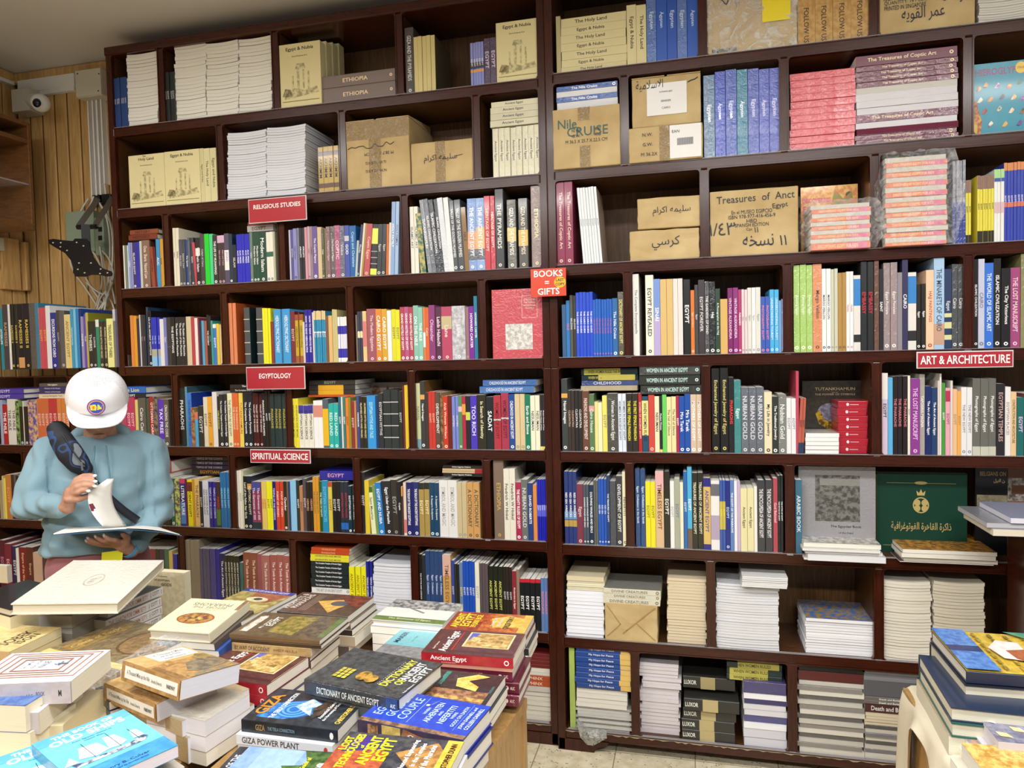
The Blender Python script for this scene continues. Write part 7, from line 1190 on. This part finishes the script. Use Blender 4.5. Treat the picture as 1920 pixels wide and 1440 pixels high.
# ------------------------------------------------------------------ the person reading behind the left table
PO = np.array([-2.16, -.5, 0.]); PA = math.radians(42); PLt = np.array([math.cos(PA), math.sin(PA), 0]); PFw = np.array([math.sin(PA), -math.cos(PA), 0])
def LP(px, py, w):
    d = ray(px, py); t = ((PO+PFw*w-CP)@PFw)/(d@PFw); X = CP+d*t-PO
    return Vector((float(X@PLt), -w, float(X[2])))
def V3(u, w, z): return Vector((u, -w, z))
per = empty('person', tuple(PO), PA, 'person in a white cap and pale blue hoodie, head bowed over an open picture book', 'person')
class Vol:
    "volumes fused into one continuous surface"
    def __init__(s): s.mb = MB()
    def ell(s, c, r, M=None, n=16):
        bm = bmesh.new(); bmesh.ops.create_uvsphere(bm, u_segments=n, v_segments=n//2+2, radius=1)
        for v in bm.verts:
            p = Vector((v.co.x*r[0], v.co.y*r[1], v.co.z*r[2])); v.co = (M @ p if M else p)+Vector(c)
        bm.verts.index_update(); s.mb.add([v.co for v in bm.verts], [[v.index for v in f.verts] for f in bm.faces]); bm.free(); return s
    def limb(s, pts, rs, seg=14):
        for p, r in zip(pts, rs): s.ell(p, (r, r, r), n=seg)
        for (a, b), (ra, rb) in zip(zip(pts, pts[1:]), zip(rs, rs[1:])): s.mb.tube([a, b], [ra, rb], seg)
        return s
    def rings(s, rg, seg=28, pw=2.3):
        o = []
        for c, rx, ry in rg:
            for k in range(seg):
                t = 2*math.pi*k/seg; ct, st = math.cos(t), math.sin(t); o.append(tuple(Vector(c)+Vector((rx*math.copysign(abs(ct)**(2/pw), ct), ry*math.copysign(abs(st)**(2/pw), st), 0))))
        n = len(rg); s.mb.add(o, [(i*seg+k, i*seg+(k+1) % seg, (i+1)*seg+(k+1) % seg, (i+1)*seg+k) for i in range(n-1) for k in range(seg)]+[tuple(range(seg))[::-1], tuple(range((n-1)*seg, n*seg))]); return s
    def fuse(s, name, mat, voxel, smooth=6, disp=None):
        o = s.mb.build(name, mat); m = o.modifiers.new('r', 'REMESH'); m.mode = 'VOXEL'; m.voxel_size = voxel; q = o.modifiers.new('s', 'SMOOTH'); q.iterations = smooth; q.factor = .5
        dg = bpy.context.evaluated_depsgraph_get(); me = bpy.data.meshes.new_from_object(o.evaluated_get(dg)); o.modifiers.clear(); o.data = me
        if disp:
            n_ = len(me.vertices); co = np.empty(n_*3, dtype=np.float32); me.vertices.foreach_get('co', co); co = co.reshape(-1, 3); no = np.array([v.normal[:] for v in me.vertices]); co += disp(co)[:, None]*no; me.vertices.foreach_set('co', co.ravel())
        me.polygons.foreach_set('use_smooth', [True]*len(me.polygons)); me.update(); o.parent = per; return o
def skinmat():
    t = principled('skin', hexc('b98a70'), .5, .4); tc = t.n('ShaderNodeTexCoord'); n = noise(t, 30, 4, tc.outputs['Object']); r = ramp(t, n.outputs[0], [(.3, hexc('a87860')), (.7, hexc('c69880'))]); t.l(r.outputs[0], t.b.inputs['Base Color'])
    t.b.inputs['Subsurface Weight'].default_value = .12; t.b.inputs['Subsurface Radius'].default_value = (.01, .004, .002); bump(t, n.outputs[0], .1, .001); return t.m
def clothmat(name, col, sc=260, st=.25):
    t = NT(name); tc = t.n('ShaderNodeTexCoord'); n = noise(t, sc, 2, tc.outputs['Object']); n2 = noise(t, 5, 4, tc.outputs['Object'])
    c = hexc(col); r = ramp(t, n2.outputs[0], [(.3, tuple(x*.9 for x in c)), (.7, tuple(x*1.06 for x in c))]); t.l(r.outputs[0], t.b.inputs['Base Color']); t.b.inputs['Roughness'].default_value = .85; t.b.inputs['Specular IOR Level'].default_value = .2; t.b.inputs['Sheen Weight'].default_value = .15
    bump(t, n.outputs[0], st, .0008); return t.m
M_SEAM = principled('cap_seam', hexc('b8b8c0'), .7).m; M_SKIN = skinmat(); M_HOOD = clothmat('pale_blue_jersey', '7f9daa'); M_PANTS = clothmat('dusty_pink_cotton', '9a6468'); M_NAIL = principled('pale_nail', hexc('efe6e2'), .25).m
HT = R(35); UPh = Vector((0, -math.sin(HT), math.cos(HT))); FWh = Vector((0, -math.cos(HT), -math.sin(HT))); HC = V3(-.002, .045, 1.408); MH = Matrix(((1, 0, 0), (0, -FWh.y, UPh.y), (0, -FWh.z, UPh.z)))
def hp(x, f, u): return HC+Vector((x, 0, 0))+FWh*f+UPh*u
b = Vol()
b.ell(HC+UPh*.02, (.074, .094, .098), MH).ell(hp(0, .03, -.035), (.06, .066, .075), MH).ell(hp(0, .066, -.095), (.026, .022, .02), MH)      # skull, face, chin
b.limb([hp(0, .088, .005), hp(0, .108, -.03)], [.008, .013], 10).ell(hp(-.011, .099, -.034), (.008, .008, .007)).ell(hp(.011, .099, -.034), (.008, .008, .007))   # nose
b.ell(hp(0, .089, -.062), (.021, .009, .0065), MH).ell(hp(0, .086, -.071), (.018, .009, .006), MH)                                             # lips
for s_ in (-1, 1): b.ell(hp(s_*.077, -.005, -.01), (.008, .018, .03), MH).ell(hp(s_*.04, .07, -.03), (.022, .018, .022), MH)
b.limb([hp(0, -.03, -.05), V3(0, -.01, 1.30), V3(0, -.02, 1.24)], [.052, .055, .065])
b.rings([(V3(-.02, 0, .82), .135, .09), (V3(-.015, 0, .95), .125, .085), (V3(-.005, 0, 1.1), .14, .095), (V3(0, -.01, 1.2), .145, .085), (V3(0, -.015, 1.26), .07, .055)])
# arms
sR, eR, wR = V3(-.165, -.01, 1.225), LP(52, 948, .05), LP(127, 950, .2)
sL, eL, wL = V3(.165, -.01, 1.205), LP(297, 960, .04), LP(246, 1033, .17)
b.limb([sR, eR, wR], [.045, .036, .025]); b.limb([sL, eL, wL], [.045, .036, .025])
# upper hand (turning the pages)
kn = [LP(143, 899, .235), LP(141, 906, .25), LP(144, 914, .26), LP(148, 923, .265)]
tp = [LP(177, 892.5, .262), LP(178, 903, .272), LP(177, 912, .275), LP(165, 921, .275)]
pc_ = LP(133, 925, .228)
b.limb([wR, pc_], [.023, .024]); 
for k in kn: b.limb([wR, pc_, k], [.015, .016, .0105], 10)
nails = []
def finger(k, t, lift, rad=.0088, up=Vector((0, 0, 1))):
    a = k.lerp(t, .42)+up*lift; c = k.lerp(t, .75)+up*lift*.75; b.limb([k, a, c, t], [rad*1.15, rad*1.05, rad*.95, rad*.82], 10)
    d = (t-c).normalized(); nails.append((t+d*.0015+up*rad*.35+Vector((0, -rad*.55, 0)), d, rad))
for k, t, lf in zip(kn, tp, (.008, .008, .006, .005)): finger(k, t, lf)
b.limb([LP(128, 935, .235), LP(146, 936, .25), LP(165, 930, .245), LP(176, 921, .235)], [.015, .0125, .0105, .009], 10)       # thumb behind the leaves
# lower hand (carrying the book)
pl_ = LP(226, 1020, .2); b.limb([wL, pl_], [.024, .023])
kl = [LP(214, 1013, .25), LP(208, 1017, .235), LP(206, 1020, .215), LP(210, 1022, .2)]; tl = [LP(196, 1005, .275), LP(180, 1007, .265), LP(166, 1010, .25), LP(163, 1015, .235)]
for k in kl: b.limb([wL, pl_, k], [.016, .017, .011], 10)
for k, t in zip(kl, tl): finger(k, t, -.004, .009)
b.limb([LP(236, 1022, .2), LP(238, 1008, .235), LP(230, 1001, .262)], [.015, .012, .0095], 10)
# legs
for s_ in (-1, 1): b.limb([V3(-.02+s_*.08, 0, .84), V3(-.02+s_*.09, .01, .45), V3(-.02+s_*.095, -.01, .09)], [.085, .055, .04]).limb([V3(-.02+s_*.095, -.03, .04), V3(-.02+s_*.11, .1, .03)], [.038, .03])
body = b.fuse('body', M_SKIN, .0036, 5)
nm = MB()
for i, (c, d, rad) in enumerate(nails[:8]):
    q = MB(); z_ = Vector((0, -.75, .66)).normalized(); s2 = d.cross(z_).normalized(); z2 = s2.cross(d).normalized(); pts = [c+s2*(rad*.62*math.cos(t))+d*(rad*.8*math.sin(t))+z2*(.0006-.0016*abs(math.cos(t))**2) for t in (2*math.pi*k/10 for k in range(10))]
    q.add([tuple(p) for p in pts]+[tuple(c+z2*.0015)], [(k, (k+1) % 10, 10) for k in range(10)]); o = q.build('fingernail', M_NAIL, smooth=True); o.parent = body
for s_ in (-1, 1):
    o = Vol().ell(hp(s_*.03, .082, -.005), (.012, .008, .006), MH, 12).mb.build('closed_eye', M_SKIN, smooth=True); o.parent = body
o = Vol().ell(hp(0, .0985, -.0665), (.02, .002, .0012), MH, 12).mb.build('mouth', principled('lip_line', hexc('6a3a34'), .6).m, smooth=True); o.parent = body
# hair at the back below the cap
h = Vol(); h.ell(hp(0, -.03, .0), (.079, .075, .07), MH).ell(hp(0, -.05, -.035), (.06, .05, .04), MH); hair = h.fuse('hair', principled('dark_hair', hexc('231b18'), .6).m, .005, 4)
# hoodie
g = Vol()
def folds(co):
    x, y, z = co[:, 0], co[:, 1], co[:, 2]
    d = .0045*np.sin(70*z+25*x+4*np.sin(18*x))*np.exp(-((z-1.0)/.12)**2)*(np.abs(x) > .12)
    d += .0045*np.sin(60*(z*.8+x*.9)+3*np.sin(20*z))*np.exp(-((z-.93)/.1)**2)
    d += .0042*np.sin(45*x+9*np.sin(9*z))*np.clip((1.28-z)*2, 0, .6)
    d += .0048*np.sin(95*(x*.5+z*.5-y*.9)+2*np.sin(30*z))*(np.abs(x) > .17)
    return d
g.rings([(V3(-.028, 0, .862), .178, .118), (V3(-.03, 0, .875), .18, .12), (V3(-.028, .0, .95), .168, .115), (V3(-.015, .0, 1.05), .162, .118), (V3(-.005, .0, 1.14), .168, .12), (V3(0, -.008, 1.20), .172, .108), (V3(0, -.014, 1.245), .15, .088), (V3(0, -.018, 1.285), .092, .068)], 36)
g.limb([sR+Vector((0, 0, .004)), sR.lerp(eR, .5)+Vector((-.004, 0, 0)), eR, eR.lerp(wR, .5), wR.lerp(eR, .16)], [.060, .055, .050, .044, .036], 18)
g.limb([sL+Vector((0, 0, .004)), sL.lerp(eL, .5)+Vector((.006, 0, 0)), eL, eL.lerp(wL, .5), wL.lerp(eL, .2)], [.060, .055, .050, .045, .038], 18)
g.limb([V3(-.12, -.015, 1.262), V3(-.17, -.015, 1.235)], [.046, .054]).limb([V3(.12, -.015, 1.25), V3(.17, -.015, 1.22)], [.046, .054])
hoodie = g.fuse('hoodie', M_HOOD, .0055, 7, folds); hoodie['label'] = 'pale blue hoodie'
# hood lying round the neck
hd = Vol(); arc = []
for i in range(25):
    t = -math.pi*.5+2*math.pi*i/24; x = .088*math.cos(t); y = .07*math.sin(t); z = 1.27+.03*math.sin(t)-.0*abs(x); arc.append((Vector((x, y-.0, z-(.035 if math.sin(t) < -.7 else 0))), .017+.02*max(0, math.sin(t))))
hd.limb([p for p, r in arc], [r for p, r in arc], 12)
hood = hd.fuse('hood', M_HOOD, .005, 6); hood.parent = hoodie
for xx, q in ((-.018, 0), (.022, 1)):
    a = [V3(xx*.9, .1, 1.255), V3(xx*1.1, .125, 1.2), V3(xx*1.0+.006, .132, 1.12), V3(xx*.8-.004*q, .131, 1.07)]
    o = MB().tube(bez([tuple(p) for p in a], 6), .0028, 8).build('drawstring', clothmat('blue_cord', '5f8795', 300), smooth=True); o.parent = hoodie
# trousers
tr = Vol(); tr.rings([(V3(-.025, 0, .78), .165, .108), (V3(-.025, 0, .885), .158, .104)])
for s_ in (-1, 1): tr.limb([V3(-.022+s_*.08, 0, .80), V3(-.02+s_*.09, .01, .45), V3(-.02+s_*.095, -.01, .11)], [.098, .078, .066])
o = tr.fuse('trousers', M_PANTS, .008, 4); o['label'] = 'dusty pink trousers'
for s_ in (-1, 1):
    sh = Vol(); sh.limb([V3(-.02+s_*.095, -.04, .045), V3(-.02+s_*.1, .03, .042), V3(-.02+s_*.112, .12, .034)], [.044, .046, .034]); o = sh.fuse('shoe', principled('grey_shoe', hexc('55565a'), .6).m, .006, 4)
# cap
def capmat():
    t = principled('white_cap_fabric', hexc('eeeef2'), .7, .3); tc = t.n('ShaderNodeTexCoord'); n = noise(t, 320, 1, tc.outputs['Object']); bump(t, n.outputs[0], .2, .0006); return t.m
def meshmat():
    t = principled('white_cap_mesh', hexc('e6e6ea'), .7, .3); uv = t.n('ShaderNodeTexCoord'); v = t.n('ShaderNodeTexVoronoi'); v.inputs['Scale'].default_value = 210; v.inputs['Randomness'].default_value = .1; t.l(uv.outputs['Object'], v.inputs['Vector'])
    r = ramp(t, v.outputs['Distance'], [(.26, hexc('77747a')), (.36, hexc('ececf0'))]); t.l(r.outputs[0], t.b.inputs['Base Color']); return t.m
MC1, MC2 = capmat(), meshmat()
cm = MB(); NS, NR = 40, 14
def crown(i, j):
    th = 2*math.pi*i/NS; ph = (math.pi/2)*(j/NR); rx, rf, hh = .1, .108, .099
    k = math.cos(ph)**.5; z = math.sin(ph)**.95*hh
    fwd = math.cos(th); bulge = 1+.11*max(0, fwd)*math.sin(min(ph*2.2, 3.14))-.05*max(0, fwd)*(ph < .12)
    return hp(math.sin(th)*rx*k, -.006+fwd*rf*k*bulge, .018+z+.012*max(0, fwd)*math.sin(ph)-.004)
vs = [tuple(crown(i, j)) for j in range(NR+1) for i in range(NS)]
fs = []; mi = []
for j in range(NR):
    for i in range(NS):
        th = 2*math.pi*(i+.5)/NS; front = math.cos(th) > .5 and j < 11; fs.append((j*NS+i, j*NS+(i+1) % NS, (j+1)*NS+(i+1) % NS, (j+1)*NS+i)); mi.append(0 if front else 1)
cm.v = vs; cm.f = [f[::-1] for f in fs]; cm.m = mi; cap = cm.build('cap', [MC1, MC2], per, True); s_ = cap.modifiers.new('s', 'SOLIDIFY'); s_.thickness = .003; cap['label'] = 'white trucker cap with mesh back'
bm_ = MB(); NB_ = 24; rows = []
for r_ in range(7):
    f = r_/6
    for i in range(NB_+1):
        th = (-.5+i/NB_)*math.pi*.98; c_ = max(0, 1-(abs(th)/1.32)**3.5); x = math.sin(th)*(.1008+.006*f*c_); fw = math.cos(th)*.1075+.072*f*c_-.006
        rows.append(tuple(hp(x, fw, .019+.003*f-.028*(math.sin(th)**2)*f*c_)))
bm_.add(rows, [(a*(NB_+1)+i, a*(NB_+1)+i+1, (a+1)*(NB_+1)+i+1, (a+1)*(NB_+1)+i) for a in range(6) for i in range(NB_)]); o = bm_.build('brim', MC1, cap, True); s_ = o.modifiers.new('s', 'SOLIDIFY'); s_.thickness = .004
o = Vol().ell(hp(0, 0, .121), (.008, .008, .004), MH, 12).mb.build('cap_button', MC1, smooth=True); o.parent = cap
o = MB().tube([tuple(hp(math.sin(t)*.1015, math.cos(t)*.1075-.006, .0215)) for t in (math.pi*(-.48+.96*k/30) for k in range(31))], .0013, 6).build('brim_seam', M_SEAM, smooth=True); o.parent = cap
# round emblem on the front of the cap
eo = hp(0, .1245, .079); N_ = (FWh*.9+UPh*.42).normalized(); U2 = Vector((1, 0, 0)); V2 = N_.cross(U2).normalized()
def disc(name, col, r, lay, pts=None):
    m = MB(); q = [(r*math.cos(t), r*math.sin(t)) for t in (2*math.pi*k/28 for k in range(28))] if pts is None else pts
    bend = lambda x: -((x)**2)*4.4
    m.add([tuple(eo+U2*x+V2*y+N_*(lay*.0005+bend(x))) for x, y in q]+([tuple(eo+N_*lay*.0005)] if pts is None else []), [(k, (k+1) % 28, 28) for k in range(28)] if pts is None else [tuple(range(len(q)))])
    return m.build(name, principled(name, hexc(col), .6).m)
pt = disc('round_patch', '2a2350', .0285, 1); pt.parent = cap
for nm_, c_, r_, l_ in (('violet_ring', 'a05ac0', .0268, 2), ('orange_ring', 'e8a068', .0245, 3), ('blue_field', '2f50b8', .0215, 4)): o = disc(nm_, c_, r_, l_); o.parent = pt
for k in range(5): o = disc('blue_stripe', '7ab0e8', 0, 5, [(-.019+.008*k, -.012+.002*abs(k-2)), (-.017+.008*k, -.012+.002*abs(k-2)), (-.008+.007*k, .012-.001*k), (-.010+.007*k, .012-.001*k)]); o.parent = pt
for nm_, q in (('yellow_letter', [(-.017, -.010), (-.002, -.011), (.0005, -.004), (.0005, .005), (-.003, .011), (-.019, .008)]), ('yellow_triangle', [(.002, -.010), (.018, -.006), (.006, .012)])):
    o = disc(nm_, 'f0d83a', 0, 6, q); o.parent = pt
o = disc('orange_letter_opening', 'e07a50', 0, 7, [(-.012, -.006), (-.006, -.006), (-.005, .005), (-.012, .004)]); o.parent = pt
# sling bag across the chest
sb = Vol(); ca = [LP(104, 806, .105), LP(115, 826, .135), LP(130, 850, .15), LP(146, 870, .155), LP(157, 880, .15)]
sb.limb([p+Vector((0, .02, 0)) for p in ca], [.029, .038, .042, .038, .029], 14); bag_ = sb.fuse('sling_bag', None, .005, 5) if False else None
def bagmat():
    t = NT('black_camouflage_nylon'); tc = t.n('ShaderNodeTexCoord'); v = t.n('ShaderNodeTexNoise'); v.inputs['Scale'].default_value = 17; v.inputs['Detail'].default_value = 1; t.l(tc.outputs['Object'], v.inputs['Vector'])
    r = ramp(t, v.outputs[0], [(.0, hexc('10131a')), (.47, hexc('141a28')), (.52, hexc('24406e')), (.58, hexc('151a22')), (.64, hexc('6f7880'))]); r.color_ramp.interpolation = 'CONSTANT'; t.l(r.outputs[0], t.b.inputs['Base Color']); t.b.inputs['Roughness'].default_value = .7; return t.m
o = sb.mb.build('tmp', bagmat()); m = o.modifiers.new('r', 'REMESH'); m.mode = 'VOXEL'; m.voxel_size = .004; q = o.modifiers.new('s', 'SMOOTH'); q.iterations = 6
me = bpy.data.meshes.new_from_object(o.evaluated_get(bpy.context.evaluated_depsgraph_get())); me.polygons.foreach_set('use_smooth', [True]*len(me.polygons)); bpy.data.objects.remove(o)
for v in me.vertices: v.co.y = -.13+(v.co.y+.13)*.62
sbr = empty('sling_bag', tuple(PO), PA, 'black camouflage sling bag worn across the chest of the hoodie', 'bag'); o = bpy.data.objects.new('pouch', me); COL.objects.link(o); o.parent = sbr
z1 = [p+Vector((.012, -.012, .008)) for p in ca]; o = MB().tube(bez([tuple(p) for p in z1], 6), .0022, 6).build('zipper', M_BLACK, smooth=True); o.parent = sbr
o = MB().tube([tuple(z1[3]), tuple(z1[3]+Vector((.002, -.006, -.03)))], .0035, 8).build('zipper_pull', principled('steel', hexc('8a8c90'), .3, .5, .8).m); o.parent = sbr
def ribbon(pts, w, t, name, mat, parent, wd=Vector((0, 0, 1))):
    m = MB(); P = [Vector(p) for p in bez([tuple(p) for p in pts], 6)]; vs = []
    for i, p in enumerate(P):
        d = (P[min(i+1, len(P)-1)]-P[max(i-1, 0)]).normalized(); out = Vector((p.x*.6, p.y, 0)).normalized(); s2 = d.cross(out).normalized(); vs += [p+s2*w/2, p-s2*w/2, p-s2*w/2+out*t, p+s2*w/2+out*t]
    m.add([tuple(v) for v in vs], [(i*4+k, i*4+(k+1) % 4, (i+1)*4+(k+1) % 4, (i+1)*4+k) for i in range(len(P)-1) for k in range(4)]+[(0, 1, 2, 3), tuple(range(4*len(P)-4, 4*len(P)))[::-1]]); o = m.build(name, mat, parent, True); return o
M_STRAP = principled('navy_webbing', hexc('141824'), .7).m
ribbon([LP(157, 880, .14), LP(185, 915, .128), LP(225, 952, .128), LP(258, 976, .115)], .028, .003, 'strap', M_STRAP, sbr); ribbon([LP(104, 806, .105), LP(98, 800, .06), V3(-.12, -.02, 1.325), V3(-.1, -.1, 1.27)], .034, .003, 'strap', M_STRAP, sbr)
# wristbands
def band(c, ax, r, w, name, col, label):
    ax = ax.normalized(); a = ax.cross(Vector((0, 0, 1))).normalized(); b2 = ax.cross(a); m = MB(); n = 24; vs = []
    for k in range(n):
        t = 2*math.pi*k/n; d = a*math.cos(t)+b2*math.sin(t); vs += [c+d*r-ax*w/2, c+d*r+ax*w/2, c+d*(r+.002)+ax*w/2, c+d*(r+.002)-ax*w/2]
    m.add([tuple(v) for v in vs], [(4*k+j, 4*((k+1) % n)+j, 4*((k+1) % n)+(j+1) % 4, 4*k+(j+1) % 4) for k in range(n) for j in range(4)])
    o = m.build(name, principled(name, hexc(col), .45).m); o.location = tuple(PO); o.rotation_euler = (0, 0, PA); return tag(o, label, 'wristband')
band(wL.lerp(pl_, .15), pl_-wL, .0275, .013, 'wristband', '4f9ac8', 'light blue wristband on the hand carrying the book')
o = MB().add([tuple(LP(x, y, w)) for x, y, w in ((191, 1036, .19), (231, 1031, .2), (229, 1052, .2), (190, 1055, .19), (191, 1036, .186), (231, 1031, .196), (229, 1052, .196), (190, 1055, .186))], [(0, 1, 2, 3), (7, 6, 5, 4), (0, 4, 5, 1), (1, 5, 6, 2), (2, 6, 7, 3), (3, 7, 4, 0)]).build('lanyard_card', principled('yellow_card', hexc('d2cf28'), .4).m)
o.location = tuple(PO); o.rotation_euler = (0, 0, PA); tag(o, 'yellow card hanging below the open book, before the hoodie', 'card')
# the open book
ob = empty('open_book', tuple(PO), PA, 'open blue picture book held by the person, its leaves fanned upright', 'book')
M_BLUEC = principled('blue_book_cloth', hexc('3a6488'), .45, .5, 0, .1).m; M_LEAF = principled('white_leaf', hexc('efede6'), .7, .2).m
def slab(c4, t, name, mat, bulge=0):
    a, b_, c, d = c4; n = (b_-a).cross(d-a).normalized(); n = n if n.z > 0 else -n; m = MB(); N = 8; vs = []
    for i in range(N+1):
        q = i/N; e = n*(bulge*math.sin(math.pi*q)); p, s2 = a.lerp(b_, q)+e, d.lerp(c, q)+e; vs += [p, s2, s2-n*t, p-n*t]
    m.add([tuple(v) for v in vs], [(i*4+k, (i+1)*4+k, (i+1)*4+(k+1) % 4, i*4+(k+1) % 4) for i in range(N) for k in range(4)]+[(0, 1, 2, 3), tuple(range(4*N, 4*N+4))[::-1]])
    o = m.build(name, mat, ob); return o
SN, SF = LP(237, 992, .31), LP(236, 990, .11)          # spine: near and far ends
LN, LF = LP(96, 1003, .30), LP(122, 992, .12); RN, RF = LP(341, 1004, .28), LP(300, 990, .12)
slab([SN, LN, LF, SF], .0025, 'cover', M_BLUEC, .0); slab([SN, RN, RF, SF], .0025, 'cover', M_BLUEC, .004)
up_ = Vector((0, 0, .0045)); slab([SN+up_, LN.lerp(SN, .03)+up_, LF.lerp(SF, .03)+up_, SF+up_], .0035, 'page_block', M_LEAF, .002); slab([SN+up_, RN.lerp(SN, .04)+up_*.8, RF.lerp(SF, .04)+up_*.8, SF+up_], .002, 'page_block', M_LEAF, .006)
def leaf(off, name, mat=M_LEAF, marks=False):
    N = 12; vs = []; 
    for i in range(N+1):
        q = i/N; L = LP(192, 986, .30).lerp(LP(169+off, 921, .25), q)+Vector((-.018*math.sin(math.pi*q*.9), 0, 0)); Rr_ = LP(236, 986, .20).lerp(LP(203+off, 897, .235), q)+Vector((-.022*math.sin(math.pi*q), 0, 0))
        for j in range(9): p = L.lerp(Rr_, j/8)+Vector((0, -.004*math.sin(math.pi*j/8), 0)); vs.append(tuple(p+Vector((off*.0002, off*.0006, 0))))
    m = MB().add(vs, [(i*9+j, i*9+j+1, (i+1)*9+j+1, (i+1)*9+j) for i in range(N) for j in range(8)]); o = m.build(name, mat, ob, True); s2 = o.modifiers.new('s', 'SOLIDIFY'); s2.thickness = .0008; return o, vs
l0, lv = leaf(0, 'leaf')
for k in (3, 6, 9): leaf(k, 'leaf')
def lp_(i, j):
    i0, j0 = min(int(i), 11), min(int(j), 7); a, b_ = i-i0, j-j0; g = lambda p, q: Vector(lv[p*9+q]); return (g(i0, j0)*(1-a)*(1-b_)+g(i0+1, j0)*a*(1-b_)+g(i0, j0+1)*(1-a)*b_+g(i0+1, j0+1)*a*b_)+Vector((-.0028, -.0036, .0005))
for nm_, c_, q in (('printed_picture', '7a2a38', [(5.2, .4), (7.6, .4), (7.4, 2.0), (6.0, 2.4), (5.0, 2.1)]), ('printed_picture', '2f3f88', [(2.6, 1.4), (4.4, 1.8), (4.6, 4.6), (3.4, 4.6), (2.4, 3.6)]), ('printed_picture', '9a4a3a', [(4.4, 5.2), (5.6, 5.4), (5.4, 6.6), (4.6, 6.2)]), ('printed_picture', '8a6a78', [(1.9, 5.0), (2.15, 5.0), (1.7, 6.6), (1.5, 6.5)])):
    o = MB().add([tuple(lp_(*p)) for p in q], [tuple(range(len(q)))]).build(nm_, principled(nm_, hexc(c_), .6).m); o.parent = l0
# ------------------------------------------------------------------ build the books
def quadarea(r):
    M = r['M']; w, h, d = r['w'], r['h'], r['d']
    def ar(c):
        p = [proj(tuple(M @ Vector(q))) for q in c]; p = [(min(max(x, 0), 1920), min(max(y, 0), 1440)) for x, y in p]
        return abs(sum(p[i][0]*p[(i+1) % 4][1]-p[(i+1) % 4][0]*p[i][1] for i in range(4)))/2
    fs = [[(0, 0, 0), (w, 0, 0), (w, 0, h), (0, 0, h)], [(0, d, 0), (w, d, 0), (w, d, h), (0, d, h)]]
    a = max(ar(c) for c in fs)
    if r.get('force'): a = 1e6+a
    return a*r.get('vis', 1)
for r in BOOKS: r['A'] = quadarea(r)
BOOKS.sort(key=lambda r: -r['A'])
BOOKS = [r for r in BOOKS if r['A'] > 6]
NB = 300
_lab = {}
rest = Acc()
for i, r in enumerate(BOOKS):
    A, P = bookgeo(r)
    if i < NB:
        o = A.build('book'); p = P.build('page_block', o); o.matrix_world = r['M']
        lab = shorten(r['label']); tag(o, lab, 'book', r.get('group')); _lab[lab] = _lab.get(lab, 0)+1
    else:
        rest.merge(A, r['M']); rest.merge(P, r['M'])
so = rest.build('shelf_books'); tag(so, 'the many smaller books filling the shelves of both bookcases', 'books', None, 'stuff')
print('BOOKS', len(BOOKS), 'dup labels', sum(1 for v in _lab.values() if v > 1), 'long', [l for l in _lab if len(l.split()) > 16], 'last area', BOOKS[min(NB, len(BOOKS))-1]['A'], 'stuff faces', len(rest.f))
